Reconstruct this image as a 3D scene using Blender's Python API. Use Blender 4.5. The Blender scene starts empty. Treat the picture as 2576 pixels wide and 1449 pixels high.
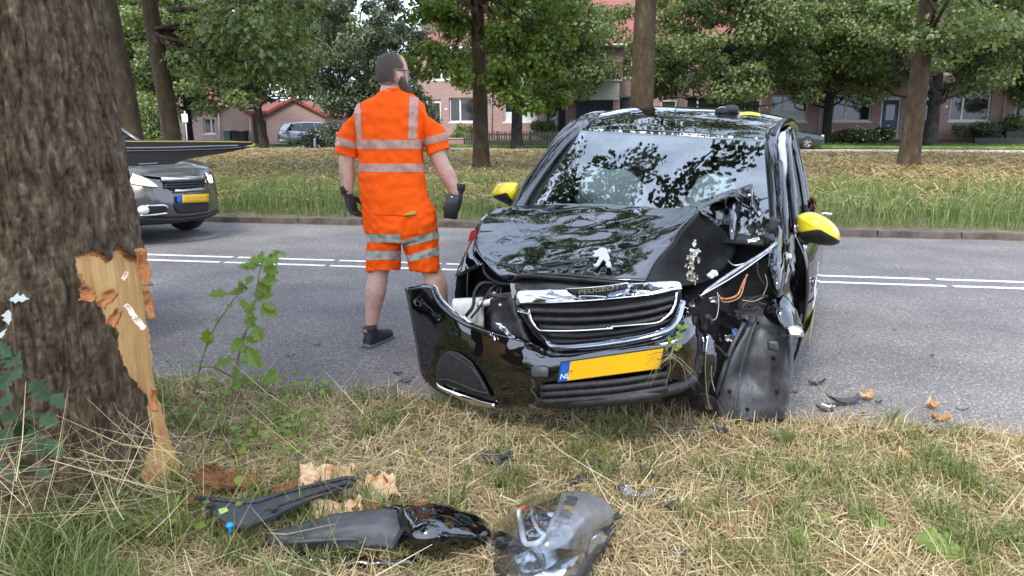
import bpy, bmesh, math, random
import numpy as np
from mathutils import Vector, Matrix, noise
R = math.radians
rng = np.random.default_rng(7)
random.seed(7)
SC = bpy.context.scene
COL = SC.collection

# ------------------------------------------------------------------ camera
EYE, PITCH, FPX = 1.35, R(12.0), 1860.6           # eye height, tilt down, focal length (2576 px wide picture)
cam_d = bpy.data.cameras.new('camera'); cam = bpy.data.objects.new('camera', cam_d); COL.objects.link(cam)
cam.location = (0, 0, EYE); cam.rotation_euler = (R(90) - PITCH, 0, 0)
cam_d.sensor_width = 36; cam_d.lens = 26.0; cam_d.clip_start = 0.05; cam_d.clip_end = 2000
SC.camera = cam
# ------------------------------------------------------------------ sky, sun, exposure
SUN_EL, SUN_AZ = R(52), R(205)                      # azimuth clockwise from +Y
w = bpy.data.worlds.new('World'); SC.world = w; w.use_nodes = True
nt = w.node_tree; bg = nt.nodes['Background']
sky = nt.nodes.new('ShaderNodeTexSky'); sky.sky_type = 'NISHITA'; sky.sun_disc = False
sky.sun_elevation = SUN_EL; sky.sun_rotation = SUN_AZ; sky.air_density = 1.0; sky.dust_density = 2.5; sky.ozone_density = 1.0
tc = nt.nodes.new('ShaderNodeTexCoord'); mp = nt.nodes.new('ShaderNodeMapping'); mp.inputs['Scale'].default_value = (1.6, 1.6, 3.5)
nz = nt.nodes.new('ShaderNodeTexNoise'); nz.inputs['Scale'].default_value = 2.2; nz.inputs['Detail'].default_value = 7; nz.inputs['Roughness'].default_value = .6
rp = nt.nodes.new('ShaderNodeValToRGB'); rp.color_ramp.elements[0].position = .40; rp.color_ramp.elements[1].position = .62
rp.color_ramp.elements[0].color = (.5,)*3 + (1,); rp.color_ramp.elements[1].color = (1,)*3 + (1,)
mx = nt.nodes.new('ShaderNodeMix'); mx.data_type = 'RGBA'; mx.inputs[7].default_value = (5.5, 6.4, 8.2, 1)
nt.links.new(tc.outputs['Generated'], mp.inputs[0]); nt.links.new(mp.outputs[0], nz.inputs[0]); nt.links.new(nz.outputs['Fac'], rp.inputs[0])
nt.links.new(rp.outputs[0], mx.inputs[0]); nt.links.new(sky.outputs[0], mx.inputs[6]); nt.links.new(mx.outputs[2], bg.inputs[0])
bg.inputs[1].default_value = 0.15
sl = bpy.data.lights.new('sun', 'SUN'); sun = bpy.data.objects.new('sun', sl); COL.objects.link(sun)
sl.energy = 1.5; sl.angle = R(14); sl.color = (1, .92, .80)
sd = Vector((math.sin(SUN_AZ)*math.cos(SUN_EL), math.cos(SUN_AZ)*math.cos(SUN_EL), math.sin(SUN_EL)))
sun.rotation_euler = sd.to_track_quat('Z', 'Y').to_euler(); sun.location = (0, 0, 30)
vs = SC.view_settings; vs.view_transform = 'Standard'; vs.look = 'None'; vs.gamma = 1; vs.use_curve_mapping = False
vs.exposure = 1.5
SC.cycles.use_denoising = True; SC.cycles.max_bounces = 8; SC.cycles.transparent_max_bounces = 12
SC.cycles.caustics_reflective = False; SC.cycles.caustics_refractive = False

# ------------------------------------------------------------------ places
sP, cP = math.sin(PITCH), math.cos(PITCH)
def ray(px, py):
    a = (px - 1288)/FPX; b = -(py - 724.5)/FPX
    return Vector((a, cP + b*sP, -sP + b*cP))
def G(px, py, z=0.0):                                # where a sight line meets height z
    d = ray(px, py); t = (z - EYE)/d.z
    return Vector((d.x*t, d.y*t, z))
def U(px, py, Y):                                    # where a sight line is Y metres ahead
    d = ray(px, py); t = Y/d.y
    return Vector((d.x*t, Y, EYE + d.z*t))
RA = R(10); RU = Vector((math.cos(RA), -math.sin(RA), 0)); RN = Vector((math.sin(RA), math.cos(RA), 0))
def S(s, t, z=0.0):                                  # s along the road, t across it
    return RU*s + RN*t + Vector((0, 0, z))
def st(p):
    return p.x*RU.x + p.y*RU.y, p.x*RN.x + p.y*RN.y
def ground_z(t):                                     # the ground's profile across the road
    return float(np.interp(t, [-60, 0, 3.3, 3.45, 10.15, 10.3, 12, 20, 30, 37.4, 43, 47, 80, 400], [.02, .02, .02, -.006, -.006, .085, .13, .2, .32, .4, .55, .85, .9, 1]))

# ------------------------------------------------------------------ materials
MATS = {}
def mat(name, col=(.5,.5,.5), rough=.5, metal=0, spec=.5, coat=0, var=None, scale=8, detail=6, bump=0, bscale=None, trans=0, emis=None, estr=0, alpha=1, stretch=None, ior=1.45, island=None, coords='Object', sheen=0, subs=0, ramp=(.35,.65), coatr=.03):
    if name in MATS: return MATS[name]
    m = bpy.data.materials.new(name); m.use_nodes = True; nt = m.node_tree; b = nt.nodes['Principled BSDF']
    b.inputs['Base Color'].default_value = (*col, 1); b.inputs['Roughness'].default_value = rough; b.inputs['Metallic'].default_value = metal
    b.inputs['Specular IOR Level'].default_value = spec; b.inputs['Coat Weight'].default_value = coat; b.inputs['Coat Roughness'].default_value = coatr
    b.inputs['Transmission Weight'].default_value = trans; b.inputs['Alpha'].default_value = alpha; b.inputs['IOR'].default_value = ior
    b.inputs['Sheen Weight'].default_value = sheen
    if subs: b.inputs['Subsurface Weight'].default_value = subs; b.inputs['Subsurface Radius'].default_value = (.01, .004, .002)
    if emis: b.inputs['Emission Color'].default_value = (*emis, 1); b.inputs['Emission Strength'].default_value = estr
    vec = None
    if var or bump:
        tc = nt.nodes.new('ShaderNodeTexCoord'); vec = tc.outputs[coords]
        if stretch:
            mp = nt.nodes.new('ShaderNodeMapping'); mp.inputs['Scale'].default_value = stretch; nt.links.new(vec, mp.inputs[0]); vec = mp.outputs[0]
    if var:
        n = nt.nodes.new('ShaderNodeTexNoise'); n.inputs['Scale'].default_value = scale; n.inputs['Detail'].default_value = detail; n.inputs['Roughness'].default_value = .62
        nt.links.new(vec, n.inputs[0]); r = nt.nodes.new('ShaderNodeValToRGB'); nt.links.new(n.outputs['Fac'], r.inputs[0])
        cols = [col] + list(var); e = r.color_ramp.elements
        for i, c in enumerate(cols):
            p = ramp[0] + (ramp[1]-ramp[0])*i/(len(cols)-1)
            el = e[i] if i < 2 else e.new(p)
            el.position = p; el.color = (*c, 1)
        nt.links.new(r.outputs[0], b.inputs['Base Color'])
    if island:
        g = nt.nodes.new('ShaderNodeNewGeometry'); r = nt.nodes.new('ShaderNodeValToRGB'); nt.links.new(g.outputs['Random Per Island'], r.inputs[0])
        e = r.color_ramp.elements
        for i, c in enumerate(island):
            p = i/(len(island)-1); el = e[i] if i < 2 else e.new(p); el.position = p; el.color = (*c, 1)
        nt.links.new(r.outputs[0], b.inputs['Base Color'])
    if bump:
        n = nt.nodes.new('ShaderNodeTexNoise'); n.inputs['Scale'].default_value = bscale or scale*3; n.inputs['Detail'].default_value = 5; nt.links.new(vec, n.inputs[0])
        bp = nt.nodes.new('ShaderNodeBump'); bp.inputs['Strength'].default_value = bump; bp.inputs['Distance'].default_value = .01
        nt.links.new(n.outputs['Fac'], bp.inputs['Height']); nt.links.new(bp.outputs[0], b.inputs['Normal'])
    MATS[name] = m; return m
def leafmat(name, cols, gloss=.35, transl=.35):
    m = bpy.data.materials.new(name); m.use_nodes = True; nt = m.node_tree; b = nt.nodes['Principled BSDF']; out = nt.nodes['Material Output']
    g = nt.nodes.new('ShaderNodeNewGeometry'); r = nt.nodes.new('ShaderNodeValToRGB'); nt.links.new(g.outputs['Random Per Island'], r.inputs[0])
    e = r.color_ramp.elements
    for i, c in enumerate(cols):
        p = i/(len(cols)-1); el = e[i] if i < 2 else e.new(p); el.position = p; el.color = (*c, 1)
    nt.links.new(r.outputs[0], b.inputs['Base Color']); b.inputs['Roughness'].default_value = gloss
    t = nt.nodes.new('ShaderNodeBsdfTranslucent'); mul = nt.nodes.new('ShaderNodeMix'); mul.data_type = 'RGBA'; mul.blend_type = 'MULTIPLY'; mul.inputs[0].default_value = 1
    mul.inputs[7].default_value = (1.3, 1.25, .5, 1); nt.links.new(r.outputs[0], mul.inputs[6]); nt.links.new(mul.outputs[2], t.inputs[0])
    ms = nt.nodes.new('ShaderNodeMixShader'); ms.inputs[0].default_value = transl
    nt.links.new(b.outputs[0], ms.inputs[1]); nt.links.new(t.outputs[0], ms.inputs[2]); nt.links.new(ms.outputs[0], out.inputs[0])
    MATS[name] = m; return m

# ------------------------------------------------------------------ mesh helpers
ORG = {}
def mesh_from(name, V, F, smooth=True):
    me = bpy.data.meshes.new(name)
    if isinstance(F, np.ndarray):                       # fast path, all faces alike
        n, k = F.shape
        me.vertices.add(len(V)); me.vertices.foreach_set('co', np.asarray(V, dtype=np.float32).ravel())
        me.loops.add(n*k); me.loops.foreach_set('vertex_index', F.astype(np.int32).ravel())
        me.polygons.add(n); me.polygons.foreach_set('loop_start', np.arange(0, n*k, k, dtype=np.int32)); me.polygons.foreach_set('loop_total', np.full(n, k, dtype=np.int32))
        me.polygons.foreach_set('use_smooth', np.full(n, smooth, dtype=bool)); me.update(calc_edges=True)
    else:
        me.from_pydata([tuple(v) for v in V], [], [tuple(f) for f in F]); me.update()
        me.polygons.foreach_set('use_smooth', np.full(len(me.polygons), smooth, dtype=bool))
    return me
def obj(name, VF, m, parent=None, smooth=True, origin=None):
    V, F = VF
    V = np.array([tuple(v) for v in V], dtype=float) if not isinstance(V, np.ndarray) else V
    if parent is not None: o0 = ORG[parent.name]
    elif origin is not None: o0 = Vector(origin)
    else: o0 = Vector(((V[:,0].min()+V[:,0].max())/2, (V[:,1].min()+V[:,1].max())/2, V[:,2].min()))
    me = mesh_from(name, V - np.array(o0), F, smooth)
    if m is not None:
        for q in (m if isinstance(m, (list, tuple)) else [m]): me.materials.append(q)
    o = bpy.data.objects.new(name, me); COL.objects.link(o)
    if parent is not None: o.parent = parent
    else: o.location = o0
    ORG[o.name] = o0
    return o
def tag(o, label=None, cat=None, group=None, kind=None):
    if label: o['label'] = label
    if cat: o['category'] = cat
    if group: o['group'] = group
    if kind: o['kind'] = kind
    return o
def thing(name, loc, label, cat, group=None):
    o = bpy.data.objects.new(name, None); COL.objects.link(o); o.location = loc; o.empty_display_size = .1
    ORG[o.name] = Vector(loc); return tag(o, label, cat, group)
def struct(name, VF, m, smooth=True):
    return tag(obj(name, VF, m, None, smooth, (0, 0, 0)), kind='structure')
def dup(o, loc=None, rot=None, scale=None, parent=None, label=None, group=None):
    c = o.copy(); COL.objects.link(c)
    if parent is not None: c.parent = parent
    if loc is not None: c.location = loc
    if rot is not None: c.rotation_euler = rot
    if scale is not None: c.scale = scale
    if label: c['label'] = label
    if group: c['group'] = group
    for ch in list(o.children): dup(ch, parent=c)
    return c
def join(*parts):
    V = []; F = []; k = 0
    for v, f in parts:
        V += [tuple(q) for q in v]; F += [tuple(int(i)+k for i in q) for q in f]; k = len(V)
    return np.array(V, dtype=float), F
def cr(P, n, closed=False):                             # Catmull-Rom through the points, n steps per span
    P = np.asarray(P, dtype=float); N = len(P)
    out = []
    segs = N if closed else N-1
    for i in range(segs):
        p1, p2 = P[i], P[(i+1) % N]
        p0 = P[i-1] if (closed or i > 0) else 2*p1-p2
        p3 = P[(i+2) % N] if (closed or i+2 < N) else 2*p2-p1
        for k in range(n):
            t = k/n; out.append(.5*((2*p1)+(-p0+p2)*t+(2*p0-5*p1+4*p2-p3)*t*t+(-p0+3*p1-3*p2+p3)*t**3))
    if not closed: out.append(P[-1])
    return np.array(out)
def grid_faces(nr, nc, wrap=False):
    F = []
    for i in range(nr-1):
        for j in range(nc if wrap else nc-1):
            a = i*nc+j; b = i*nc+(j+1) % nc
            F.append((a, b, b+nc, a+nc))
    return F
def grid_normals(A):
    du = np.gradient(A, axis=0); dv = np.gradient(A, axis=1); n = np.cross(dv, du)
    return n/(np.linalg.norm(n, axis=2, keepdims=True)+1e-9)
def smooth_grid(rows, nu=6, nv=6):
    A = np.array([[tuple(p) for p in r] for r in rows], dtype=float)
    A = np.array([cr(A[i], nv) for i in range(A.shape[0])])
    return np.array([cr(A[:, j], nu) for j in range(A.shape[1])]).transpose(1, 0, 2)
def sheet(rows, nu=6, nv=6, th=.004, disp=None, flip=False):  # smooth panel through a grid of points, with thickness
    A = smooth_grid(rows, nu, nv)
    N = grid_normals(A)*(-1 if flip else 1)
    if disp is not None: A = A + N*disp(A)[..., None]; N = grid_normals(A)*(-1 if flip else 1)
    nr, nc = A.shape[:2]
    V = A.reshape(-1, 3); F = grid_faces(nr, nc)
    if not th: return V, F
    B = (A - N*th).reshape(-1, 3); k = len(V)
    F2 = [tuple(i+k for i in reversed(f)) for f in F]
    rim = [i for i in range(nc)] + [i*nc+nc-1 for i in range(1, nr)] + [(nr-1)*nc+j for j in range(nc-2, -1, -1)] + [i*nc for i in range(nr-2, 0, -1)]
    F3 = [(rim[(i+1) % len(rim)], rim[i], rim[i]+k, rim[(i+1) % len(rim)]+k) for i in range(len(rim))]
    return np.vstack([V, B]), F+F2+F3
def loft(rings, caps=True):
    n = len(rings[0]); V = np.vstack([np.asarray(r, dtype=float) for r in rings]); F = grid_faces(len(rings), n, True)
    if caps: F.append(tuple(reversed(range(n)))); F.append(tuple(range(len(V)-n, len(V))))
    return V, F
def tube(pts, rad, n=8, caps=True, sm=0):
    P = cr(pts, sm) if sm else np.array([tuple(p) for p in pts], dtype=float)
    r = np.interp(np.linspace(0, 1, len(P)), np.linspace(0, 1, len(rad)), rad) if hasattr(rad, '__len__') else np.full(len(P), rad)
    T = np.gradient(P, axis=0); T /= np.linalg.norm(T, axis=1, keepdims=True)+1e-9
    up = np.array([0, 0, 1.]) if abs(T[0][2]) < .9 else np.array([1., 0, 0])
    rings = []; x = np.cross(T[0], up); x /= np.linalg.norm(x)
    for i in range(len(P)):
        x = x - T[i]*np.dot(x, T[i]); x /= np.linalg.norm(x)+1e-9; y = np.cross(T[i], x)
        a = np.linspace(0, 2*np.pi, n, endpoint=False)
        rings.append(P[i] + r[i]*(np.cos(a)[:, None]*x + np.sin(a)[:, None]*y))
    return loft(rings, caps)
def box(c, s, rz=0.0, rx=0.0, ry=0.0, bev=0.0):
    bm = bmesh.new(); bmesh.ops.create_cube(bm, size=1)
    for v in bm.verts: v.co = Vector((v.co.x*s[0], v.co.y*s[1], v.co.z*s[2]))
    if bev: bmesh.ops.bevel(bm, geom=bm.edges[:], offset=bev, segments=2, profile=.6, affect='EDGES')
    M = Matrix.Translation(Vector(c)) @ Matrix.Rotation(rz, 4, 'Z') @ Matrix.Rotation(rx, 4, 'X') @ Matrix.Rotation(ry, 4, 'Y')
    bm.verts.index_update(); V = np.array([tuple(M @ v.co) for v in bm.verts]); F = [tuple(v.index for v in f.verts) for f in bm.faces]; bm.free()
    return V, F
def prism(poly, o, ux, uy, th, bev=0.0):                # flat outline (2-D) given thickness, laid in the plane o, ux, uy
    o, ux, uy = Vector(o), Vector(ux), Vector(uy); nz = ux.cross(uy).normalized()
    bm = bmesh.new(); vs = [bm.verts.new(o+ux*p[0]+uy*p[1]) for p in poly]
    f = bm.faces.new(vs); f.normal_update()
    if f.normal.dot(nz) < 0: f.normal_flip()
    ex = bmesh.ops.extrude_face_region(bm, geom=[f])
    for v in [g for g in ex['geom'] if isinstance(g, bmesh.types.BMVert)]: v.co += nz*th
    bmesh.ops.recalc_face_normals(bm, faces=bm.faces[:])
    if bev:
        top = [e for e in bm.edges if all((v.co-o).dot(nz) > th*.9 for v in e.verts)]
        bmesh.ops.bevel(bm, geom=top, offset=bev, segments=2, profile=.6, affect='EDGES')
    bmesh.ops.triangulate(bm, faces=[f for f in bm.faces if len(f.verts) > 4])
    bm.verts.index_update(); V = np.array([tuple(v.co) for v in bm.verts]); F = [tuple(v.index for v in f.verts) for f in bm.faces]; bm.free()
    return V, F
def ell(c, r, n=16, m=10, pw=1.0):
    V = []; F = []
    for i in range(m+1):
        t = math.pi*i/m
        for j in range(n):
            a = 2*math.pi*j/n; s = math.sin(t); q = lambda v: math.copysign(abs(v)**pw, v)
            V.append((c[0]+r[0]*q(s*math.cos(a)), c[1]+r[1]*q(s*math.sin(a)), c[2]+r[2]*q(math.cos(t))))
    return np.array(V), grid_faces(m+1, n, True)
def evaluated(o):                                       # bake modifiers into the mesh
    dg = bpy.context.evaluated_depsgraph_get(); me = bpy.data.meshes.new_from_object(o.evaluated_get(dg)); old = o.data
    o.modifiers.clear(); o.data = me
    for p in me.polygons: p.use_smooth = True
    return o
def text_mesh(body, size, ext=.002):
    cu = bpy.data.curves.new('lettering', 'FONT'); cu.body = body; cu.size = size; cu.extrude = ext; cu.resolution_u = 3
    o = bpy.data.objects.new('tmp', cu); COL.objects.link(o)
    dg = bpy.context.evaluated_depsgraph_get(); me = o.evaluated_get(dg).to_mesh()
    V = np.array([tuple(v.co) for v in me.vertices]); F = [tuple(p.vertices) for p in me.polygons]
    o.evaluated_get(dg).to_mesh_clear(); bpy.data.objects.remove(o); bpy.data.curves.remove(cu)
    return V, F
def place2d(VF, o, ux, uy):
    V, F = VF; ux, uy, o = np.array(ux), np.array(uy), np.array(o); n = np.cross(ux, uy); n = n/np.linalg.norm(n)
    return o + V[:, :1]*ux + V[:, 1:2]*uy + V[:, 2:3]*n, F
def quads_at(C, N, Tn, L, W, fold=.15):                 # many leaf-shaped faces: centre, normal, direction, length, width
    B = np.cross(N, Tn); B /= np.linalg.norm(B, axis=1, keepdims=True)+1e-9
    n = len(C); L = L[:, None]; W = W[:, None]
    V = np.empty((n, 4, 3)); V[:, 0] = C - Tn*L*.5; V[:, 1] = C + B*W*.5 + N*W*fold - Tn*L*.06; V[:, 2] = C + Tn*L*.5; V[:, 3] = C - B*W*.5 + N*W*fold - Tn*L*.06
    return V.reshape(-1, 3), np.arange(n*4).reshape(n, 4)
def unit(A): return A/(np.linalg.norm(A, axis=-1, keepdims=True)+1e-9)
# ================================================================== SETTING
m_soil = mat('verge soil', (.075,.06,.035), .95, var=[(.11,.095,.045),(.17,.14,.075)], scale=5, bump=.6, bscale=60)
# one sheet to the horizon, shaped across the road
ts = [-600,-120,-40,-12,-4,0,1,2,2.6,3,3.3,3.42,3.6,5,7,9,10.1,10.3,10.6,11.5,13,15,18,22,26,30,34,37.2,38,40,42.6,43,45,47,55,80,150,600]
ss = list(np.concatenate([[-600,-200,-80,-45], np.linspace(-30, 34, 65), [50,90,200,600]]))
def gz(s, t):
    z = ground_z(t)
    return z if t < 34 else z + (min(z, .40)-z)*float(np.clip((-14-s)/4, 0, 1))
V = []
for t in ts:
    for s in ss:
        z = gz(s, t) - (.02 if 3.4 < t < 10.2 else 0)
        if -4 < t < 3.3 and abs(s) < 20: z += .03*noise.noise(Vector((s*1.3, t*1.3, 0))) * min(1, (3.3-t)/.6)
        if 11 < t < 35: z += .05*noise.noise(Vector((s*.5, t*.5, 3)))
        V.append(tuple(S(s, t, z)))
gm = mat('verge ground far', (.10,.085,.03), .95, var=[(.16,.12,.055),(.09,.11,.03)], scale=.8, bump=.5, bscale=25)
struct('ground', (np.array(V), grid_faces(len(ts), len(ss))), m_soil)
# asphalt
def asphalt():
    m = bpy.data.materials.new('asphalt'); m.use_nodes = True; nt = m.node_tree; b = nt.nodes['Principled BSDF']
    tc = nt.nodes.new('ShaderNodeTexCoord')
    v = nt.nodes.new('ShaderNodeTexVoronoi'); v.inputs['Scale'].default_value = 125; nt.links.new(tc.outputs['Object'], v.inputs[0])
    sep = nt.nodes.new('ShaderNodeSeparateColor'); nt.links.new(v.outputs['Color'], sep.inputs[0])
    r = nt.nodes.new('ShaderNodeValToRGB'); e = r.color_ramp.elements
    for i, (p, c) in enumerate([(0, (.112,.103,.096)), (.45, (.168,.155,.146)), (.86, (.222,.206,.194)), (.95, (.31,.295,.275)), (1, (.47,.45,.42))]):
        el = e[i] if i < 2 else e.new(p); el.position = p; el.color = (*c, 1)
    nt.links.new(sep.outputs[0], r.inputs[0])
    n = nt.nodes.new('ShaderNodeTexNoise'); n.inputs['Scale'].default_value = 1.3; n.inputs['Detail'].default_value = 6; nt.links.new(tc.outputs['Object'], n.inputs[0])
    r2 = nt.nodes.new('ShaderNodeValToRGB'); r2.color_ramp.elements[0].color = (.72,.71,.74,1); r2.color_ramp.elements[1].color = (1.12,1.1,1.1,1); r2.color_ramp.elements[0].position = .3; r2.color_ramp.elements[1].position = .7
    nt.links.new(n.outputs['Fac'], r2.inputs[0])
    mx = nt.nodes.new('ShaderNodeMix'); mx.data_type = 'RGBA'; mx.blend_type = 'MULTIPLY'; mx.inputs[0].default_value = 1
    nt.links.new(r.outputs[0], mx.inputs[6]); nt.links.new(r2.outputs[0], mx.inputs[7]); nt.links.new(mx.outputs[2], b.inputs['Base Color'])
    b.inputs['Roughness'].default_value = .85; b.inputs['Specular IOR Level'].default_value = .35
    bp = nt.nodes.new('ShaderNodeBump'); bp.inputs['Strength'].default_value = .7; bp.inputs['Distance'].default_value = .006
    nt.links.new(v.outputs['Distance'], bp.inputs['Height']); nt.links.new(bp.outputs[0], b.inputs['Normal'])
    return m
edge = [3.48 + .05*noise.noise(Vector((s*.9, 0, 5))) + .03*noise.noise(Vector((s*4, 0, 9))) for s in np.linspace(-40, 40, 401)]
V = [tuple(S(s, e, -.004)) for s, e in zip(np.linspace(-40, 40, 401), edge)] + [tuple(S(s, 10.16, 0)) for s in np.linspace(-40, 40, 401)]
for i in range(401): V[i] = (V[i][0], V[i][1], 0.0)
road = struct('road', (np.array(V), [(i, i+1, i+402, i+401) for i in range(400)]), asphalt(), False)
m_paint = mat('road paint', (.62,.62,.6), .7, var=[(.74,.74,.72),(.8,.8,.78)], scale=14, bump=.3, bscale=80)
dash = None
for t, off in ((7.30, .37), (6.99, .40)):
    for k in range(-9, 14):
        s0 = off + k*1.17
        if not -9 < s0 < 13: continue
        if dash is None: me_src = obj('marking_dash', box((0, 0, 0), (1.11, .066, .004), bev=.0015), m_paint, road, False); dash = me_src; o = me_src
        else: o = me_src.copy(); COL.objects.link(o); o.parent = road
        o.location = S(s0+.55, t, .0042); o.rotation_euler = (0, 0, -RA)
# far kerb stones
kerb = thing('kerb', S(0, 10.2, 0), 'low weathered concrete kerb between the road and the grass verge', 'kerb')
m_kerb = mat('kerb concrete', (.06,.047,.04), .9, var=[(.095,.075,.064),(.13,.105,.09)], scale=6, bump=.5)
ks = None
for k in range(-14, 22):
    if ks is None: ks = obj('kerb_stone', box(ORG[kerb.name], (.985, .13, .15), bev=.012), m_kerb, kerb, False); o = ks
    else: o = ks.copy(); COL.objects.link(o); o.parent = kerb
    o.location = S(k+.5, 10.225, .02+random.uniform(-.006, .006)) - ORG[kerb.name]; o.rotation_euler = (0, random.uniform(-.006, .006), -RA+random.uniform(-.004, .004))
# back street: pale slab path and its kerb line
def strip(name, t0, t1, dz, m, s0=-60, s1=70):
    n = 80; z0 = (t0+t1)/2; sv = np.linspace(s0, s1, n)
    V = [tuple(S(s, t, gz(s, z0)+dz)) for t in (t0, t1) for s in sv] + [tuple(S(s, t, gz(s, z0)+dz-.12)) for t in (t0, t1) for s in sv]
    F = [(i, i+1, i+n+1, i+n) for i in range(n-1)] + [(i+2*n, i+1+2*n, i+1, i) for i in range(n-1)] + [(i+n, i+n+1, i+3*n+1, i+3*n) for i in range(n-1)]
    return struct(name, (np.array(V), F), m, False)
strip('street', 35.2, 39.6, .06, mat('street paving', (.34,.32,.32), .9, var=[(.42,.4,.4),(.5,.48,.47)], scale=1.2, bump=.3, bscale=20))
strip('lawn_strip', 39.75, 43.6, .1, mat('lawn', (.07,.13,.02), .95, var=[(.12,.2,.035),(.2,.26,.07)], scale=1.5, bump=.8, bscale=50))
# ------------------------------------------------------------------ houses
def brickmat(name, a, b, c, mortar):
    m = bpy.data.materials.new(name); m.use_nodes = True; nt = m.node_tree; bs = nt.nodes['Principled BSDF']
    tc = nt.nodes.new('ShaderNodeTexCoord'); sx = nt.nodes.new('ShaderNodeSeparateXYZ'); nt.links.new(tc.outputs['Object'], sx.inputs[0])
    add = nt.nodes.new('ShaderNodeMath'); add.operation = 'ADD'; nt.links.new(sx.outputs[0], add.inputs[0]); nt.links.new(sx.outputs[1], add.inputs[1])
    cb = nt.nodes.new('ShaderNodeCombineXYZ'); nt.links.new(add.outputs[0], cb.inputs[0]); nt.links.new(sx.outputs[2], cb.inputs[1])
    br = nt.nodes.new('ShaderNodeTexBrick'); br.inputs['Scale'].default_value = 1; br.inputs['Brick Width'].default_value = .22; br.inputs['Row Height'].default_value = .065; br.inputs['Mortar Size'].default_value = .006
    br.inputs['Color1'].default_value = (*a, 1); br.inputs['Color2'].default_value = (*b, 1); br.inputs['Mortar'].default_value = (*mortar, 1)
    nt.links.new(cb.outputs[0], br.inputs[0])
    n = nt.nodes.new('ShaderNodeTexNoise'); n.inputs['Scale'].default_value = .8; n.inputs['Detail'].default_value = 5; nt.links.new(tc.outputs['Object'], n.inputs[0])
    mx = nt.nodes.new('ShaderNodeMix'); mx.data_type = 'RGBA'; mx.blend_type = 'MIX'; nt.links.new(n.outputs['Fac'], mx.inputs[0]); nt.links.new(br.outputs[0], mx.inputs[6])
    mm = nt.nodes.new('ShaderNodeMix'); mm.data_type = 'RGBA'; mm.blend_type = 'MULTIPLY'; mm.inputs[0].default_value = 1; nt.links.new(br.outputs[0], mm.inputs[6]); mm.inputs[7].default_value = (*c, 1)
    nt.links.new(mm.outputs[2], mx.inputs[7]); nt.links.new(mx.outputs[2], bs.inputs['Base Color']); bs.inputs['Roughness'].default_value = .9
    return m
m_brick = brickmat('red brick', (.30,.185,.17), (.375,.245,.225), (1.15,1.1,1.12), (.36,.30,.28))
m_brick2 = brickmat('pink brick', (.42,.28,.265), (.49,.335,.32), (1.1,1.05,1.06), (.45,.36,.34))
def tilemat():
    m = mat('roof tile', (.16,.05,.042), .85, var=[(.23,.075,.06),(.19,.09,.08)], scale=2.5); return m
m_white = mat('white frame', (.72,.72,.7), .5, var=[(.8,.8,.78),(.66,.66,.64)], scale=3)
m_pane = mat('house glass', (.012,.016,.018), .06, spec=.8, var=[(.02,.025,.03),(.05,.055,.06)], scale=1.2)
m_curt = mat('net curtain', (.55,.6,.62), .9, var=[(.7,.74,.76),(.45,.5,.52)], scale=9, stretch=(6,6,1))
m_lead = mat('downpipe', (.5,.5,.5), .6)
m_ddoor = mat('dark door', (.03,.04,.035), .5, var=[(.045,.055,.05),(.03,.035,.03)], scale=4)
m_bdoor = mat('blue door', (.03,.05,.10), .45, var=[(.04,.065,.13),(.03,.05,.1)], scale=4)
def hbox(parent, name, s0, s1, t0, t1, z0, z1, m, bev=0):
    c = S((s0+s1)/2, (t0+t1)/2, (z0+z1)/2)
    return obj(name, box(c, (s1-s0, t1-t0, z1-z0), rz=-RA, bev=bev), m, parent, False)
def wall_with_holes(s0, s1, t0, t1, z0, z1, holes):     # a slab with real openings
    xs = sorted({s0, s1, *[h[0] for h in holes], *[h[1] for h in holes]}); zs = sorted({z0, z1, *[h[2] for h in holes], *[h[3] for h in holes]})
    parts = []
    def solid(i, j):
        if i < 0 or j < 0 or i >= len(xs)-1 or j >= len(zs)-1: return False
        a = (xs[i]+xs[i+1])/2; b = (zs[j]+zs[j+1])/2
        return not any(h[0] < a < h[1] and h[2] < b < h[3] for h in holes)
    V = []; F = []
    def q(*pts):
        k = len(V); V.extend(tuple(S(*p)) for p in pts); F.append((k, k+1, k+2, k+3))
    for i in range(len(xs)-1):
        for j in range(len(zs)-1):
            if not solid(i, j): continue
            a, b, c, d = xs[i], xs[i+1], zs[j], zs[j+1]
            q((a,t0,c),(b,t0,c),(b,t0,d),(a,t0,d)); q((b,t1,c),(a,t1,c),(a,t1,d),(b,t1,d))
            if not solid(i-1, j): q((a,t1,c),(a,t0,c),(a,t0,d),(a,t1,d))
            if not solid(i+1, j): q((b,t0,c),(b,t1,c),(b,t1,d),(b,t0,d))
            if not solid(i, j-1): q((a,t1,c),(b,t1,c),(b,t0,c),(a,t0,c))
            if not solid(i, j+1): q((a,t0,d),(b,t0,d),(b,t1,d),(a,t1,d))
    return np.array(V), F
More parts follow.
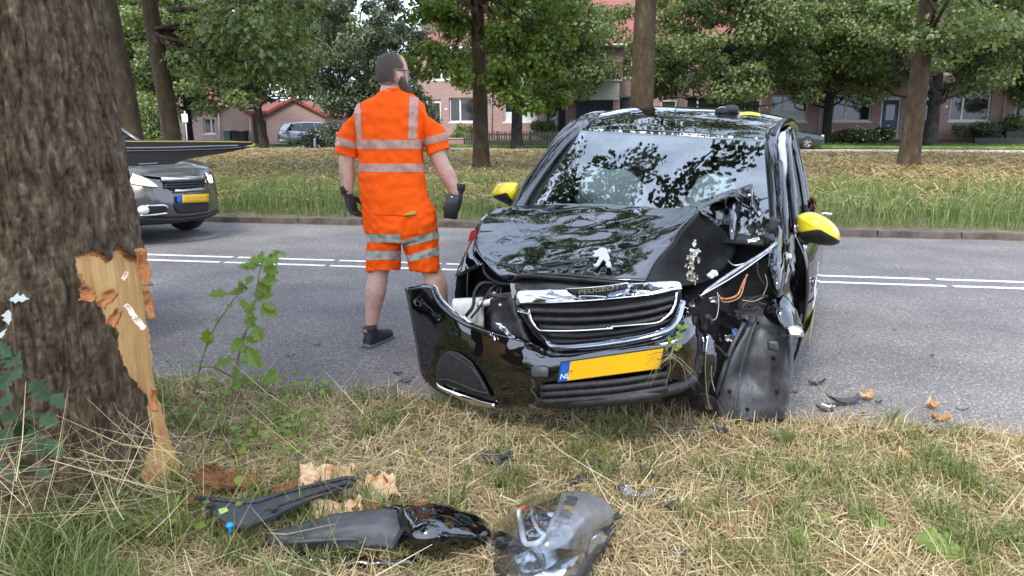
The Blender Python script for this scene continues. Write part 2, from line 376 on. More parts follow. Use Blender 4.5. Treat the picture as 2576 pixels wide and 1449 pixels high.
def window(parent, s0, s1, z0, z1, t, split=(.33,), curtain=False):
    f = [box(S((s0+s1)/2, t+.06, z), (s1-s0, .07, .08), rz=-RA) for z in (z0+.04, z1-.04)]
    zc = (z0+z1)/2; hh = z1-z0-.16
    xs = [s0+.04, s1-.04] + [s0+(s1-s0)*k for k in split]
    f += [box(S(x, t+.062, zc), (.08 if i < 2 else .1, .066, hh), rz=-RA) for i, x in enumerate(xs)]
    w = obj('window', join(*f), m_white, parent, False)
    ex = sorted([s0+.08, s1-.08] + [s0+(s1-s0)*k for k in split])
    for a, b in zip(ex[:-1], ex[1:]): obj('pane', box(S((a+b)/2, t+.08, zc), (b-a, .012, hh), rz=-RA), m_pane, w, False)
    if curtain: obj('curtain', box(S(s0+(s1-s0)*.5, t+.066, z0+.08+hh*.2), ((s1-s0)*.9, .008, hh*.4), rz=-RA), m_curt, w, False)
    obj('sill', box(S((s0+s1)/2, t-.03, z0-.045), (s1-s0+.16, .17, .085), rz=-RA, bev=.01), m_white, w, False)
def tiled_roof(parent, s0, s1, t0, t1, z0, z1, name='roof'):   # slope with rows and rolls of pantiles as real relief
    ns = int((s1-s0)/.075); nt_ = max(4, int(math.hypot(t1-t0, z1-z0)/.11)); V = []
    for j in range(nt_+1):
        for i in range(ns+1):
            s = s0+(s1-s0)*i/ns; k = j/nt_; step = (j % 3)/3*.03
            V.append(tuple(S(s, t0+(t1-t0)*k, z0+(z1-z0)*k + .035*abs(math.sin(i*math.pi/4)) - step + .03)))
    V = np.array(V); n = len(V); F = grid_faces(nt_+1, ns+1)
    o = obj(name, (V, F), tilemat(), parent, False)
    obj('roof_slab', (np.array([tuple(S(a, b, c)) for a, b, c in ((s0,t0,z0-.05),(s1,t0,z0-.05),(s1,t1,z1-.05),(s0,t1,z1-.05),(s0,t0,z0-.15),(s1,t0,z0-.15),(s1,t1,z1-.15),(s0,t1,z1-.15))]), [(0,1,2,3),(7,6,5,4),(0,4,5,1),(1,5,6,2),(2,6,7,3),(3,7,4,0)]), m_white, parent, False)
    return o
TF = 47.0; ZF = .95                                     # facade line, floor level
def terrace_house(s0, width, label, door_at, win, upper, door_m, curtain=False, plate=True, shed=False):
    s1 = s0+width; h = thing('terrace_house', S(s0+width/2, TF, ZF-.1), label, 'house', 'brick houses behind the trees')
    a, b = win; holes = [(s0+a, s0+b, ZF+.95, ZF+2.45)]
    da, db = door_at; holes.append((s0+da, s0+db, ZF, ZF+2.35))
    for (ua, ub) in upper: holes.append((s0+ua, s0+ub, ZF+3.55, ZF+4.85))
    obj('wall', wall_with_holes(s0, s1, TF, TF+.3, ZF-.5, ZF+5.5, holes), m_brick, h, False)
    obj('rear_wall', wall_with_holes(s0, s1, TF+7.7, TF+8.0, ZF-.5, ZF+5.5, []), m_brick, h, False)
    for k in (s0, s1):
        V = np.array([tuple(S(k + d, t, z)) for d in ((.001,.3) if k == s0 else (-.3,-.001)) for t, z in ((TF+.3,ZF-.5),(TF+7.7,ZF-.5),(TF+7.7,ZF+5.5),(TF+4,ZF+9.2),(TF+.3,ZF+5.5))])
        obj('side_wall', (V, [(0,1,2,3,4),(9,8,7,6,5)]+[(i,(i+1)%5,(i+1)%5+5,i+5) for i in range(5)]), m_brick, h, False)
    window(h, s0+a, s0+b, ZF+.95, ZF+2.45, TF+.1, curtain=curtain)
    for (ua, ub) in upper: window(h, s0+ua, s0+ub, ZF+3.55, ZF+4.85, TF+.1, split=(.5,))
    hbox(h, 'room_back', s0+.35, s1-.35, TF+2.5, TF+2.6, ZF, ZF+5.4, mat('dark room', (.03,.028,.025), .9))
    d = hbox(h, 'door', s0+da+.09, s0+db-.09, TF+.14, TF+.2, ZF+.02, ZF+2.1, door_m)
    obj('door_frame', join(*[box(S(x, TF+.16, ZF+1.16), (.09, .14, 2.31), rz=-RA) for x in (s0+da+.045, s0+db-.045)], box(S(s0+(da+db)/2, TF+.16, ZF+2.23), (db-da-.18, .14, .2), rz=-RA)), m_white, h, False)
    obj('door_glass', box(S(s0+(da+db)/2, TF+.13, ZF+1.45), ((db-da)*.45, .015, .9), rz=-RA), m_pane, d, False)
    obj('handle', box(S(s0+db-.2, TF+.11, ZF+1.05), (.03, .05, .14), rz=-RA), m_lead, d, False)
    pipe = obj('downpipe', tube([S(s1-.12, TF-.07, ZF-.3), S(s1-.12, TF-.07, ZF+5.4)], .045, 8), m_lead, h)
    tiled_roof(h, s0+.002, s1-.002, TF-.4, TF+4, ZF+5.5, ZF+9.3)
    tiled_roof(h, s0+.002, s1-.002, TF+8.4, TF+4.004, ZF+5.5, ZF+9.3, 'rear_roof')
    obj('gutter', tube([S(s0+.01, TF-.45, ZF+5.42), S(s1-.01, TF-.45, ZF+5.42)], .07, 8), m_white, h)
    obj('fascia', box(S((s0+s1)/2, TF-.2, ZF+5.36), (width-.01, .3, .04), rz=-RA), m_white, h, False)
    if plate: obj('number_plate', box(S(s0+db+.35, TF-.012, ZF+1.75), (.16, .02, .12), rz=-RA), m_white, h, False)
    return h

DW = [((3.25,4.3),(.64,2.72)), ((.5,1.45),(2.0,4.1))]
hl = ['brick terrace house half hidden behind the worker and a drooping lime tree', 'brick terrace house behind the dark-trunked lime and the picket fence', 'brick terrace house with a white boarded porch front and blue door', 'brick terrace house hidden behind the dense lime above the black car roof', 'brick terrace house with a net curtain window beside the dark parked car', 'brick terrace house with white roses under its wide front window', 'brick terrace house with wide window above the dark timber planters', 'brick terrace house at the end past the dark timber planters']
for k in range(8):
    d, wn = DW[0] if k in (5, 1) else DW[1]
    up = [(.9, 2.1), (3.0, 4.2)]
    terrace_house(-14.35+4.9*k, 4.895, hl[k], d, wn, up, m_bdoor if k in (2, 5) else m_ddoor, curtain=(k in (1, 4)))
# white boarded porch bay on the third house, with its own little tiled roof
ph = thing('porch', S(-3.3, TF-.9, ZF-.5), 'white boarded porch canopy on brick piers with small tiled roof', 'porch')
for x in (-4.45, -1.75): hbox(ph, 'brick_pier', x-.2, x+.2, TF-1.5, TF-1.1, ZF-.6, ZF+2.2, m_brick)
for j in range(6): hbox(ph, 'board', -4.6, -1.6, TF-1.55+.004*(j % 2), TF-1.45, ZF+2.2+j*.2, ZF+2.39+j*.2, m_white)
hbox(ph, 'ceiling_panel', -4.6, -1.6, TF-1.44, TF-.01, ZF+2.21, ZF+2.3, m_white)
tiled_roof(ph, -4.75, -1.45, TF-1.7, TF-.02, ZF+3.42, ZF+4.0)
hbox(ph, 'garage_door', -4.2, -2.0, TF-.3, TF-.22, ZF-.4, ZF+2.18, m_bdoor)
# detached gable-ended garage pair on the left
LB = .38
def gable(name, s0, s1, t0, t1, zb, ze, zp, label, m=m_brick2):
    h = thing(name, S((s0+s1)/2, t0, zb-.1), label, 'building'); sm = (s0+s1)/2
    P = [(s0, zb-.3), (s1, zb-.3), (s1, ze), (sm, zp), (s0, ze)]
    for a, b in ((t0, t0+.25), (t1-.25, t1)):
        V = np.array([tuple(S(x, t, z)) for t in (a, b) for x, z in P])
        obj('gable_wall', (V, [(0,1,2,3,4),(9,8,7,6,5)]+[(i,(i+1)%5,(i+1)%5+5,i+5) for i in range(5)]), m, h, False)
    for a, b in ((s0+.002, s0+.25), (s1-.25, s1-.002)): obj('side_wall', wall_with_holes(a, b, t0+.25, t1-.25, zb-.3, ze, []), m, h, False)
    for sg, sa in ((-1, s0), (1, s1)):
        e = sa+sg*.25; ez = ze-(zp-ze)/(sm-s0)*.25
        V = [tuple(S(x, t, z+d)) for d in (.03, .13) for x, t, z in ((e,t0-.15,ez),(sm+sg*.001,t0-.15,zp),(sm+sg*.001,t1+.15,zp),(e,t1+.15,ez))]
        obj('roof', (np.array(V), [(0,1,2,3),(7,6,5,4),(0,4,5,1),(1,5,6,2),(2,6,7,3),(3,7,4,0)]), tilemat(), h, False)
        V = [tuple(S(x, t, z)) for t in (t0-.2, t0-.152) for x, z in ((e, ez-.04), (sm+sg*.002, zp-.04), (sm+sg*.002, zp+.16), (e, ez+.16))]
        obj('verge_board', (np.array(V), [(0,1,2,3),(7,6,5,4),(0,4,5,1),(1,5,6,2),(2,6,7,3),(3,7,4,0)]), mat('red verge', (.42,.10,.07), .6), h, False)
    return h
g1 = gable('gable_house', -28.5, -25.95, 47, 55, LB, 2.45, 3.5, 'pink brick gable wall of a low house beside the wheelie bins')
obj('downpipe', tube([S(-28.35, 46.93, LB), S(-28.35, 46.93, 2.7)], .05, 8), m_white, g1)
g2 = gable('brick_garage', -24.75, -20.6, 46.6, 54, LB, 2.35, 3.35, 'pink brick garage gable with red roof edge behind the silver estate car')
g3 = thing('garage_link', S(-25.3, 48, LB), 'flat roofed link with a dark green garage door between two gables', 'garage')
hbox(g3, 'garage_door', -25.93, -24.77, 47.6, 47.68, LB, 1.95, mat('dark green door', (.035,.05,.045), .6, var=[(.05,.065,.06),(.035,.05,.045)], scale=3, stretch=(8,8,1)))
hbox(g3, 'lintel', -25.93, -24.77, 47.58, 47.75, 1.96, 2.4, m_white)
hbox(g3, 'canopy', -26.1, -24.6, 46.3, 46.58, 2.42, 2.62, tilemat()); hbox(g3, 'canopy_roof', -25.94, -24.76, 46.58, 52, 2.41, 2.6, m_lead)
obj('downpipe', tube([S(-25.85, 46.5, LB), S(-25.85, 46.5, 2.4)], .04, 8), m_white, g3)
g4 = thing('low_house', S(-31.5, 48, LB), 'low pink brick house with white framed windows past the gable', 'house')
hs = [(-29.75, -28.9, 1.15, 2.2), (-32.9, -32.1, 1.15, 2.2)]
obj('wall', wall_with_holes(-36, -28.51, 47.3, 47.6, LB-.3, 3.1, hs), m_brick2, g4, False)
for a in hs: window(g4, *a, 47.38, split=(.62,))
obj('end_wall', wall_with_holes(-36, -35.7, 47.6, 54, LB-.3, 3.1, []), m_brick2, g4, False)
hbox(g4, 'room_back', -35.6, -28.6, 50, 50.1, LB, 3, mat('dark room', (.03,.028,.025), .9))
tiled_roof(g4, -36.2, -28.2, 47.0, 51, 3.1, 5.6); tiled_roof(g4, -36.2, -28.2, 55, 51.003, 3.1, 5.6, 'rear_roof')
# ================================================================== TREES
m_bark = mat('lime bark', (.025,.018,.014), .95, var=[(.05,.038,.028),(.085,.07,.05)], scale=9, bump=1.0, bscale=22, stretch=(1,1,.35))
m_barkg = mat('mossy bark', (.018,.011,.007), .95, var=[(.045,.028,.016),(.06,.044,.02),(.10,.085,.065)], scale=6, bump=1.0, bscale=26, stretch=(1,1,.45), ramp=(.3,.72))
m_bark2 = mat('dark bark', (.012,.011,.011), .95, var=[(.03,.027,.025),(.045,.04,.035)], scale=9, bump=.8, bscale=22, stretch=(1,1,.4))
LG = leafmat('lime leaves', [(.06,.09,.033),(.11,.155,.055),(.17,.22,.085),(.26,.31,.15)], .34, .45)
LB_ = leafmat('bright leaves', [(.08,.135,.016),(.115,.175,.025),(.16,.22,.04)], .4, .45)
LD = leafmat('drooping grey leaves', [(.045,.07,.04),(.07,.105,.055),(.11,.145,.085),(.15,.15,.09)], .36, .3)
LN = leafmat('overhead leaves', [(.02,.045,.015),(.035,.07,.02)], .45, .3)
def clump_leaves(cent, rad, per, size, droop=.5, flat=.55, seed=0, up=.5):
    g = np.random.default_rng(seed); C = []; N = []; T = []
    cent = np.asarray(cent); K = len(cent)
    d = unit(g.normal(size=(K*per, 3))); r = g.random((K*per, 1))**.45
    cc = np.repeat(cent, per, axis=0); rr = np.repeat(np.asarray(rad), per)[:, None]
    P = cc + d*r*rr*np.array([1, 1, flat])
    n = unit(d*np.array([.6, .6, .4]) + np.array([0, 0, up]) + g.normal(size=P.shape)*.45)
    t = g.normal(size=P.shape); t[:, 2] -= droop*2; t = unit(t - n*np.sum(t*n, 1, keepdims=True))
    L = size*(.7+.6*g.random(len(P)))
    return quads_at(P, n, t, L, L*.72)
def crown_points(n, c, r, seed, shell=.45, low=-.9):
    g = np.random.default_rng(seed); out = []
    while len(out) < n:
        d = g.normal(size=3); d /= np.linalg.norm(d); k = shell+(1-shell)*g.random()**.6
        if d[2] < low: continue
        out.append(np.array(c)+d*k*np.array(r)*(0.85+.3*g.random()))
    return np.array(out)
def limb(a, b, r0, r1, bend=.15, n=6, seed=0):
    g = np.random.default_rng(seed); a, b = np.array(a), np.array(b); L = np.linalg.norm(b-a); P = [a]
    for k in range(1, n): P.append(a+(b-a)*k/n + g.normal(size=3)*L*bend*.25*np.array([1,1,.7]))
    return tube(P+[b], [r0, r1], 7, True, 2)
def trunk_mesh(base, top, r0, r1, seed, n=20, flare=1.35):
    P = []; base, top = np.array(base), np.array(top); rr = []
    for k in range(25):
        q = k/24; j = .05*np.array([noise.noise(Vector((q*2.2, seed, 0))), noise.noise(Vector((q*2.2, seed, 9))), 0])*min(1, q*4)
        P.append(base+(top-base)*q + j); rr.append((r0+(r1-r0)*q)*(1+(flare-1)*math.exp(-q*(top[2]-base[2])/.35)))
    V, F = tube(P, rr, n)
    V = V.copy()
    c = np.repeat(np.array(P), n, axis=0)
    for i in range(len(V)):
        d = V[i]-c[i]; k = noise.noise(Vector((V[i][0]*6, V[i][1]*6, V[i][2]*2.2+seed)))*.07; V[i] = c[i]+d*(1+k)
    return V, F
def tree(name, base, lean, r0, label, crown_c, crown_r, nclump, clr, per, leaf, lm, bm, seed, group, trunk_top=None, low=-.9, flat=.55, droop=.5, shell=.45, extra=None):
    base = Vector(base); t = thing(name, base, label, 'tree', group)
    tz = trunk_top or (crown_c[2]-crown_r[2]*.2); top = base + Vector((lean[0], lean[1], tz-base.z))
    obj('trunk', trunk_mesh(base-Vector((0,0,.1)), top, r0, r0*.62, seed), bm, t)
    cp = crown_points(nclump, crown_c, crown_r, seed, shell, low)
    if extra is not None: cp = np.vstack([cp, np.array([tuple(e) for e in extra])])
    g = random.Random(seed); parts = []
    pick = list(range(len(cp))); g.shuffle(pick)
    for i in pick[:min(34, len(pick))]:
        b = cp[i]; h = min(max(b[2]-1.2-.25*math.hypot(b[0]-base.x, b[1]-base.y), tz*.45), tz*.97); q = (h-base.z)/(tz-base.z)
        a = np.array(base)+(np.array(top)-np.array(base))*q
        parts.append(limb(a, b, r0*.22, r0*.05, .22, 5, seed+i))
    obj('limb', join(*parts), bm, t)
    rad = [clr*(.7+.6*g.random()) for _ in cp]
    c = obj('crown', clump_leaves(cp, rad, per, leaf, droop, flat, seed), lm, t, False)
    return t, c
GR1, GR2 = 'trees on the grass verge', 'lime trees along the back street'
# verge row, tall bare trunks with high crowns and a few low hanging sprays
def hang(px0, py0, px1, py1, Y, n, seed, spread=1.0):
    g = random.Random(seed); return [U(g.uniform(px0, px1), g.uniform(py0, py1), Y+g.uniform(-spread, spread)) for _ in range(n)]
b1 = U(350, 470, 16.5); b1.z = .15
tree('street_tree', b1, (-.65, 0), .27, 'lichen-spotted trunk close behind the big scarred tree', (b1.x-.5, 16.2, 9.5), (5.2, 5.0, 4.6), 100, .8, 190, .16, LG, m_barkg, 3, GR1)
b2 = U(447, 440, 20.5); b2.z = .2
tree('street_tree', b2, (-.6, 0), .25, 'brown trunk with a long arching bough above the raised tailgate', (b2.x, 20, 9.8), (5.4, 5.2, 4.8), 110, .85, 200, .16, LG, m_barkg, 5, GR1, extra=hang(480, 0, 800, 190, 20, 22, 1, 1.5))
b4 = U(1212, 445, 21.8); b4.z = .2
tree('street_tree', b4, (-.15, 0), .235, 'slim brown trunk on the verge at the worker\'s right with bright sprays', (b4.x, 21, 9.2), (5.4, 5.2, 4.6), 95, .85, 190, .16, LG, m_barkg, 7, GR1)
hb = hang(1230, 60, 1420, 290, 20.5, 26, 4, .9) + hang(1010, 0, 1190, 200, 21, 20, 6, 1.0) + hang(1250, 0, 1440, 120, 21, 12, 8, 1)
b6 = U(1608, 470, 17.5); b6.z = .18
tree('street_tree', b6, (0, 0), .29, 'thick lichen-blotched trunk rising behind the black car roof', (b6.x, 17, 9.2), (5.2, 5.0, 4.4), 85, .85, 180, .16, LG, m_barkg, 9, GR1)
b7 = U(2283, 437, 22.5); b7.z = .2
tree('street_tree', b7, (.1, 0), .30, 'brown verge trunk standing in front of the white rose bed', (b7.x, 22, 9.4), (5.6, 5.2, 4.8), 110, .85, 200, .16, LG, m_barkg, 11, GR1, extra=hang(2340, 20, 2560, 110, 22, 10, 3, 1))
# bright low sprays: a thin bough of the slim tree with its own foliage
t4 = [o for o in bpy.data.objects if o.name.startswith('street_tree') and abs(o.location.x-b4.x) < .01][0]
obj('low_spray', clump_leaves([tuple(p) for p in hb], [.42]*len(hb), 130, .15, .6, .6, 41), LB_, t4, False)
obj('drooping_bough', join(*[limb(U(1205, -60, 21.7), p, .05, .008, .2, 6, 60+i) for i, p in enumerate(hb[::3])]), m_barkg, t4)
t2 = [o for o in bpy.data.objects if o.name.startswith('street_tree') and abs(o.location.x-b2.x) < .01][0]
obj('drooping_bough', join(tube([U(425, 25, 20.4), U(540, 25, 20), U(620, 60, 19.7), U(720, 150, 19.4), U(800, 210, 19.2)], [.075, .05, .03, .01], 7, True, 4), tube([U(600, 45, 19.8), U(620, 110, 19.6), U(680, 175, 19.5)], [.035, .008], 6, True, 4), tube([U(440, 60, 20.3), U(470, 120, 20), U(520, 180, 19.8), U(540, 230, 19.8)], [.045, .008], 6, True, 4)), m_barkg, t2)
# back-street limes: dense crowns almost down to window height
def lime(px, py, Y, r0, label, w, h, zc, seed, per=330, n=110, low=-.95, lm=None, bm=None, lean=(0,0), leaf=.185):
    b = U(px, py, Y); s_, t_ = st(b); b.z = gz(s_, t_)
    return tree('lime_tree', b, lean, r0, label, (b.x, b.y, zc-.3), (w*1.08, w*.95, h*1.12), int(n*1.2), 1.0, per, leaf, lm or LG, bm or m_bark2, seed, GR2, low=low, flat=.5, shell=.3)
lime(668, 388, 40, .24, 'leaning lime tree in front of the dark green garage door', 4.8, 3.6, 6.6, 21, lean=(-.6, 0), bm=m_bark)
lime(480, 380, 42, .22, 'lime tree in front of the low pink house window', 4.6, 3.6, 6.6, 22)
lime(1300, 388, 37.5, .30, 'dark-trunked lime before the picket fence', 3.8, 3.2, 6.4, 23)
lime(1412, 380, 44, .24, 'thin lime trunk beside the person at the fence', 2.8, 3.0, 6.6, 24, n=70)
lime(1800, 388, 39, .28, 'broad lime whose crown hides the house above the black car roof', 4.9, 3.4, 6.3, 25, n=120)
lime(2337, 378, 38, .33, 'dark-trunked lime right behind the verge trunk by the roses', 5.4, 3.5, 6.5, 26, n=125)
lime(2075, 378, 42, .26, 'lime whose low boughs screen the net curtain window', 3.2, 3.0, 6.7, 27, n=75)
lime(350, 385, 45, .25, 'lime tree deep behind the big scarred trunk', 5, 4, 6.8, 28)
lime(2640, 385, 40, .3, 'lime tree past the dark timber planters', 4.2, 3.5, 6.6, 29)
# drooping tree at the worker's left, foliage almost to the ground
bd = U(930, 383, 34); bd.z = gz(*st(bd))
ex = [U(random.uniform(800, 1075), random.uniform(200, 352), 34+random.uniform(-1.5, 1.5)) for _ in range(55)]
tree('drooping_tree', bd, (0, 0), .2, 'grey-green drooping tree behind the worker, boughs nearly to the grass', (bd.x, 34, 5.0), (2.5, 2.4, 3.2), 60, .62, 420, .14, LD, m_bark, 31, None, low=-1, flat=.7, droop=.9, extra=ex)
# tall background foliage behind the houses
for i, (s_, t_) in enumerate(((-34, 70), (-24, 72), (-10, 66), (6, 68), (20, 66))):
    b = S(s_, t_, .8)
    tree('background_tree', b, (0, 0), .3, ['tall tree rising behind the low pink house', 'tall pale tree behind the garage gable', 'tall tree behind the terrace by the worker', 'tall tree behind the middle of the terrace', 'tall tree behind the terrace end'][i], (b.x, b.y, 7.5 if i == 1 else 9.5), (5, 4.5, 3.6 if i == 1 else 5), 45, 1.3, 320, .32, LD if i == 1 else LG, m_bark2, 50+i, 'trees behind the houses')
# scrub under the trees at far left
# ================================================================== THE SCARRED TREE
XA, YA = -1.733, 2.60
SIL = [(262,0),(285,150),(300,300),(320,400),(345,540),(362,640),(370,700),(378,790),(390,900),(400,980),(415,1060),(440,1150),(474,1245)]
zz, rr = [], []
for px, py in SIL:
    d = ray(px, py); tx = d.x/d.y; zz.append(EYE+YA*d.z/d.y); rr.append((tx*YA-XA)/math.sqrt(1+tx*tx))
zz, rr = np.array(zz[::-1]), np.array(rr[::-1])
zz = np.concatenate([[-.3], zz, [4, 7.5]]); rr = np.concatenate([[rr[0]+.16], rr, [.30, .25]])
WOUND = np.array([(192,640),(218,632),(262,640),(283,655),(293,614),(330,640),(420,690),(420,760),(420,850),(430,910),(440,975),(443,1010),(460,1070),(480,1130),(500,1180),(520,1262),(440,1290),(400,1262),(358,1200),(383,1150),(402,1110),(392,1070),(378,1030),(371,985),(352,965),(318,935),(310,880),(300,830),(278,812),(255,770),(230,745),(205,700)], dtype=float)
def inpoly(px, py, poly):
    ins = np.zeros(px.shape, bool); n = len(poly)
    for i in range(n):
        x1, y1 = poly[i]; x2, y2 = poly[(i+1) % n]
        c = ((y1 > py) != (y2 > py)) & (px < (x2-x1)*(py-y1)/(y2-y1+1e-12)+x1); ins ^= c
    return ins
def to_view(V):
    x, y, z = V[..., 0], V[..., 1], V[..., 2]-EYE; d = y*cP - z*sP; u = y*sP + z*cP
    return 1288+FPX*x/d, 724.5-FPX*u/d
def bark_trunk():
    NT = 380; zs = np.concatenate([np.linspace(-.15, 2.0, 430), np.linspace(2.05, 7.5, 60)]); NZ = len(zs)
    th = np.linspace(0, 2*np.pi, NT, endpoint=False); Rz = np.interp(zs, zz, rr)
    k = np.ones(9)/9; Rs = np.convolve(np.pad(Rz, 4, mode='edge'), k, mode='valid'); Rz = np.where(zs < 2, Rs, Rz)
    T, Z = np.meshgrid(th, zs); RR = np.repeat(Rz[:, None], NT, 1)
    # root flare lobes near the ground
    RR = RR*(1 + .05*np.sin(5*T+.6)*np.exp(-np.maximum(Z, 0)/.3) + .012*np.sin(3*T+Z*1.5))
    X = XA+RR*np.cos(T); Y = YA+RR*np.sin(T)
    V0 = np.stack([X, Y, Z], -1); px, py = to_view(V0)
    jit = np.empty((NZ, NT)); bark = np.empty((NZ, NT))
    for i in range(NZ):
        z = zs[i]
        for j in range(NT):
            ct, sn = math.cos(th[j])*.40, math.sin(th[j])*.40
            jit[i, j] = noise.noise(Vector((ct*14, sn*14, z*14)))
            w1 = noise.noise(Vector((ct*7, sn*7, z*3)))*.6
            a = 1-abs(noise.noise(Vector((ct*27+w1, sn*27+w1, z*5.0))))*2.2
            b = 1-abs(noise.noise(Vector((ct*58, sn*58+5, z*20+w1))))*2
            c = noise.noise(Vector((ct*95, sn*95, z*60)))
            bark[i, j] = -.0185*max(a, 0)**2 - .008*max(b, 0)**2 + .0035*c + .006*w1 + .004
    facing = (-(np.cos(T)*X + np.sin(T)*Y)/np.hypot(X, Y)) > -.22
    wound = inpoly(px+jit*9, py+jit*12, WOUND) & facing & (Z < 1.2)
    disp = np.where(wound, -.022 + .003*jit, bark)
    RR2 = RR+disp
    V = np.stack([XA+RR2*np.cos(T), YA+RR2*np.sin(T), Z], -1).reshape(-1, 3)
    F = np.array(grid_faces(NZ, NT, True)); wf = wound.reshape(-1)[F].sum(1) >= 2
    rim = np.zeros_like(wound)
    for dx, dy in ((7,0),(-7,0),(0,9),(0,-9),(5,6),(-5,-6),(5,-6),(-5,6)): rim |= ~inpoly(px+jit*9+dx*(1+.8*bark*80), py+jit*12+dy, WOUND)
    rf = wf & ((rim & wound).reshape(-1)[F].sum(1) >= 2)
    return V, F[~wf], F[wf & ~rf], F[rf]
big = thing('scarred_tree', (XA, YA, 0), 'massive rough-barked tree trunk with a fresh pale scar where bark was torn off', 'tree')
BV, BF, WF_, RF_ = bark_trunk()
def barkmat():
    m = bpy.data.materials.new('rough bark'); m.use_nodes = True; nt = m.node_tree; b = nt.nodes['Principled BSDF']
    tc = nt.nodes.new('ShaderNodeTexCoord')
    def nz(sc, st_, det=8, rough=.65):
        mp = nt.nodes.new('ShaderNodeMapping'); mp.inputs['Scale'].default_value = st_; nt.links.new(tc.outputs['Object'], mp.inputs[0])
        n = nt.nodes.new('ShaderNodeTexNoise'); n.inputs['Scale'].default_value = sc; n.inputs['Detail'].default_value = det; n.inputs['Roughness'].default_value = rough
        nt.links.new(mp.outputs[0], n.inputs[0]); return n.outputs['Fac']
    def ramp(f, L):
        r = nt.nodes.new('ShaderNodeValToRGB'); e = r.color_ramp.elements
        for i, (p, c) in enumerate(L):
            el = e[i] if i < 2 else e.new(p); el.position = p; el.color = (*c, 1)
        nt.links.new(f, r.inputs[0]); return r.outputs[0]
    base = ramp(nz(46, (1, 1, .28)), [(.30, (.016,.009,.006)), (.44, (.060,.038,.022)), (.56, (.105,.074,.044)), (.66, (.17,.13,.085)), (.76, (.30,.25,.19))])
    moss = ramp(nz(5, (1, 1, .6)), [(.55, (0,0,0)), (.72, (.55,.55,.55))])
    mx = nt.nodes.new('ShaderNodeMix'); mx.data_type = 'RGBA'; nt.links.new(moss, mx.inputs[0]); nt.links.new(base, mx.inputs[6]); mx.inputs[7].default_value = (.06,.055,.02,1)
    lich = ramp(nz(40, (1, 1, .8), 3), [(.70, (0,0,0)), (.76, (.7,.7,.7))])
    m2 = nt.nodes.new('ShaderNodeMix'); m2.data_type = 'RGBA'; nt.links.new(lich, m2.inputs[0]); nt.links.new(mx.outputs[2], m2.inputs[6]); m2.inputs[7].default_value = (.26,.25,.22,1)
    nt.links.new(m2.outputs[2], b.inputs['Base Color']); b.inputs['Roughness'].default_value = .9; b.inputs['Specular IOR Level'].default_value = .25
    bp = nt.nodes.new('ShaderNodeBump'); bp.inputs['Strength'].default_value = .8; bp.inputs['Distance'].default_value = .006; nt.links.new(nz(70, (1, 1, .45)), bp.inputs['Height']); nt.links.new(bp.outputs[0], b.inputs['Normal'])
    return m
m_bigbark = barkmat()
m_wood = mat('fresh wood', (.42,.19,.065), .75, var=[(.56,.31,.11),(.68,.42,.17)], scale=9, bump=.8, bscale=60, stretch=(2.2,2.2,.16), ramp=(.28,.68))
m_woodtorn = mat('torn fibre', (.58,.36,.25), .8, var=[(.75,.58,.45),(.8,.68,.56)], scale=20)
m_inner = mat('inner bark', (.30,.10,.035), .9, var=[(.42,.18,.06),(.20,.07,.03)], scale=25, bump=.6)
def compact(V, F):
    u, inv = np.unique(F, return_inverse=True); return V[u], inv.reshape(F.shape)
obj('trunk', compact(BV, BF), m_bigbark, big)
obj('exposed_wood', compact(BV, WF_), m_wood, big); obj('torn_rim', compact(BV, RF_), m_inner, big)
def shard(c, ux, uy, n, L, W, curl, m, parent, name, seed, th=.004, jag=.25, label=None, cat=None, group=None, sub=2, nr=7, nc=5):   # a torn flake: irregular outline, curled, with thickness
    g = random.Random(seed); c, ux, uy, n = Vector(c), Vector(ux).normalized(), Vector(uy).normalized(), Vector(n).normalized()
    rows = []
    for i in range(nr):
        a = i/(nr-1)-.5; wl = W*(1-.5*abs(a)**1.5)*(1+g.uniform(-jag, jag)); off = W*g.uniform(-.12, .12)
        rows.append([c+ux*(a*L+g.uniform(-.04, .04)*L*jag*2)+uy*((j/(nc-1)-.5)*wl+off)+n*(curl*(a*a*2-.2)*L+curl*.8*W*(j/(nc-1)-.5)**2*4+g.uniform(-.01, .01)*L) for j in range(nc)])
    o = obj(name, sheet(rows, sub, sub, th), m, parent, sub > 1)
    if label: tag(o, label, cat, group)
    return o
up = Vector((0, 0, 1))
def on_wound(px, py): return U(px, py, YA-.33*(.6 if px > 330 else .9))
for i, (px, py, L, W, a) in enumerate(((302, 778, .05, .014, -.55), (322, 806, .05, .016, -.75), (287, 690, .028, .010, .6))):
    shard(on_wound(px, py)+Vector((.05, -.03, 0)), Vector((math.sin(a), 0, math.cos(a))), Vector((math.cos(a), .2, -math.sin(a))), (.3, -1, .1), L, W, .35, m_woodtorn, big, 'torn_fibre', i, .003)
for i, (px, py, L, W, a) in enumerate(((255, 745, .07, .03, .8), (275, 795, .06, .03, .6), (205, 735, .05, .035, .2), (345, 670, .12, .03, -.1), (357, 760, .10, .02, -.1), (372, 1000, .08, .02, .1))):
    shard(on_wound(px, py)+Vector((.03, -.02, 0)), Vector((math.sin(a), 0, math.cos(a))), Vector((math.cos(a), .1, -math.sin(a))), (.4, -1, .1), L, W, .3, m_inner, big, 'inner_bark_flake', 20+i, .006, .4)
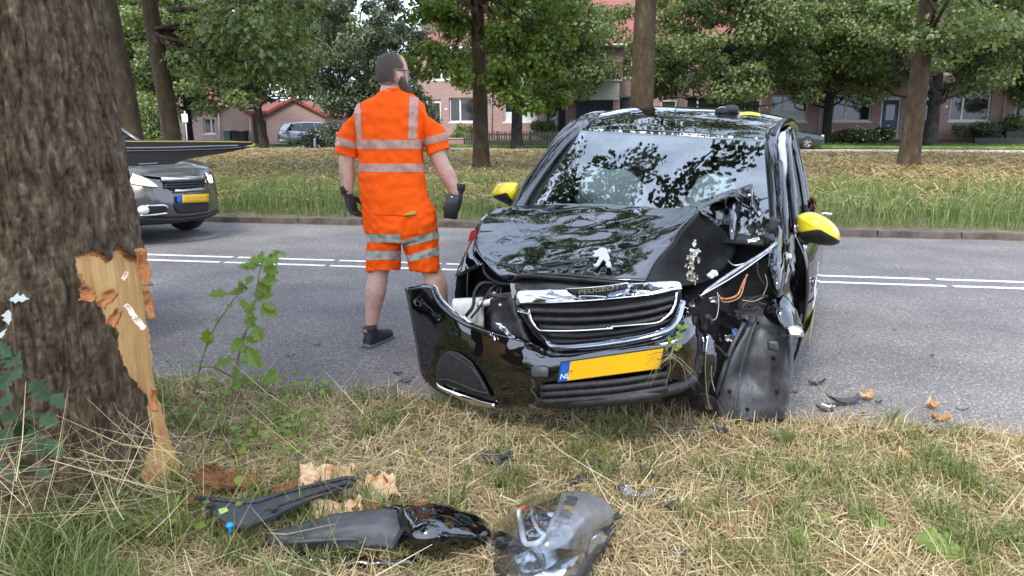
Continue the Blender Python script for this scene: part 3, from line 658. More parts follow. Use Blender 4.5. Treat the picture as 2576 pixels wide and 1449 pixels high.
# limbs and leaves overhead
parts = []; cp = []
g = random.Random(5)
for k in range(26):
    a = g.uniform(0, 6.28); L = g.uniform(3.0, 7.8); h = g.uniform(5.2, 9.5); s0 = Vector((XA, YA, g.uniform(4.3, 7.3)))
    e = Vector((XA+math.cos(a)*L, YA+math.sin(a)*L, h)); parts.append(limb(s0, e, .09, .012, .25, 7, 900+k))
    for q in (.45, .6, .75, .88, 1.0): cp.append(s0.lerp(e, q)+Vector((g.gauss(0, .55), g.gauss(0, .55), g.gauss(0, .35))))
obj('limb', join(*parts), m_bark, big)
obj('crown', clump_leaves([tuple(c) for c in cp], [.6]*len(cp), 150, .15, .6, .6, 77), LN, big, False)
# ================================================================== THE CRASHED CAR
from mathutils.bvhtree import BVHTree
CX0, CY0, CYAW, CROLL, CDZ = .309, 3.02, .4154, .05, -.03
cs, sn_ = math.cos(CYAW), math.sin(CYAW)
def C(x, y, z): return Vector((CX0+x*cs+y*sn_, CY0-x*sn_+y*cs, z-CROLL*x+CDZ))   # car axes: x to its left, y to its tail
def K(px, py, yl):                                      # sight line meets the cross plane yl of the car
    d = ray(px, py); t = (yl+sn_*CX0+cs*CY0)/(sn_*d.x+cs*d.y); return Vector((d.x*t, d.y*t, EYE+d.z*t))
def KR(rows): return [[K(*p) for p in r] for r in rows]
def CR_(rows): return [[C(*p) for p in r] for r in rows]
LAT = Vector((cs, -sn_, -CROLL)); AFT = Vector((sn_, cs, 0)); UPV = Vector((0, 0, 1))
def bvh_of(*VFs):
    V, F = join(*VFs); return BVHTree.FromPolygons([Vector(v) for v in V], F)
def hit(px, py, bv, off=.004):
    d = ray(px, py).normalized(); p, n, i, dist = bv.ray_cast(Vector((0, 0, EYE)), d)
    if p is None: return None
    if n.dot(d) > 0: n = -n
    return p+n*off
def on(bv, pts, off=.004, fb=.0):
    out = []
    for p in pts:
        q = hit(p[0], p[1], bv, off)
        out.append(q if q is not None else K(p[0], p[1], fb))
    return out
paint = mat('black paint', (.002,.002,.003), .4, spec=0.0, coat=1, coatr=.012, bump=.045, bscale=10); paint.node_tree.nodes['Principled BSDF'].inputs['Coat IOR'].default_value = 1.95
paint_d = mat('scuffed black paint', (.008,.008,.009), .32, coat=.6, var=[(.02,.02,.02),(.012,.01,.01)], scale=30, coatr=.12, bump=.1, bscale=60)
plastic = mat('black plastic', (.012,.012,.013), .55, var=[(.02,.02,.021),(.03,.03,.03)], scale=25, bump=.15, bscale=120)
plastic_m = mat('matte black plastic', (.008,.008,.009), .7, var=[(.014,.014,.015),(.02,.02,.02)], scale=30, bump=.2, bscale=150)
liner_m = mat('grey liner', (.035,.036,.041), .45, var=[(.06,.062,.07),(.12,.124,.135)], scale=6, bump=.3, bscale=60, stretch=(1,1,.5))
chrome = mat('chrome', (.78,.78,.78), .06, metal=1, var=[(.85,.85,.86),(.7,.7,.7)], scale=5)
steel = mat('bent steel', (.35,.35,.36), .35, metal=1, var=[(.5,.5,.5),(.25,.24,.23)], scale=25, bump=.3)
white_p = mat('white plastic', (.6,.62,.6), .45, var=[(.7,.72,.7),(.5,.52,.52)], scale=9)
yel_p = mat('yellow mirror paint', (.62,.50,.01), .3, coat=.7, var=[(.66,.55,.012),(.6,.47,.012)], scale=4)
yel_s = mat('yellow sticker', (.60,.50,.03), .45)
wht_s = mat('white lettering', (.75,.75,.74), .5)
rubber = mat('tyre rubber', (.012,.012,.012), .85, var=[(.02,.02,.019),(.03,.028,.026)], scale=40)
red_l = mat('red lamp', (.35,.02,.01), .15, coat=.8)
foil = mat('torn silver foil', (.55,.52,.42), .3, metal=.6, var=[(.75,.72,.62),(.4,.36,.26),(.7,.68,.6)], scale=40, bump=.8)
wire_w = mat('grey wire', (.35,.35,.34), .5)
wire_r = mat('copper loom', (.30,.12,.05), .6, var=[(.4,.2,.1),(.2,.08,.03)], scale=40)
airbag_m = mat('airbag cloth', (.5,.52,.53), .85, bump=.3, bscale=12)
seat_m = mat('seat cloth', (.05,.05,.055), .9, var=[(.08,.08,.085),(.05,.05,.05)], scale=60)
beige_m = mat('head rest beige', (.42,.32,.26), .8)
def glassmat(name, tint, f0=.08, rough=0.0):              # pane: tinted see-through plus mirror reflection rising at grazing angles
    m = bpy.data.materials.new(name); m.use_nodes = True; nt = m.node_tree; nt.nodes.remove(nt.nodes['Principled BSDF']); out = nt.nodes['Material Output']
    tr = nt.nodes.new('ShaderNodeBsdfTransparent'); tr.inputs[0].default_value = (*tint, 1); gl = nt.nodes.new('ShaderNodeBsdfGlossy'); gl.inputs['Roughness'].default_value = rough
    ge = nt.nodes.new('ShaderNodeNewGeometry'); dt = nt.nodes.new('ShaderNodeVectorMath'); dt.operation = 'DOT_PRODUCT'; nt.links.new(ge.outputs['Normal'], dt.inputs[0]); nt.links.new(ge.outputs['Incoming'], dt.inputs[1])
    def mth(op, a, b=None):
        n = nt.nodes.new('ShaderNodeMath'); n.operation = op
        for i, v in enumerate((a, b)):
            if v is None: continue
            if isinstance(v, (int, float)): n.inputs[i].default_value = v
            else: nt.links.new(v, n.inputs[i])
        return n.outputs[0]
    f = mth('ADD', mth('MULTIPLY', mth('POWER', mth('SUBTRACT', 1, mth('ABSOLUTE', dt.outputs['Value'])), 4), 1-f0), f0)
    ms = nt.nodes.new('ShaderNodeMixShader')
    nt.links.new(f, ms.inputs[0]); nt.links.new(tr.outputs[0], ms.inputs[1]); nt.links.new(gl.outputs[0], ms.inputs[2]); nt.links.new(ms.outputs[0], out.inputs[0]); return m
glass_w = glassmat('windscreen glass', (.82,.88,.87), .19)
glass_s = glassmat('side glass', (.4,.46,.44), .06)
glass_c = glassmat('clear lamp plastic', (.86,.88,.9), .08, .03)
car = thing('crashed_car', C(0, 1.7, .03), 'black hatchback with yellow mirrors, crushed front corner and dislodged bumper', 'car')
# ---- bonnet: main skin, hollow of the dent, standing fold and torn flap
def dents(a, s, k=0):
    def f(A):
        out = np.zeros(A.shape[:2])
        for i in range(A.shape[0]):
            for j in range(A.shape[1]):
                p = Vector(A[i, j])*s; out[i, j] = a*noise.noise(p+Vector((k, 0, 0)))+a*.4*noise.noise(p*2.6+Vector((0, k, 0)))
        return out
    return f
hood_rows = KR([
 [(1247,525,.80),(1320,521,.9),(1400,517,.93),(1500,516,.93),(1610,521,.90),(1690,526,.85),(1735,519,.80)],
 [(1213,552,.66),(1300,545,.74),(1400,541,.78),(1495,541,.78),(1610,545,.76),(1700,541,.72),(1755,531,.66)],
 [(1198,590,.48),(1290,583,.58),(1390,578,.62),(1490,577,.62),(1600,578,.60),(1680,566,.57),(1738,552,.55)],
 [(1196,622,.38),(1280,622,.42),(1385,618,.45),(1480,617,.45),(1580,612,.45),(1655,598,.44),(1713,577,.45)],
 [(1216,655,.28),(1280,657,.27),(1375,655,.27),(1470,655,.28),(1560,648,.30),(1625,635,.32),(1689,614,.36)],
 [(1250,690,.20),(1300,680,.16),(1375,678,.13),(1460,683,.13),(1545,680,.17),(1600,670,.20),(1650,657,.24)],
 [(1287,706,.15),(1312,693,.10),(1375,690,.075),(1455,697,.06),(1520,703,.06),(1575,708,.07),(1622,710,.09)]])
hoodA = sheet(hood_rows, 8, 10, .006, dents(.006, 5.5))
dentB = sheet(KR([
 [(1757,533,.645),(1790,556,.72),(1822,585,.80),(1852,612,.85)],[(1738,552,.55),(1775,590,.66),(1810,625,.76),(1848,640,.82)],[(1713,577,.45),(1750,620,.58),(1790,655,.70),(1832,665,.76)],
 [(1689,614,.36),(1725,655,.48),(1765,685,.60),(1806,690,.70)],[(1650,657,.24),(1690,690,.34),(1730,705,.46),(1770,712,.58)],[(1622,710,.09),(1655,714,.11),(1695,716,.16),(1726,719,.28)]]), 6, 6, .006, dents(.006, 9, 3))
bandC = sheet(KR([[(1735,519,.80),(1790,497,.90),(1830,484,.93),(1862,474,.93),(1893,462,.90)],[(1745,525,.73),(1790,506,.84),(1836,490,.82),(1863,490,.88),(1893,492,.89)],[(1757,532,.65),(1790,514,.76),(1841,495,.70),(1863,506,.82),(1886,522,.86)]]), 6, 6, .006, dents(.004, 12, 8))
foldD = sheet(KR([
 [(1757,532,.65),(1775,524,.72),(1795,512,.79),(1820,503,.83),(1841,495,.80),(1858,503,.86),(1886,521,.88)],
 [(1760,535,.64),(1778,536,.68),(1798,533,.73),(1822,531,.72),(1842,524,.66),(1861,528,.76),(1885,532,.83)],
 [(1763,537,.63),(1784,546,.66),(1804,552,.67),(1826,560,.63),(1842,565,.54),(1860,556,.68),(1883,542,.78)],
 [(1766,540,.63),(1790,553,.65),(1810,568,.64),(1830,588,.58),(1842,607,.50),(1857,586,.63),(1880,550,.76)]]), 7, 7, .006, dents(.004, 22, 2))
flapE = sheet(KR([[(1893,462,.90),(1890,474,.87)],[(1900,498,.88),(1892,506,.80)],[(1909,520,.87),(1901,530,.78)],[(1920,538,.86),(1911,547,.80)]]), 6, 5, .006)
hood = obj('bonnet', join(hoodA, bandC, foldD, flapE), paint, car); obj('dented_face', dentB, mat('scuffed dent paint', (.004,.004,.0045), .5, spec=.25, var=[(.010,.010,.009),(.005,.005,.005)], scale=18, bump=.3, bscale=50), hood)
lip = sheet(KR([[(1287,706,.15),(1300,692,.11),(1330,688,.09),(1455,697,.06),(1575,708,.07),(1660,712,.11),(1712,716,.2)],[(1291,712,.16),(1306,700,.12),(1335,698,.10),(1455,707,.075),(1575,716,.085),(1660,719,.12),(1712,721,.21)]]), 2, 6, .01)
obj('bonnet_lip', lip, plastic, hood)
hb_ = bvh_of(hoodA, dentB)
for i, (px, py, L, W, a) in enumerate(((1741, 613, .032, .011, .2), (1746, 634, .030, .020, .9), (1733, 630, .012, .010, .3), (1738, 650, .02, .008, 0))):
    shard(hit(px, py, hb_, .012) or K(px, py, .5), Vector((math.sin(a), -.1, math.cos(a))), Vector((math.cos(a), 0, -math.sin(a))), (0, -1, .2), L, W, .3, white_p, hood, 'torn_chip', 40+i, .003, .5)
gs_ = random.Random(9)
for i in range(26):
    px, py = gs_.gauss(1736, 9), gs_.uniform(640, 714); a = gs_.uniform(-.6, .6)
    shard(hit(px, py, hb_, .005) or K(px, py, .45), Vector((math.sin(a), -.1, math.cos(a))), Vector((math.cos(a), 0, -math.sin(a))), (-.2, -1, .3), gs_.uniform(.012, .035), gs_.uniform(.005, .013), .5, foil, hood, 'scraped_metal', 400+i, .002, .5, sub=1)
# lion emblem: standing lion cut from bright plate
LION = [(383,925),(420,895),(395,880),(385,868),(440,858),(470,832),(520,825),(550,845),(558,870),(560,850),(580,845),(597,865),(590,890),(580,868),(570,872),(560,895),(575,920),(585,955),(560,965),(590,1000),(598,1050),(545,1045),(530,1020),(548,1015),(530,985),(505,965),(485,990),(462,1025),(440,1040),(405,1038),(400,1022),(430,1015),(440,985),(470,945),(440,925),(410,930)]
lp = [((1850+(1000+x)/2.862)/1.565, (700+y/2.862)/1.565) for x, y in LION]
lo = hit(1515, 665, hb_, .014) or K(1515, 665, .25)
qx = (hit(1525, 665, hb_, .003) or K(1525, 665, .25))-(hit(1505, 665, hb_, .003) or K(1505, 665, .25)); qy = (hit(1515, 655, hb_, .003) or K(1515, 655, .25))-(hit(1515, 675, hb_, .003) or K(1515, 675, .25))
obj('lion_emblem', prism([((x-1515)/20, -(y-665)/20) for x, y in lp], lo, qx, qy, .008, .002), mat('bright emblem', (.58,.6,.63), .28, metal=.45), hood, False)
# ---- windscreen
def wsx(q, u=1): return (.69 if u > 0 else .725)*(1-q)+.555*q
ws = []
for q in (0, .25, .5, .75, 1):
    ws.append([C(wsx(q, u)*u, .96+.54*q-.13*(1-u*u)*(1-.45*q), .88+.49*q+.02*math.sin(q*3.14)) for u in (-1, -.75, -.35, 0, .35, .75, 1)])
screen = obj('windscreen', sheet(ws, 5, 5, .005), glass_w, car)
wsb = bvh_of(sheet(ws, 5, 5, 0)); gk = random.Random(2)
for i in range(9):
    a = 2.2+i*.28; c0_ = (1850, 500); pts = [(c0_[0]+math.cos(a)*L+gk.uniform(-6, 6), c0_[1]-math.sin(a)*L*.7+gk.uniform(-5, 5)) for L in np.linspace(10, gk.uniform(60, 150), 5)]
    pp = [hit(*p, wsb, .003) for p in pts]
    if all(p is not None for p in pp): obj('crack', tube(pp, .0006, 4), mat('crack white', (.6,.65,.65), .4), screen)
# black printed border and wipers' cowl
wg = smooth_grid(ws, 5, 5); nrm = grid_normals(wg)
brd = []
for side in (0, 1):
    cols = range(0, 2) if side == 0 else range(wg.shape[1]-3, wg.shape[1])
    rows_ = [[Vector(wg[i, j]-nrm[i, j]*.008*(1 if nrm[i, j][1] < 0 else -1)) for j in cols] for i in range(0, wg.shape[0], 4)]
    brd.append(sheet(rows_, 4, 2, .002))
obj('screen_border', join(*brd, sheet([[Vector(wg[i, j]-nrm[i, j]*.008*(1 if nrm[i, j][1] < 0 else -1)) for j in range(0, wg.shape[1], 3)] for i in (-3, -1)], 2, 2, .002)), plastic, screen)
obj('cowl', sheet(CR_([[(-.7,.98,.88),(-.35,.86,.885),(0,.83,.885),(.35,.85,.885),(.68,.96,.88)],[(-.7,.86,.86),(-.35,.76,.865),(0,.73,.865),(.35,.76,.865),(.68,.86,.86)]]), 3, 5, .02), plastic, car)
for a, b in (((-.1,.80,.93),(.5,.90,.93)), ((-.55,.86,.93),(.0,.82,.935))): obj('wiper', tube([C(*a), C((a[0]+b[0])/2, (a[1]+b[1])/2-.01, .935), C(*b)], [.012, .006], 6, True, 3), plastic, car)
# ---- roof, pillars
RY = [1.49,1.62,1.8,2.1,2.45,2.85,3.15,3.3]; RZ = [1.372,1.422,1.472,1.522,1.535,1.50,1.43,1.34]; RXW = [.555,.57,.585,.595,.595,.58,.56,.54]
roof = obj('roof', sheet(CR_([[(u*xw, y-.04*(1-u*u)*(1 if k == 0 else .3), z+.0-.045*abs(u)**3) for u in (-1,-.7,-.35,0,.35,.7,1)] for k, (y, z, xw) in enumerate(zip(RY, RZ, RXW))]), 5, 5, .01), paint, car)
PIL = [(.70,.90,.86),(.662,1.08,1.05),(.605,1.32,1.26),(.565,1.50,1.362),(.565,1.7,1.425),(.58,2.05,1.455),(.585,2.5,1.46),(.585,2.95,1.42),(.56,3.25,1.33),(.56,3.4,1.15)]
PIR = [(.745,.90,.86),(.695,1.08,1.05),(.618,1.32,1.26)]+PIL[3:]
def pillar(side, sc=1.0):
    rings = []
    P = cr([C(x*side, y, z) for x, y, z in (PIL if side > 0 else PIR)], 5); T = np.gradient(P, axis=0)
    for p, t in zip(P, T):
        t = Vector(t).normalized(); o = (LAT*side + UPV*.5); o = (o-t*o.dot(t)).normalized(); w_ = t.cross(o)
        rings.append([p+np.array(o)*.040*math.cos(a)*sc+np.array(w_)*.024*math.sin(a)*sc for a in np.linspace(0, 2*math.pi, 12, endpoint=False)])
    return loft(rings)
for s_ in (-1, 1): obj('pillar', pillar(s_), paint, car)
obj('roof_trim', tube([C(.575, 1.49, 1.385), C(.583, 1.65, 1.432), C(.59, 1.9, 1.466), C(.592, 2.4, 1.475), C(.58, 2.9, 1.45)], .014, 8, True, 5), plastic, roof)
rb = bvh_of(sheet(CR_([[(u*xw, y, z-.045*abs(u)**3) for u in (-1,-.7,-.35,0,.35,.7,1)] for y, z, xw in zip(RY, RZ, RXW)]), 5, 5, 0))
ab = hit(1693, 312, rb, 0) or C(0, 1.7, 1.43)
ant = obj('antenna', join(tube([ab, ab+Vector((0, .01, .045))], [.018, .008], 8), tube([ab+Vector((0, .01, .04)), U(1738, 177, ab.y+.35)], [.004, .0018], 6)), plastic, roof)
rs = hit(1828, 284, rb, 0) or C(.3, 2.4, 1.49)
sgn = obj('roof_sign_stub', join(ell(rs+Vector((.03,.02,.02)), (.05,.035,.03), 12, 8, .8), box(rs+Vector((-.03,0,.012)), (.07,.05,.03), rz=.4, bev=.006)), plastic, roof)
obj('broken_bracket', tube([rs+Vector((-.06,0,.01)), rs+Vector((-.05,0,.03)), rs+Vector((-.02,0,.035)), rs+Vector((.0,0,.02))], .004, 6, True, 4), steel, sgn)
obj('roof_sticker', sheet([on(rb, [(1862,284),(1885,282),(1912,286)], .003), on(rb, [(1858,292),(1885,290),(1912,294)], .003)], 4, 4, 0), yel_s, roof)
for px, py, ch in ((1838, 326, 'o'), (1842, 312, 'o'), (1846, 300, 'e')):
    o_ = hit(px, py, rb, .002)
    if o_: obj('roof_lettering', place2d(text_mesh(ch, .19, .001), o_-AFT*.0, AFT*.9+LAT*.1, -LAT), wht_s, roof, False)
# ---- body sides
SY = [.98,1.3,1.8,2.3,2.8,3.15,3.38]; PZ = [(.20,.785),(.33,.835),(.58,.857),(.78,.84),(.92,.775)]
TP = {.98:.955,1.3:.99,1.8:1,2.3:1,2.8:.995,3.15:.965,3.38:.86}
def side(s_, y0, y1, name, m):
    ys = [y for y in SY if y0 < y < y1]; ys = [y0]+ys+[y1]
    f = lambda y: float(np.interp(y, list(TP), list(TP.values())))
    return obj(name, sheet(CR_([[(s_*x*f(y), y, z) for z, x in PZ] for y in ys]), 5, 6, .012*s_), m, car)
fd = side(1, .985, 1.985, 'front_door', paint); side(1, 1.995, 2.60, 'rear_door', paint); side(1, 2.61, 3.38, 'rear_quarter', paint)
side(-1, .985, 1.985, 'front_door', paint); side(-1, 1.995, 2.60, 'rear_door', paint); side(-1, 2.61, 3.38, 'rear_quarter', paint)
# door window frames and glass on both sides
for s_ in (1, -1):
    fr = [(.752,1.02,.91),(.715,1.18,1.08),(.665,1.40,1.28),(.632,1.60,1.385),(.628,1.8,1.40),(.632,1.965,1.395),(.70,1.985,1.16),(.752,1.985,.92)]
    obj('window_frame', tube([C(s_*a, b, c) for a, b, c in fr], .022, 10, True, 4), paint, car)
    obj('window_glass', sheet(CR_([[(s_*.75,1.04,.91),(s_*.752,1.5,.915),(s_*.75,1.97,.915)],[(s_*.71,1.20,1.09),(s_*.70,1.55,1.12),(s_*.70,1.97,1.14)],[(s_*.64,1.56,1.355),(s_*.64,1.75,1.37),(s_*.64,1.955,1.37)]]), 4, 4, .004), glass_s, car)
    f2 = [(.75,2.0,.92),(.70,2.0,1.16),(.632,2.0,1.395),(.625,2.3,1.39),(.63,2.6,1.32),(.69,2.72,1.10),(.735,2.62,.93)]
    obj('window_frame', tube([C(s_*a, b, c) for a, b, c in f2], .022, 10, True, 4), paint, car)
    obj('window_glass', sheet(CR_([[(s_*.75,2.02,.915),(s_*.75,2.3,.915),(s_*.735,2.62,.925)],[(s_*.69,2.02,1.16),(s_*.69,2.35,1.15),(s_*.685,2.7,1.1)],[(s_*.635,2.02,1.37),(s_*.63,2.3,1.365),(s_*.635,2.58,1.30)]]), 4, 4, .004), glass_s, car)
    obj('rear_pillar', sheet(CR_([[(s_*.735,2.66,.92),(s_*.72,3.1,.92),(s_*.64,3.39,.92)],[(s_*.69,2.76,1.1),(s_*.665,3.1,1.12),(s_*.60,3.36,1.14)],[(s_*.62,2.66,1.34),(s_*.59,3.0,1.34),(s_*.56,3.26,1.33)]]), 4, 4, .012), paint, car)
    obj('rear_lamp', ell(C(s_*.66,3.36,.86), (.06,.05,.16), 12, 8, .8), red_l, car)
obj('chrome_waist_trim', tube([C(.765,1.05,.915), C(.772,1.5,.915), C(.765,2.6,.92)], .008, 6, True, 4), chrome, car)
obj('tailgate', sheet(CR_([[(u*.66,3.40+.03*(1-u*u),z) for u in (-1,-.5,0,.5,1)] for z in (.25,.6,.95)]+[[(u*.56,3.3+.03*(1-u*u),1.33) for u in (-1,-.5,0,.5,1)]]), 5, 5, .02, flip=True), paint, car)
# door lettering and yellow band on the car's left flank
yb = sheet(CR_([[(.852,y0,.36) for y0 in (1.0,1.2,1.5)],[(.859,y0,.47) for y0 in (1.0,1.2,1.5)]]), 3, 5, .002)
obj('yellow_band', (yb[0]+np.array(LAT)*.006, yb[1]), yel_s, fd)
tx = text_mesh('easydrivers', .17, .001)
obj('door_lettering', place2d(tx, C(.862, 1.0, .60), AFT*1.0+UPV*.02, UPV*1.0), wht_s, fd, False)
obj('door_lettering', place2d(text_mesh('rijschool', .07, .001), C(.825, 1.05, .51), AFT, UPV), wht_s, fd, False) if False else None
obj('door_underline', (lambda q: (q[0]+np.array(LAT)*.01, q[1]))(sheet(CR_([[(.852,1.02,.545),(.856,1.5,.545)],[(.852,1.02,.565),(.856,1.5,.565)]]), 2, 4, .002)), wht_s, fd)
# bonnet shut, floor, firewall
m_dark = mat('engine bay dark', (.004,.004,.0045), .8, spec=.25, var=[(.009,.009,.009),(.005,.005,.005)], scale=12, bump=.4)
obj('floor_pan', sheet(CR_([[(x,y,.2+.02*math.sin(3*x)) for x in (-.7,-.35,0,.35,.7)] for y in (.95,1.5,2.2,3.36)]), 4, 4, .05), m_dark, car)
obj('firewall', sheet(CR_([[(x,.9+.03*math.sin(5*x),z) for x in (-.72,-.3,0,.3,.72)] for z in (.2,.5,.8,.9)]), 4, 4, .03), m_dark, car)
# ---- wheels
def wheel(c, axis, name='wheel', turn=0):
    axis = Vector(axis).normalized(); a1 = UPV; a2 = axis.cross(a1).normalized()
    prof = [(.17,-.085),(.255,-.09),(.283,-.07),(.29,0),(.283,.07),(.255,.09),(.17,.085)]
    rings = [[c+axis*h+(a1*math.cos(t)+a2*math.sin(t))*r for t in np.linspace(0, 2*math.pi, 36, endpoint=False)] for r, h in prof]
    ty = obj(name, loft(rings, False), rubber, car)
    hubs = []
    for k in range(7):
        t = k*2*math.pi/7; d = a1*math.cos(t)+a2*math.sin(t); w_ = axis.cross(d)
        hubs.append(prism([(-.028,.03),(.028,.03),(.018,.172),(-.018,.172)], c+axis*.055, w_, d, .018))
    rim = [[c+axis*h+(a1*math.cos(t)+a2*math.sin(t))*r for t in np.linspace(0, 2*math.pi, 28, endpoint=False)] for r, h in ((.15,-.07),(.172,-.08),(.176,0),(.174,.083),(.158,.078),(.15,.03))]
    obj('rim', join(loft(rim, False), tube([c+axis*.03, c+axis*.085], [.06,.045], 14), *hubs), steel, ty, False)
for x, y in ((-.70,.72),(.70,3.0),(-.70,3.0)): wheel(C(x, y, .29+CROLL*x-CDZ), LAT*math.copysign(1, x))
wheel(C(.55,.95,.29+CROLL*.55-CDZ), LAT*.9+AFT*.35)
# ---- interior
dash_ = obj('dashboard', sheet(CR_([[(u*.64,1.00-.10*(1-u*u),.88) for u in (-1,-.5,0,.5,1)],[(u*.64,1.15,.885+.02*(1-u*u)) for u in (-1,-.5,0,.5,1)],[(u*.64,1.32,.84) for u in (-1,-.5,0,.5,1)],[(u*.64,1.34,.6) for u in (-1,-.5,0,.5,1)]]), 4, 4, .02), plastic_m, car)
ring = cr([C(.33+.17*math.cos(t), 1.42+.05*math.sin(t), .84+.16*math.sin(t)) for t in np.linspace(0, 2*math.pi, 14, endpoint=False)], 3, True)
obj('steering_wheel', tube(list(ring)+[ring[0]], .016, 8, False), plastic, car)
ab1 = ell(C(-.30,1.36,1.00), (.20,.15,.15), 22, 14, .85)
def lump(VF, a, s):
    V, F = VF; c = V.mean(0)
    return np.array([v+(v-c)*a*noise.noise(Vector(v)*s) for v in V]), F
obj('airbag', lump(ab1, .3, 9), airbag_m, car)
obj('airbag', lump(ell(C(.30,1.36,.97), (.15,.12,.15), 20, 12, .9), .5, 9), airbag_m, car)
obj('curtain_airbag', sheet(CR_([[(.62,1.3,1.34),(.60,1.6,1.40),(.60,2.2,1.40)],[(.64,1.28,1.2),(.64,1.6,1.2),(.64,2.2,1.2)],[(.645,1.3,1.02),(.655,1.6,1.0),(.65,2.2,1.0)]]), 5, 6, .03, dents(.01, 12)), airbag_m, car)
for x in (-.33, .33):
    st_ = obj('seat', join(box(C(x,1.85,.52), (.46,.5,.16), rz=-CYAW, bev=.05), box(C(x,2.10,.82), (.44,.12,.58), rz=-CYAW, rx=-.22, bev=.05)), seat_m, car)
    obj('head_rest', lump(box(C(x,2.16,1.20), (.25,.10,.19), rz=-CYAW, rx=-.15, bev=.04), .1, 8), beige_m if x < 0 else seat_m, st_)
obj('rear_bench', join(box(C(0,2.75,.5), (1.2,.45,.16), rz=-CYAW, bev=.05), box(C(0,2.98,.82), (1.2,.12,.55), rz=-CYAW, rx=-.2, bev=.05)), seat_m, car)
obj('interior_mirror', box(C(0,1.52,1.27), (.22,.03,.06), rz=-CYAW, bev=.012), plastic, car)
# ---- door mirrors
def mirror(outline, cut, s_, y0, arm):                     # shell rounded towards the front, flat at the back, black lower edge
    cx_ = sum(p[0] for p in outline)/len(outline); cy_ = sum(p[1] for p in outline)/len(outline)
    O = cr([(p[0], p[1], 0) for p in outline], 9, True)
    SECS = ((.10,-.060),(.25,-.058),(.40,-.053),(.55,-.046),(.68,-.036),(.80,-.022),(.89,-.004),(.95,.015),(.985,.035),(1.0,.06),(.99,.085),(.93,.097))
    (xa, ya), (xb, yb) = cut; sd_ = lambda p: p[1]-(ya+(p[0]-xa)*(yb-ya)/(xb-xa))
    def half(sign):                                       # one side of the parting line, closed along it
        out = []
        for p, q in zip(O, np.roll(O, -1, axis=0)):
            a_, b_ = sd_(p)*sign, sd_(q)*sign
            if a_ <= 0: out.append(p)
            if a_*b_ < 0: out.append(p+(q-p)*a_/(a_-b_))
        return [[K(cx_+(p[0]-cx_)*k, cy_+(p[1]-cy_)*k, y0+d) for p in out] for k, d in SECS]
    h = obj('door_mirror', loft(half(1)), yel_p, car); obj('mirror_base', loft(half(-1)), plastic, h)
    obj('mirror_arm', tube([K(*p) for p in arm], [.026,.022,.028], 10, True, 4), plastic, h)
mirror([(2003,552),(2010,540),(2035,533),(2062,538),(2090,555),(2108,575),(2114,597),(2110,612),(2085,618),(2045,612),(2008,602)], ((2003,586),(2113,606)), 1, 1.02, [(2030,604,1.05),(2005,603,1.03),(1985,598,1.0)])
mirror([(1306,470),(1300,459),(1275,457),(1250,464),(1238,479),(1237,492),(1258,506),(1285,516),(1298,508),(1306,490)], ((1237,493),(1300,516)), -1, 1.06, [(1285,508,1.1),(1300,512,1.05),(1320,515,1.0)])
obj('fuel_flap', tube([C(.90,2.78,.84), C(.905,2.78,.84)], .11, 24), paint, car)
obj('fuel_flap_hinge', box(C(.86,2.66,.86), (.08,.03,.02), rz=-CYAW, bev=.004), chrome, car)
# ---- right wing (image left), inner wing and lamp cavity
obj('front_wing', sheet(KR([[(1247,525,.82),(1238,532,.80),(1225,545,.78)],[(1213,552,.68),(1206,560,.67),(1196,572,.66)],[(1197,592,.52),(1188,602,.52),(1180,614,.54)],[(1192,640,.44),(1172,645,.46),(1160,655,.50)],[(1212,665,.36),(1165,690,.42),(1143,695,.48)]]), 5, 5, .006), paint, car)
obj('front_wing', sheet(CR_([[(-.74,1.02,.88),(-.79,1.02,.7),(-.80,1.02,.5),(-.78,1.02,.3)],[(-.745,.85,.87),(-.80,.88,.7),(-.81,.98,.5),(-.79,1.01,.3)],[(-.735,.62,.84),(-.80,.60,.72),(-.81,.62,.62),(-.80,.66,.60)],[(-.72,.5,.80),(-.78,.46,.68),(-.79,.44,.55),(-.78,.43,.45)]]), 5, 5, .006), paint, car)
obj('side_reflector', prism([(0,0),(.055,.03),(.05,.075),(.02,.06)], K(1178, 608, .60), LAT, UPV, .01, .002), red_l, car, False)
obj('inner_wing', sheet(KR([[(1150,690,.48),(1200,655,.45),(1260,690,.4),(1300,715,.3)],[(1145,730,.5),(1200,720,.62),(1260,730,.6),(1310,745,.34)],[(1150,780,.5),(1200,790,.66),(1260,800,.6),(1330,810,.3)],[(1160,860,.5),(1220,870,.6),(1280,880,.5),(1360,870,.2)]]), 5, 5, .006, dents(.015, 14)), m_dark, car)
wt = obj('washer_tank', lump(sheet(KR([[(1142,760,.46),(1180,758,.45),(1216,756,.44)],[(1142,766,.42),(1180,764,.40),(1218,764,.39)],[(1146,790,.41),(1185,800,.39),(1220,806,.38)],[(1155,815,.42),(1190,830,.41),(1220,838,.40)]]), 5, 5, .02), .02, 20), white_p, car)
obj('filler_cap', tube([K(1242, 748, .33), K(1236, 738, .34)], [.022, .02], 12), mat('brown cap', (.12,.04,.025), .6), wt)
obj('filler_neck', tube([K(1205, 765, .33), K(1232, 760, .30), K(1250, 752, .31), K(1240, 740, .34)], .017, 10, True, 4), white_p, wt)
for pts, r in (([(1260,715,.4),(1215,712,.35),(1195,735,.33),(1190,770,.31),(1172,795,.3)], .009), ([(1275,712,.4),(1240,722,.34),(1215,760,.3),(1205,775,.29),(1185,800,.28)], .006), ([(1215,660,.4),(1222,690,.38),(1255,712,.36),(1285,715,.3)], .008), ([(1255,720,.33),(1240,760,.3),(1225,790,.29)], .004), ([(1262,722,.3),(1255,770,.28),(1262,795,.27)], .007)):
    obj('hose', tube([K(*p) for p in pts], r, 8, True, 5), plastic, car)
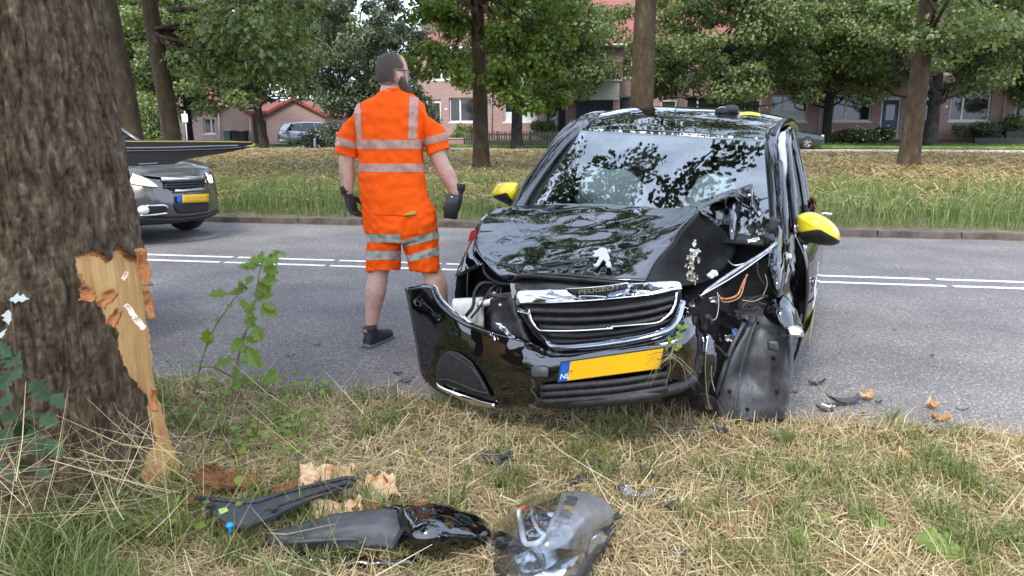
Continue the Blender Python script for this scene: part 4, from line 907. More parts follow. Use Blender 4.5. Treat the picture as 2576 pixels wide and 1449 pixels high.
obj('lamp_bracket', sheet(KR([[(1240,750,.22),(1275,742,.20),(1300,752,.12)],[(1238,775,.22),(1275,770,.2),(1305,785,.1)],[(1240,800,.2),(1270,810,.18),(1320,820,.08)],[(1245,838,.16),(1280,845,.12),(1335,860,.04)]]), 4, 4, .02, dents(.012, 25)), plastic, car)
obj('bolt', tube([K(1259, 768, .15), K(1259, 768, .12)], .012, 8), steel, car)
obj('bracket_arm', sheet(KR([[(1228,742,.2),(1262,738,.2),(1290,735,.16)],[(1238,748,.19),(1268,752,.19),(1298,752,.14)]]), 3, 4, .012), plastic, car)
obj('lamp_spike', shardV := prism([(0,0),(.045,.0),(.012,-.085)], K(1284, 712, .12), LAT, UPV, .004), mat('grey plastic', (.28,.29,.31), .5), car, False)
# ---- radiator support and engine lumps between grille and bonnet
obj('radiator_support', sheet(KR([[(1300,712,.16),(1420,708,.14),(1560,722,.15),(1712,722,.25)],[(1300,730,.12),(1420,722,.10),(1560,726,.11),(1712,726,.2)],[(1310,745,.1),(1420,745,.09),(1560,745,.1),(1712,745,.18)]]), 4, 6, .02, dents(.01, 20)), plastic, car)
obj('radiator', sheet(KR([[(1300,740,.14),(1500,745,.14),(1715,735,.18)],[(1330,820,.14),(1510,830,.14),(1720,810,.18)],[(1360,900,.14),(1520,910,.12),(1740,900,.18)],[(1340,1000,.16),(1520,1000,.14),(1740,990,.2)]]), 4, 6, .03), m_dark, car)
# ---- front bumper skin
bump_rows = KR(list(map(list, zip(*[
 [(1020,724,.20),(1034,790,.185),(1049,870,.165),(1063,945,.14),(1098,980,.10)],
 [(1086,717,.13),(1090,790,.09),(1096,870,.065),(1106,945,.05),(1136,1000,.03)],
 [(1122,772,.05),(1130,822,.025),(1140,882,.0),(1155,950,-.01),(1182,1012,-.01)],
 [(1180,812,-.01),(1190,852,-.035),(1202,902,-.055),(1222,962,-.065),(1250,1025,-.05)],
 [(1245,838,-.05),(1260,872,-.075),(1275,912,-.095),(1290,962,-.10),(1302,1022,-.08)],
 [(1340,866,-.075),(1342,890,-.10),(1345,917,-.118),(1345,957,-.12),(1340,1014,-.10)],
 [(1396,884,-.085),(1400,902,-.11),(1402,927,-.122),(1405,958,-.12),(1405,990,-.10)],
 [(1540,868,-.095),(1540,882,-.12),(1540,905,-.128),(1540,940,-.12),(1540,975,-.09)],
 [(1680,838,-.055),(1686,855,-.085),(1690,875,-.098),(1692,915,-.09),(1690,955,-.06)],
 [(1722,800,.02),(1738,830,-.02),(1742,870,-.03),(1738,920,-.01),(1728,965,.03)],
 [(1756,790,.16),(1766,840,.12),(1768,890,.12),(1760,935,.14),(1745,985,.16)]]))))
bumpA = sheet(bump_rows, 7, 7, .006, dents(.002, 14))
bumper = obj('bumper', bumpA, paint, car)
bb = bvh_of(bumpA)
def strip_on(bv, top, bot, m, name, parent, off=.008, th=.006, nv=5): return obj(name, sheet([on(bv, top, off), on(bv, [((a[0]+b[0])/2, (a[1]+b[1])/2) for a, b in zip(top, bot)], off*1.8), on(bv, bot, off)], 3, nv, th), m, parent)
fog = sheet([on(bb, [(1108,905),(1128,884),(1150,884),(1172,896),(1190,910)], .006), on(bb, [(1103,930),(1130,918),(1160,922),(1195,938),(1215,948)], .010), on(bb, [(1102,950),(1135,952),(1170,965),(1205,975),(1235,985)], .010), on(bb, [(1108,962),(1140,970),(1175,984),(1210,994),(1240,998)], .006)], 4, 5, .006)
fp = obj('fog_lamp_blank', fog, plastic_m, bumper)
obj('blank_rib', tube(on(bb, [(1112,952),(1140,954),(1175,968),(1210,980),(1234,984)], .018), .006, 6, True, 4), plastic, fp)
obj('blank_rib', tube(on(bb, [(1140,890),(1165,904),(1195,926),(1215,955),(1228,980)], .016), .005, 6, True, 4), plastic, fp)
strip_on(bb, [(1103,962),(1118,972),(1150,984),(1185,996),(1215,1006),(1248,1014)], [(1112,976),(1130,986),(1160,1000),(1190,1012),(1220,1020),(1250,1022)], chrome, 'chrome_strip', bumper)
strip_on(bb, [(1094,726),(1112,760),(1150,796),(1200,820),(1242,838)], [(1096,736),(1116,772),(1160,810),(1205,833),(1247,851)], paint, 'lamp_edge_trim', bumper, .010)
obj('chrome_edge', tube(on(bb, [(1092,722),(1110,757),(1150,795),(1200,821),(1243,840)], .012), .0045, 6, True, 5), chrome, bumper)
obj('chrome_edge', tube(on(bb, [(1246,845),(1250,858),(1244,850)], .012), .003, 6, True, 3), chrome, bumper)
# torn day-running lamp end
lampend = sheet(KR([[(1246,808,.02),(1275,822,-.02)],[(1256,826,.0),(1290,842,-.04)],[(1275,842,-.03),(1305,852,-.055)],[(1300,858,-.05),(1340,864,-.07)]]), 4, 4, .01, dents(.004, 40))
obj('lamp_fragment', lampend, chrome, car)
obj('bumper_bracket', sheet(KR([[(1341,924,-.125),(1360,922,-.13),(1380,925,-.125)],[(1340,935,-.13),(1360,934,-.14),(1380,936,-.13)],[(1342,946,-.128),(1360,945,-.135),(1378,947,-.13)]]), 3, 3, .012), liner_m, bumper)
obj('split_edge', tube([K(1338,955,-.125), K(1345,968,-.122), K(1336,980,-.118), K(1348,996,-.115), K(1352,1012,-.11)], .003, 6, True, 3), liner_m, bumper)
# lower intake: slats one by one
for k in range(3):
    y0 = 962+k*18
    obj('lower_slat', sheet(KR([[(1360,y0+8,-.135),(1450,y0+2,-.145),(1560,y0-8,-.14),(1680,y0-28,-.11)],[(1360,y0+15,-.14),(1450,y0+9,-.155),(1560,y0-1,-.15),(1680,y0-20,-.115)],[(1360,y0+20,-.12),(1450,y0+14,-.13),(1560,y0+4,-.125),(1680,y0-14,-.10)]]), 3, 5, .006), plastic, bumper)
obj('lower_lip', sheet(KR([[(1350,1002,-.12),(1480,1000,-.14),(1620,985,-.13),(1715,958,-.02),(1745,935,.08)],[(1350,1014,-.13),(1480,1014,-.15),(1620,1000,-.14),(1722,972,-.03),(1752,945,.08)],[(1350,1022,-.09),(1480,1022,-.11),(1620,1008,-.10),(1718,980,0),(1752,955,.1)]]), 4, 5, .008, dents(.006, 18)), plastic, bumper)
# ---- grille
gr = obj('grille', sheet(KR([[(1312,762,.04),(1420,764,.035),(1540,756,.035),(1640,744,.04),(1704,728,.06)],[(1335,800,.035),(1430,802,.03),(1545,795,.03),(1640,782,.04),(1700,765,.06)],[(1360,838,.02),(1440,842,.015),(1545,836,.015),(1640,822,.02),(1690,808,.04)],[(1390,866,-.02),(1450,864,-.025),(1550,853,-.025),(1640,835,-.01),(1690,815,.03)]]), 4, 5, .01), plastic_m, car)
for k, (a, b, c, d, e) in enumerate(((778,781,776,762,748),(800,803,797,783,766),(821,824,817,803,786),(842,843,834,820,803))):
    x0 = 1322+k*17; x1 = 1700-k*4
    xs = [x0, x0+(x1-x0)*.28, x0+(x1-x0)*.58, x0+(x1-x0)*.84, x1]
    yy = [-.005, -.02, -.022, -.01, .03]
    obj('grille_slat', sheet([[K(x, y+o, f+g_) for x, y, f in zip(xs, (a, b, c, d, e), yy)] for o, g_ in ((-6, .022), (-1, -.004), (5, -.006), (8, .02))], 3, 5, .004), plastic, gr)
for i, x in enumerate((1375, 1430, 1490, 1550, 1610, 1660)): obj('grille_rib', tube([K(x, 770-(x-1375)*.05, .012), K(x+6, 850-(x-1375)*.09, .0)], .003, 5), plastic_m, gr)
ctop = [(1300,741,.04),(1312,732,.035),(1365,730,.02),(1424,729,.012),(1500,724,.008),(1579,715,.012),(1640,712,.025),(1700,710,.05),(1713,718,.07)]
cbot = [(1303,770,.015),(1316,764,-.005),(1365,764,-.028),(1424,762,-.04),(1500,757,-.045),(1579,750,-.04),(1640,743,-.022),(1698,730,.015),(1714,728,.05)]
cmid = [((a[0]+b[0])/2, (a[1]+b[1])/2+2, (a[2]+b[2])/2-.006) for a, b in zip(ctop, cbot)]
cb_ = sheet(KR([ctop, cmid, cbot]), 5, 5, .006, dents(.0015, 30)); obj('chrome_bar', cb_, chrome, gr)
cbv = bvh_of(cb_)
bdg = obj('badge_dish', sheet([on(cbv, [(1424,729),(1470,728),(1520,724),(1579,715)], .010), on(cbv, [(1445,745),(1480,748),(1530,744),(1582,730)], .004), on(cbv, [(1458,756),(1490,758),(1535,752),(1570,742)], .008)], 4, 5, .003), mat('dark chrome', (.35,.38,.45), .12, metal=1), gr)
b0 = K(1455, 741, -.078); bx_ = (K(1560, 727, -.074)-b0).normalized(); tm = text_mesh('PEUGEOT', .026, .0015); wd = tm[0][:, 0].max()
tgt = (K(1560, 727, -.074)-b0).length
obj('badge_lettering', place2d((tm[0]*np.array([tgt/wd, 1, 1]), tm[1]), b0, bx_, UPV), chrome, bdg, False)
obj('badge_strip', sheet([[K(1424,728,-.045), K(1500,723,-.058), K(1579,713,-.05)],[K(1440,741,-.048), K(1510,738,-.060), K(1580,726,-.052)]], 3, 5, .004), plastic, bdg)
obj('badge_edge', tube([K(1424,727,-.05), K(1500,722,-.062), K(1580,712,-.055)], .003, 6, True, 4), chrome, bdg)
for pts in ([(1702,735,.03),(1699,760,.02),(1690,782,.0),(1674,799,-.02),(1652,812,-.035),(1600,817,-.045),(1535,822,-.05)], [(1331,780,-.01),(1338,806,-.02),(1354,828,-.035),(1375,832,-.042),(1448,832,-.05),(1542,826,-.052)]):
    obj('chrome_moulding', tube([K(*p) for p in pts], .0055, 8, True, 5), chrome, gr)
strip_b = sheet(KR([[(1368,848,-.05),(1394,866,-.085),(1472,865,-.11),(1569,852,-.115),(1655,832,-.08),(1692,808,-.02),(1712,755,.05)],[(1372,856,-.06),(1392,874,-.10),(1472,873,-.125),(1569,860,-.13),(1660,840,-.095),(1700,812,-.03),(1720,757,.05)],[(1376,864,-.05),(1392,880,-.085),(1472,879,-.11),(1569,867,-.115),(1664,846,-.08),(1706,816,-.02),(1724,758,.06)]]), 4, 6, .005)
obj('grille_surround', strip_b, mat('dark chrome', (.35,.38,.45), .12, metal=1), gr)
obj('grille_side', sheet(KR([[(1300,772,.02),(1330,782,-.01)],[(1322,805,.0),(1342,812,-.02)],[(1345,840,-.03),(1362,838,-.045)],[(1375,868,-.07),(1388,862,-.08)]]), 4, 3, .006), paint, gr)
obj('chrome_hook', tube([K(1303,783,-.0), K(1332,790,-.02), K(1330,779,-.02)], .004, 6, True, 3), chrome, gr)
# ---- number plate: blank yellow face, blue band with NL
pc = [K(1404,960,-.148), K(1662,926,-.135), K(1668,870,-.137), K(1412,911,-.150)]
pu = (pc[1]-pc[0]); pv = (pc[3]-pc[0])
pl = obj('number_plate', prism([(-.006,-.03),(1.006,-.03),(1.006,1.03),(-.006,1.03)], pc[0], pu, pv, .006, .0015), plastic, car, False)
nrm_p = pu.cross(pv).normalized(); nrm_p = nrm_p if nrm_p.y < 0 else -nrm_p
yel_plate = mat('plate yellow', (.62,.36,.003), .45); blu = mat('plate blue', (.004,.075,.36), .45)
o1 = pc[0]+nrm_p*.0065
obj('plate_face', prism([(.10,.02),(.99,.02),(.99,.98),(.10,.98)], o1, pu, pv, .0012), yel_plate, pl, False)
obj('blue_band', prism([(.006,.02),(.099,.02),(.099,.98),(.006,.98)], o1, pu, pv, .0012), blu, pl, False)
obj('country_letters', place2d(text_mesh('NL', .034, .0004), o1+pu*.018+pv*.14+nrm_p*.0024, pu.normalized(), pv.normalized()), wht_s, pl, False)
m_star = mat('dull star', (.10,.22,.30), .5)
for k in range(12):
    t = k*math.pi/6; cc = o1+pu*(.052+.020*math.cos(t))+pv*(.66+.15*math.sin(t))+nrm_p*.002
    obj('star', prism([(.0028*math.sin(j*math.pi/5)*(1 if j % 2 == 0 else .45), .0028*math.cos(j*math.pi/5)*(1 if j % 2 == 0 else .45)) for j in range(10)], cc, pu.normalized(), pv.normalized(), .0008), m_star, pl, False)
for q in (.125, .965): obj('plate_screw', tube([o1+pu*q+pv*.55, o1+pu*q+pv*.55+nrm_p*.005], .006, 10), yel_plate, pl)
# ---- crushed left front corner
obj('inner_structure', sheet(KR([[(1715,715,.6),(1780,640,.95),(1850,600,1.0),(1925,560,1.0)],[(1715,770,.4),(1790,720,.72),(1860,690,.9),(1940,640,.95)],[(1730,840,.22),(1800,800,.55),(1870,780,.8),(1950,740,.88)],[(1735,920,.25),(1800,900,.5),(1880,880,.8),(1960,830,.9)],[(1735,1000,.3),(1800,1000,.5),(1880,990,.7),(1960,930,.9)]]), 6, 6, .01, dents(.05, 9)), m_dark, car)
g = random.Random(3)
for i in range(18):                                      # crumpled brackets and mouldings in the hollow
    px, py = g.uniform(1740, 1890), g.uniform(765, 960); yl = .42+.25*(px-1735)/190+g.uniform(-.03, .08)
    a = g.uniform(0, 3.14); shard(K(px, py, yl), LAT*math.cos(a)+UPV*math.sin(a), UPV*math.cos(a)-LAT*math.sin(a)+AFT*.4, -AFT+LAT*g.uniform(-.6, .6)+UPV*g.uniform(-.3, .6), g.uniform(.04, .10), g.uniform(.02, .04), g.uniform(-.3, .4), [plastic, m_dark, plastic_m, paint_d, m_dark, liner_m if i < 12 else plastic_m][i % 6], car, 'crumpled_bracket', 100+i, .004, .4)
obj('strut_bar', tube([K(1952,612,.68), K(1925,634,.62), K(1870,668,.5), K(1815,704,.40), K(1768,738,.32)], [.010,.008,.009,.007], 8, True, 4), steel, car)
obj('strut_bar', tube([K(1940,628,.66), K(1880,672,.52), K(1830,705,.42), K(1760,745,.30)], [.005,.004], 6, True, 4), chrome, car)
obj('strut_joint', join(box(K(1790,692,.34), (.03,.03,.018), rz=.4, ry=-.5, bev=.004), box(K(1797,687,.34), (.016,.03,.022), rz=.4, ry=-.5, bev=.003)), white_p, car)
bent = sheet(KR([[(1952,560,.96),(1968,566,.98),(1975,590,.96)],[(1936,598,.86),(1964,600,.84),(1984,625,.90)],[(1934,640,.70),(1962,650,.66),(1980,660,.78)],[(1931,680,.57),(1958,688,.53),(1977,690,.66)],[(1944,715,.51),(1957,722,.48),(1968,720,.56)],[(1950,745,.50),(1956,748,.48),(1960,746,.52)]]), 6, 6, .005, dents(.007, 13, 4))
obj('crumpled_wing', bent, paint, car)
obj('door_hinge_plate', sheet(KR([[(1990,590,.93),(1996,596,.95)],[(1972,640,.88),(1996,630,.93)],[(1966,668,.87),(1990,656,.91)],[(1974,680,.88),(1982,676,.9)]]), 4, 4, .006, dents(.003, 40)), mat('primer metal', (.10,.115,.10), .5, var=[(.16,.18,.16),(.08,.09,.08)], scale=30), car)
obj('bolt', tube([K(1985,645,.86), K(1985,645,.84)], .014, 10), white_p, car)
obj('wing_remnant', sheet(KR([[(1975,590,.93),(1986,600,.95),(2000,640,.97)],[(1972,660,.86),(1990,680,.92),(2006,720,.97)],[(1962,725,.74),(1990,750,.85),(2008,780,.95)],[(1958,745,.70),(1985,775,.76),(2012,806,.88)]]), 6, 6, .005, dents(.006, 14)), paint, car)
obj('folded_wing', sheet(KR([[(1956,738,.60),(1978,752,.56),(2000,780,.60),(2012,808,.70)],[(1938,760,.52),(1968,778,.46),(1996,806,.50),(2016,822,.60)],[(1922,786,.50),(1955,808,.44),(1988,830,.44),(2020,836,.52)],[(1938,808,.52),(1965,832,.46),(1995,842,.45),(2022,845,.50)]]), 6, 6, .006, dents(.006, 14, 6)), paint, car)
obj('wing_lip', sheet(KR([[(1966,828,.42),(1992,822,.40),(2018,834,.46)],[(1975,842,.41),(1998,846,.38),(2020,848,.46)]]), 4, 5, .008), chrome, car)
liner = sheet(KR([[(1882,786,.66),(1892,790,.62),(1925,782,.66),(1955,808,.64),(1976,822,.60),(1984,830,.64)],[(1858,838,.60),(1872,838,.55),(1915,826,.60),(1955,838,.58),(1984,848,.54),(1992,852,.60)],[(1832,890,.56),(1846,892,.50),(1895,880,.56),(1945,886,.55),(1981,882,.50),(1990,884,.58)],[(1812,948,.56),(1826,952,.49),(1880,945,.55),(1935,952,.54),(1978,942,.50),(1987,944,.58)],[(1796,1002,.58),(1810,1008,.51),(1865,1000,.50),(1925,1008,.52),(1972,1002,.52),(1980,1003,.60)],[(1786,1046,.60),(1800,1054,.54),(1855,1056,.50),(1912,1060,.52),(1962,1060,.55),(1970,1056,.62)]]), 6, 6, .006, dents(.013, 11, 5))
lo_ = obj('arch_liner', liner, liner_m, car)
obj('liner_rib', tube([K(1982,850,.50), K(1986,880,.50), K(1982,940,.51), K(1975,1000,.54), K(1962,1050,.56)], .008, 8, True, 5), liner_m, lo_)
obj('liner_rib', tube([K(1872,812,.53), K(1838,880,.47), K(1816,945,.47), K(1798,1005,.52)], .010, 8, True, 5), liner_m, lo_)
obj('liner_flange', sheet(KR([[(1930,855,.44),(1958,858,.44)],[(1932,878,.44),(1960,884,.44)]]), 3, 3, .012), liner_m, lo_)
obj('liner_rib', tube([K(1905,800,.57), K(1880,870,.50), K(1862,940,.49), K(1850,1010,.455), K(1848,1056,.47)], .006, 8, True, 5), liner_m, lo_)
for i, (a_, b_, c_) in enumerate(((1905,812,.575),(1945,900,.53),(1835,985,.48),(1955,985,.505),(1880,1030,.475))): obj('liner_hole', tube([K(a_, b_, c_-.012), K(a_, b_, c_-.008)], .010, 10), m_dark, lo_)
for i, (a_, b_, L_, W_, an) in enumerate(((1880,790,.10,.04,.3),(1925,784,.09,.05,2.6),(1972,830,.08,.04,1.2),(1868,1052,.10,.04,.1),(1935,1060,.09,.04,-.1),(1815,1015,.07,.04,1.3))):
    shard(K(a_, b_, .54), LAT*math.cos(an)+UPV*math.sin(an), UPV*math.cos(an)-LAT*math.sin(an), -AFT+UPV*.4, L_, W_, .4, liner_m, lo_, 'torn_edge', 600+i, .004, .5, sub=1)
obj('liner_foot', sheet(KR([[(1740,992,.38),(1765,985,.38),(1800,1000,.44)],[(1735,1015,.42),(1765,1015,.43),(1805,1030,.5)],[(1755,1030,.46),(1785,1040,.5),(1815,1050,.52)]]), 4, 4, .01, dents(.01, 15)), plastic, car)
cl = sheet(KR([[(1768,838,.22),(1778,838,.20),(1786,842,.22)],[(1763,880,.20),(1776,880,.17),(1798,868,.21)],[(1763,930,.20),(1774,930,.17),(1800,926,.20)],[(1768,980,.22),(1776,980,.20),(1782,978,.22)],[(1776,1026,.26),(1783,1030,.25),(1790,1028,.27)]]), 6, 5, .003, dents(.003, 40))
lf = obj('lamp_lens_strip', cl, glass_c, car)
obj('lens_edge', tube([K(1782,842,.19), K(1776,880,.165), K(1774,930,.165), K(1777,980,.19), K(1784,1028,.245)], .003, 6, True, 5), chrome, lf)
obj('lens_bracket', join(tube([K(1772,832,.2), K(1776,810,.2), K(1786,800,.2), K(1788,818,.2)], .008, 8, True, 4), tube([K(1780,798,.2), K(1780,798,.17)], .014, 10)), plastic, lf)
for i, (pts, r, m) in enumerate((([(1812,750,.36),(1830,752,.42),(1855,742,.46),(1868,715,.5),(1880,690,.54)], .005, wire_r), ([(1808,742,.36),(1822,760,.38),(1860,748,.45),(1875,705,.5)], .003, wire_r), ([(1805,735,.36),(1808,765,.34),(1802,800,.3),(1786,806,.24)], .0018, wire_w), ([(1868,755,.45),(1895,758,.5),(1920,748,.55)], .0018, wire_w), ([(1925,690,.66),(1930,715,.64),(1918,745,.6),(1905,755,.56)], .0018, wire_w), ([(1860,800,.5),(1870,770,.5),(1900,748,.55),(1930,745,.6)], .006, plastic), ([(1830,655,.55),(1850,668,.52),(1895,655,.55)], .004, steel), ([(1905,660,.62),(1908,690,.6),(1925,720,.6)], .004, plastic), ([(1790,920,.3),(1790,950,.3),(1798,985,.3)], .002, wire_w), ([(1760,850,.3),(1800,870,.4),(1830,900,.45)], .008, plastic))):
    obj('wire', tube([K(*p) for p in pts], r, 7, True, 5), m, car)
obj('wiper_motor', box(K(1925,598,.86), (.13,.05,.05), rz=-.9, ry=.35, bev=.012), plastic, car)
obj('mirror_triangle', box(K(1942,570,.93), (.05,.04,.09), rz=-.4, ry=.4, bev=.01), plastic, car)
for i, (px, py, L, W, a, m) in enumerate(((1896, 605, .05, .02, .4, white_p), (1800, 755, .05, .03, .5, steel), (1722, 790, .06, .03, 1.2, chrome), (1750, 760, .07, .03, .9, glass_c), (1838, 850, .05, .03, .3, steel), (1850, 838, .04, .02, 2, mat('blue clip', (.08,.18,.45), .4)), (1918, 572, .09, .03, 1.2, paint), (1905, 588, .1, .05, 2.2, plastic))):
    shard(K(px, py, .6 if py < 600 else .3+.2*(px > 1790)), LAT*math.cos(a)+UPV*math.sin(a), UPV*math.cos(a)-LAT*math.sin(a), -AFT+UPV*.5, L, W, .4, m, car, 'broken_piece', 300+i, .003, .4)
# ================================================================== THE ROAD WORKER
WY = 4.62
def W(x, y, dy=0.0): return U(798.7+.5466*x, 115+.5466*y, WY+dy)
WM = .00137
def ering(x0, x1, y, ry, dy=0.0, n=28, pw=.85):
    a, b = W(x0, y, dy), W(x1, y, dy); c = (a+b)/2; rx = (b-a).length/2; f = lambda v: math.copysign(abs(v)**pw, v)
    return [Vector((c.x+rx*f(math.cos(t)), c.y+ry*f(math.sin(t)), c.z+(b.z-a.z)/2*math.cos(t))) for t in np.linspace(0, 2*math.pi, n, endpoint=False)]
def remeshed(parts, vox, name='tmp', sm=4, disp=None):
    V, F = join(*parts); me = mesh_from(name, V, F); o = bpy.data.objects.new(name, me); COL.objects.link(o)
    r = o.modifiers.new('r', 'REMESH'); r.mode = 'VOXEL'; r.voxel_size = vox
    s = o.modifiers.new('s', 'SMOOTH'); s.iterations = sm; s.factor = .5
    dg = bpy.context.evaluated_depsgraph_get(); m2 = o.evaluated_get(dg).to_mesh()
    n = len(m2.vertices); V = np.empty(n*3, dtype=np.float32); m2.vertices.foreach_get('co', V); V = V.reshape(-1, 3).astype(float)
    N = np.empty(n*3, dtype=np.float32); m2.vertices.foreach_get('normal', N); N = N.reshape(-1, 3).astype(float)
    F = np.empty(len(m2.polygons)*4, dtype=np.int32)
    if len(m2.loops) == len(F): m2.loops.foreach_get('vertex_index', F); F = F.reshape(-1, 4)
    else: F = [tuple(p.vertices) for p in m2.polygons]
    o.evaluated_get(dg).to_mesh_clear(); bpy.data.objects.remove(o); bpy.data.meshes.remove(me)
    if disp is not None: V = V+N*np.array([disp(Vector(v)) for v in V])[:, None]
    return V, F, N
def wpix(V):
    px, py = to_view(V); return (px-798.7)/.5466, (py-115)/.5466
def patch(V, F, N, mask, off):                          # faces whose centre passes the test, lifted off the cloth
    F = np.asarray(F); sel = mask[F].sum(1) >= 3; f = F[sel]; u, inv = np.unique(f, return_inverse=True)
    return (V+N*off)[u], inv.reshape(f.shape)
worker = thing('person', W(380, 1395), 'person in orange high-visibility shirt and shorts standing with back turned beside the wreck', 'person')
worker.location.z = 0; ORG[worker.name] = Vector(worker.location)
skin = mat('skin', (.50,.29,.215), .55, var=[(.56,.34,.26),(.46,.25,.19)], scale=18, subs=.12, bump=.08, bscale=200)
hivis = mat('orange hi-vis cloth', (.92,.100,.002), .8, spec=.25, var=[(.90,.096,.002),(.94,.105,.002)], scale=6, bump=.12, bscale=240)
silver = mat('reflective tape', (.42,.22,.16), .45, var=[(.50,.28,.21),(.36,.19,.14)], scale=30, bump=.2, bscale=160)
silver_s = mat('reflective tape grey', (.30,.31,.25), .45, var=[(.38,.39,.32),(.24,.25,.20)], scale=30, bump=.2, bscale=160)
hair_m = mat('cropped dark hair', (.05,.035,.03), .8, var=[(.085,.06,.05),(.055,.04,.034)], scale=90, bump=.5, bscale=400)
glove_m = mat('black work glove', (.018,.016,.017), .75, var=[(.035,.03,.03),(.02,.018,.018)], scale=50, bump=.4, bscale=220)
shoe_m = mat('black shoe', (.012,.012,.013), .6, var=[(.03,.03,.03),(.015,.015,.015)], scale=40)
sole_m = mat('grey sole', (.13,.13,.13), .8)
# head axes: turned to the right, away from us
FW = Vector((.80, .60, 0)); RT = Vector((.60, -.80, 0)); HC = W(346, 128)
def H(f, r, u): return HC+FW*f+RT*r+UPV*u
hp = [(.117,.02,.025,.025),(.108,.05,.06,.05),(.085,.075,.085,.066),(.05,.090,.099,.076),(.015,.094,.103,.079),(-.02,.094,.098,.078),(-.055,.092,.082,.073),(-.085,.088,.06,.066),(-.108,.08,.04,.055),(-.122,.06,.02,.035)]
rings = []
for u, f, b, w_ in hp[::-1]:
    rings.append([H((f if math.cos(t) > 0 else b)*math.copysign(abs(math.cos(t))**.92, math.cos(t)), w_*math.copysign(abs(math.sin(t))**.92, math.sin(t)), u) for t in np.linspace(0, 2*math.pi, 28, endpoint=False)])
headp = [loft(rings), ell(H(.10, 0, -.022), (.016,.016,.022), 10, 8), tube([H(.095, 0, .012), H(.112, 0, -.03)], [.008, .012], 8), ell(H(.09, .0, -.075), (.02,.02,.012), 10, 8), tube([H(-.005, .0, -.07), H(-.03, .0, -.13), W(345, 232, .0)], [.062, .060, .068], 16, True, 4)]
for s_ in (1, -1): headp += [ell(H(.086, .032*s_, .012), (.014,.014,.008), 10, 6)]
ears = []
for s_ in (1, -1):
    V, F = ell((0, 0, 0), (1, 1, 1), 14, 10); E = np.array([tuple(H(-.004+.019*v[0]-.006*v[2], s_*(.080+.007*v[1]+.006*(-v[0])), -.012+.034*v[2])) for v in V]); ears.append((E, F))
arms = [tube([W(215, 320), W(168, 400), W(135, 520), W(137, 600), W(140, 685)], [.045, .052, .047, .046, .031], 16, True, 4), tube([W(462, 320), W(514, 400), W(560, 520), W(600, 600), W(645, 690)], [.045, .054, .050, .050, .034], 16, True, 4)]
legs = [tube([W(305, 830), W(292, 960), W(281, 1050), W(268, 1130, -.01), W(256, 1215), W(249, 1300), W(250, 1345, .02)], [.088, .078, .060, .068, .050, .036, .042], 18, True, 4), tube([W(455, 830), W(490, 950), W(525, 1040), W(548, 1110, -.01), W(566, 1200), W(584, 1290), W(588, 1345, .02)], [.090, .080, .062, .070, .050, .037, .042], 18, True, 4)]
torso = loft([ering(250, 440, 235, .06), ering(225, 455, 280, .09), ering(210, 468, 400, .11), ering(215, 475, 560, .115), ering(218, 500, 720, .125), ering(225, 525, 830, .13), ering(270, 490, 880, .10)])
BV_, BF_, BN_ = remeshed(headp+ears+arms+legs+[torso], .0075, sm=3)
body = obj('body', (BV_, BF_), skin, worker)
# hair and beard grown off the head's own surface
rel = BV_-np.array(HC); hf, hr, hu = rel@np.array(FW), rel@np.array(RT), rel[:, 2]
inhead = (np.abs(hr) < .085) & (hu > -.13) & (hf > -.12)
hn = np.array([noise.noise(Vector(v)*40) for v in BV_])
haircap = inhead & (hu > -.055-.0*hf+hn*.006) & (hf < .035-.25*np.maximum(hu, 0)+hn*.008) & ~((np.abs(hr) > .07) & (hf > -.03) & (hu < .02))
obj('hair', patch(BV_, BF_, BN_, haircap, .004), hair_m, body)
fade = inhead & (hu > -.072+hn*.008) & (hf < .052-.25*np.maximum(hu, 0)+hn*.012) & ~((np.abs(hr) > .074) & (hf > -.02) & (hu < .01))
obj('stubble', patch(BV_, BF_, BN_, fade, .002), mat('stubble', (.17,.10,.08), .8, var=[(.26,.15,.12),(.12,.07,.055)], scale=120), body)
beard_parts = [tube([H(.012, s_*.074, -.02), H(.025, s_*.073, -.06), H(.055, s_*.055, -.105), H(.085, s_*.02, -.14)], [.012, .026, .036, .034], 12, True, 4) for s_ in (1, -1)] + [ell(H(.085, 0, -.115), (.04,.045,.06), 16, 10), ell(H(.082, 0, -.155), (.033,.038,.05), 16, 10)]
bV, bF, bN = remeshed(beard_parts, .006, sm=3, disp=lambda v: .006*noise.noise(v*70))
obj('beard', (bV, bF), hair_m, body)
gl = []
for s_ in (1, -1):
    gl.append(tube([H(-.012, s_*.086, .012), H(.04, s_*.084, .016), H(.112, s_*.066, .012)], .0022, 6))
    gl.append(tube([H(.113, s_*(.036+.026*math.cos(t)), -.004+.02*math.sin(t)) for t in np.linspace(0, 2*math.pi, 17)], .0022, 6, False))
gl.append(tube([H(.114, -.01, .004), H(.114, .01, .004)], .002, 6))
gs = obj('glasses', join(*gl), plastic, worker)
for s_ in (1, -1): obj('lens', prism([(.025*math.cos(t), .019*math.sin(t)) for t in np.linspace(0, 2*math.pi, 16, endpoint=False)], H(.113, s_*.036, -.004), RT, UPV, .002), glass_s, gs, False)
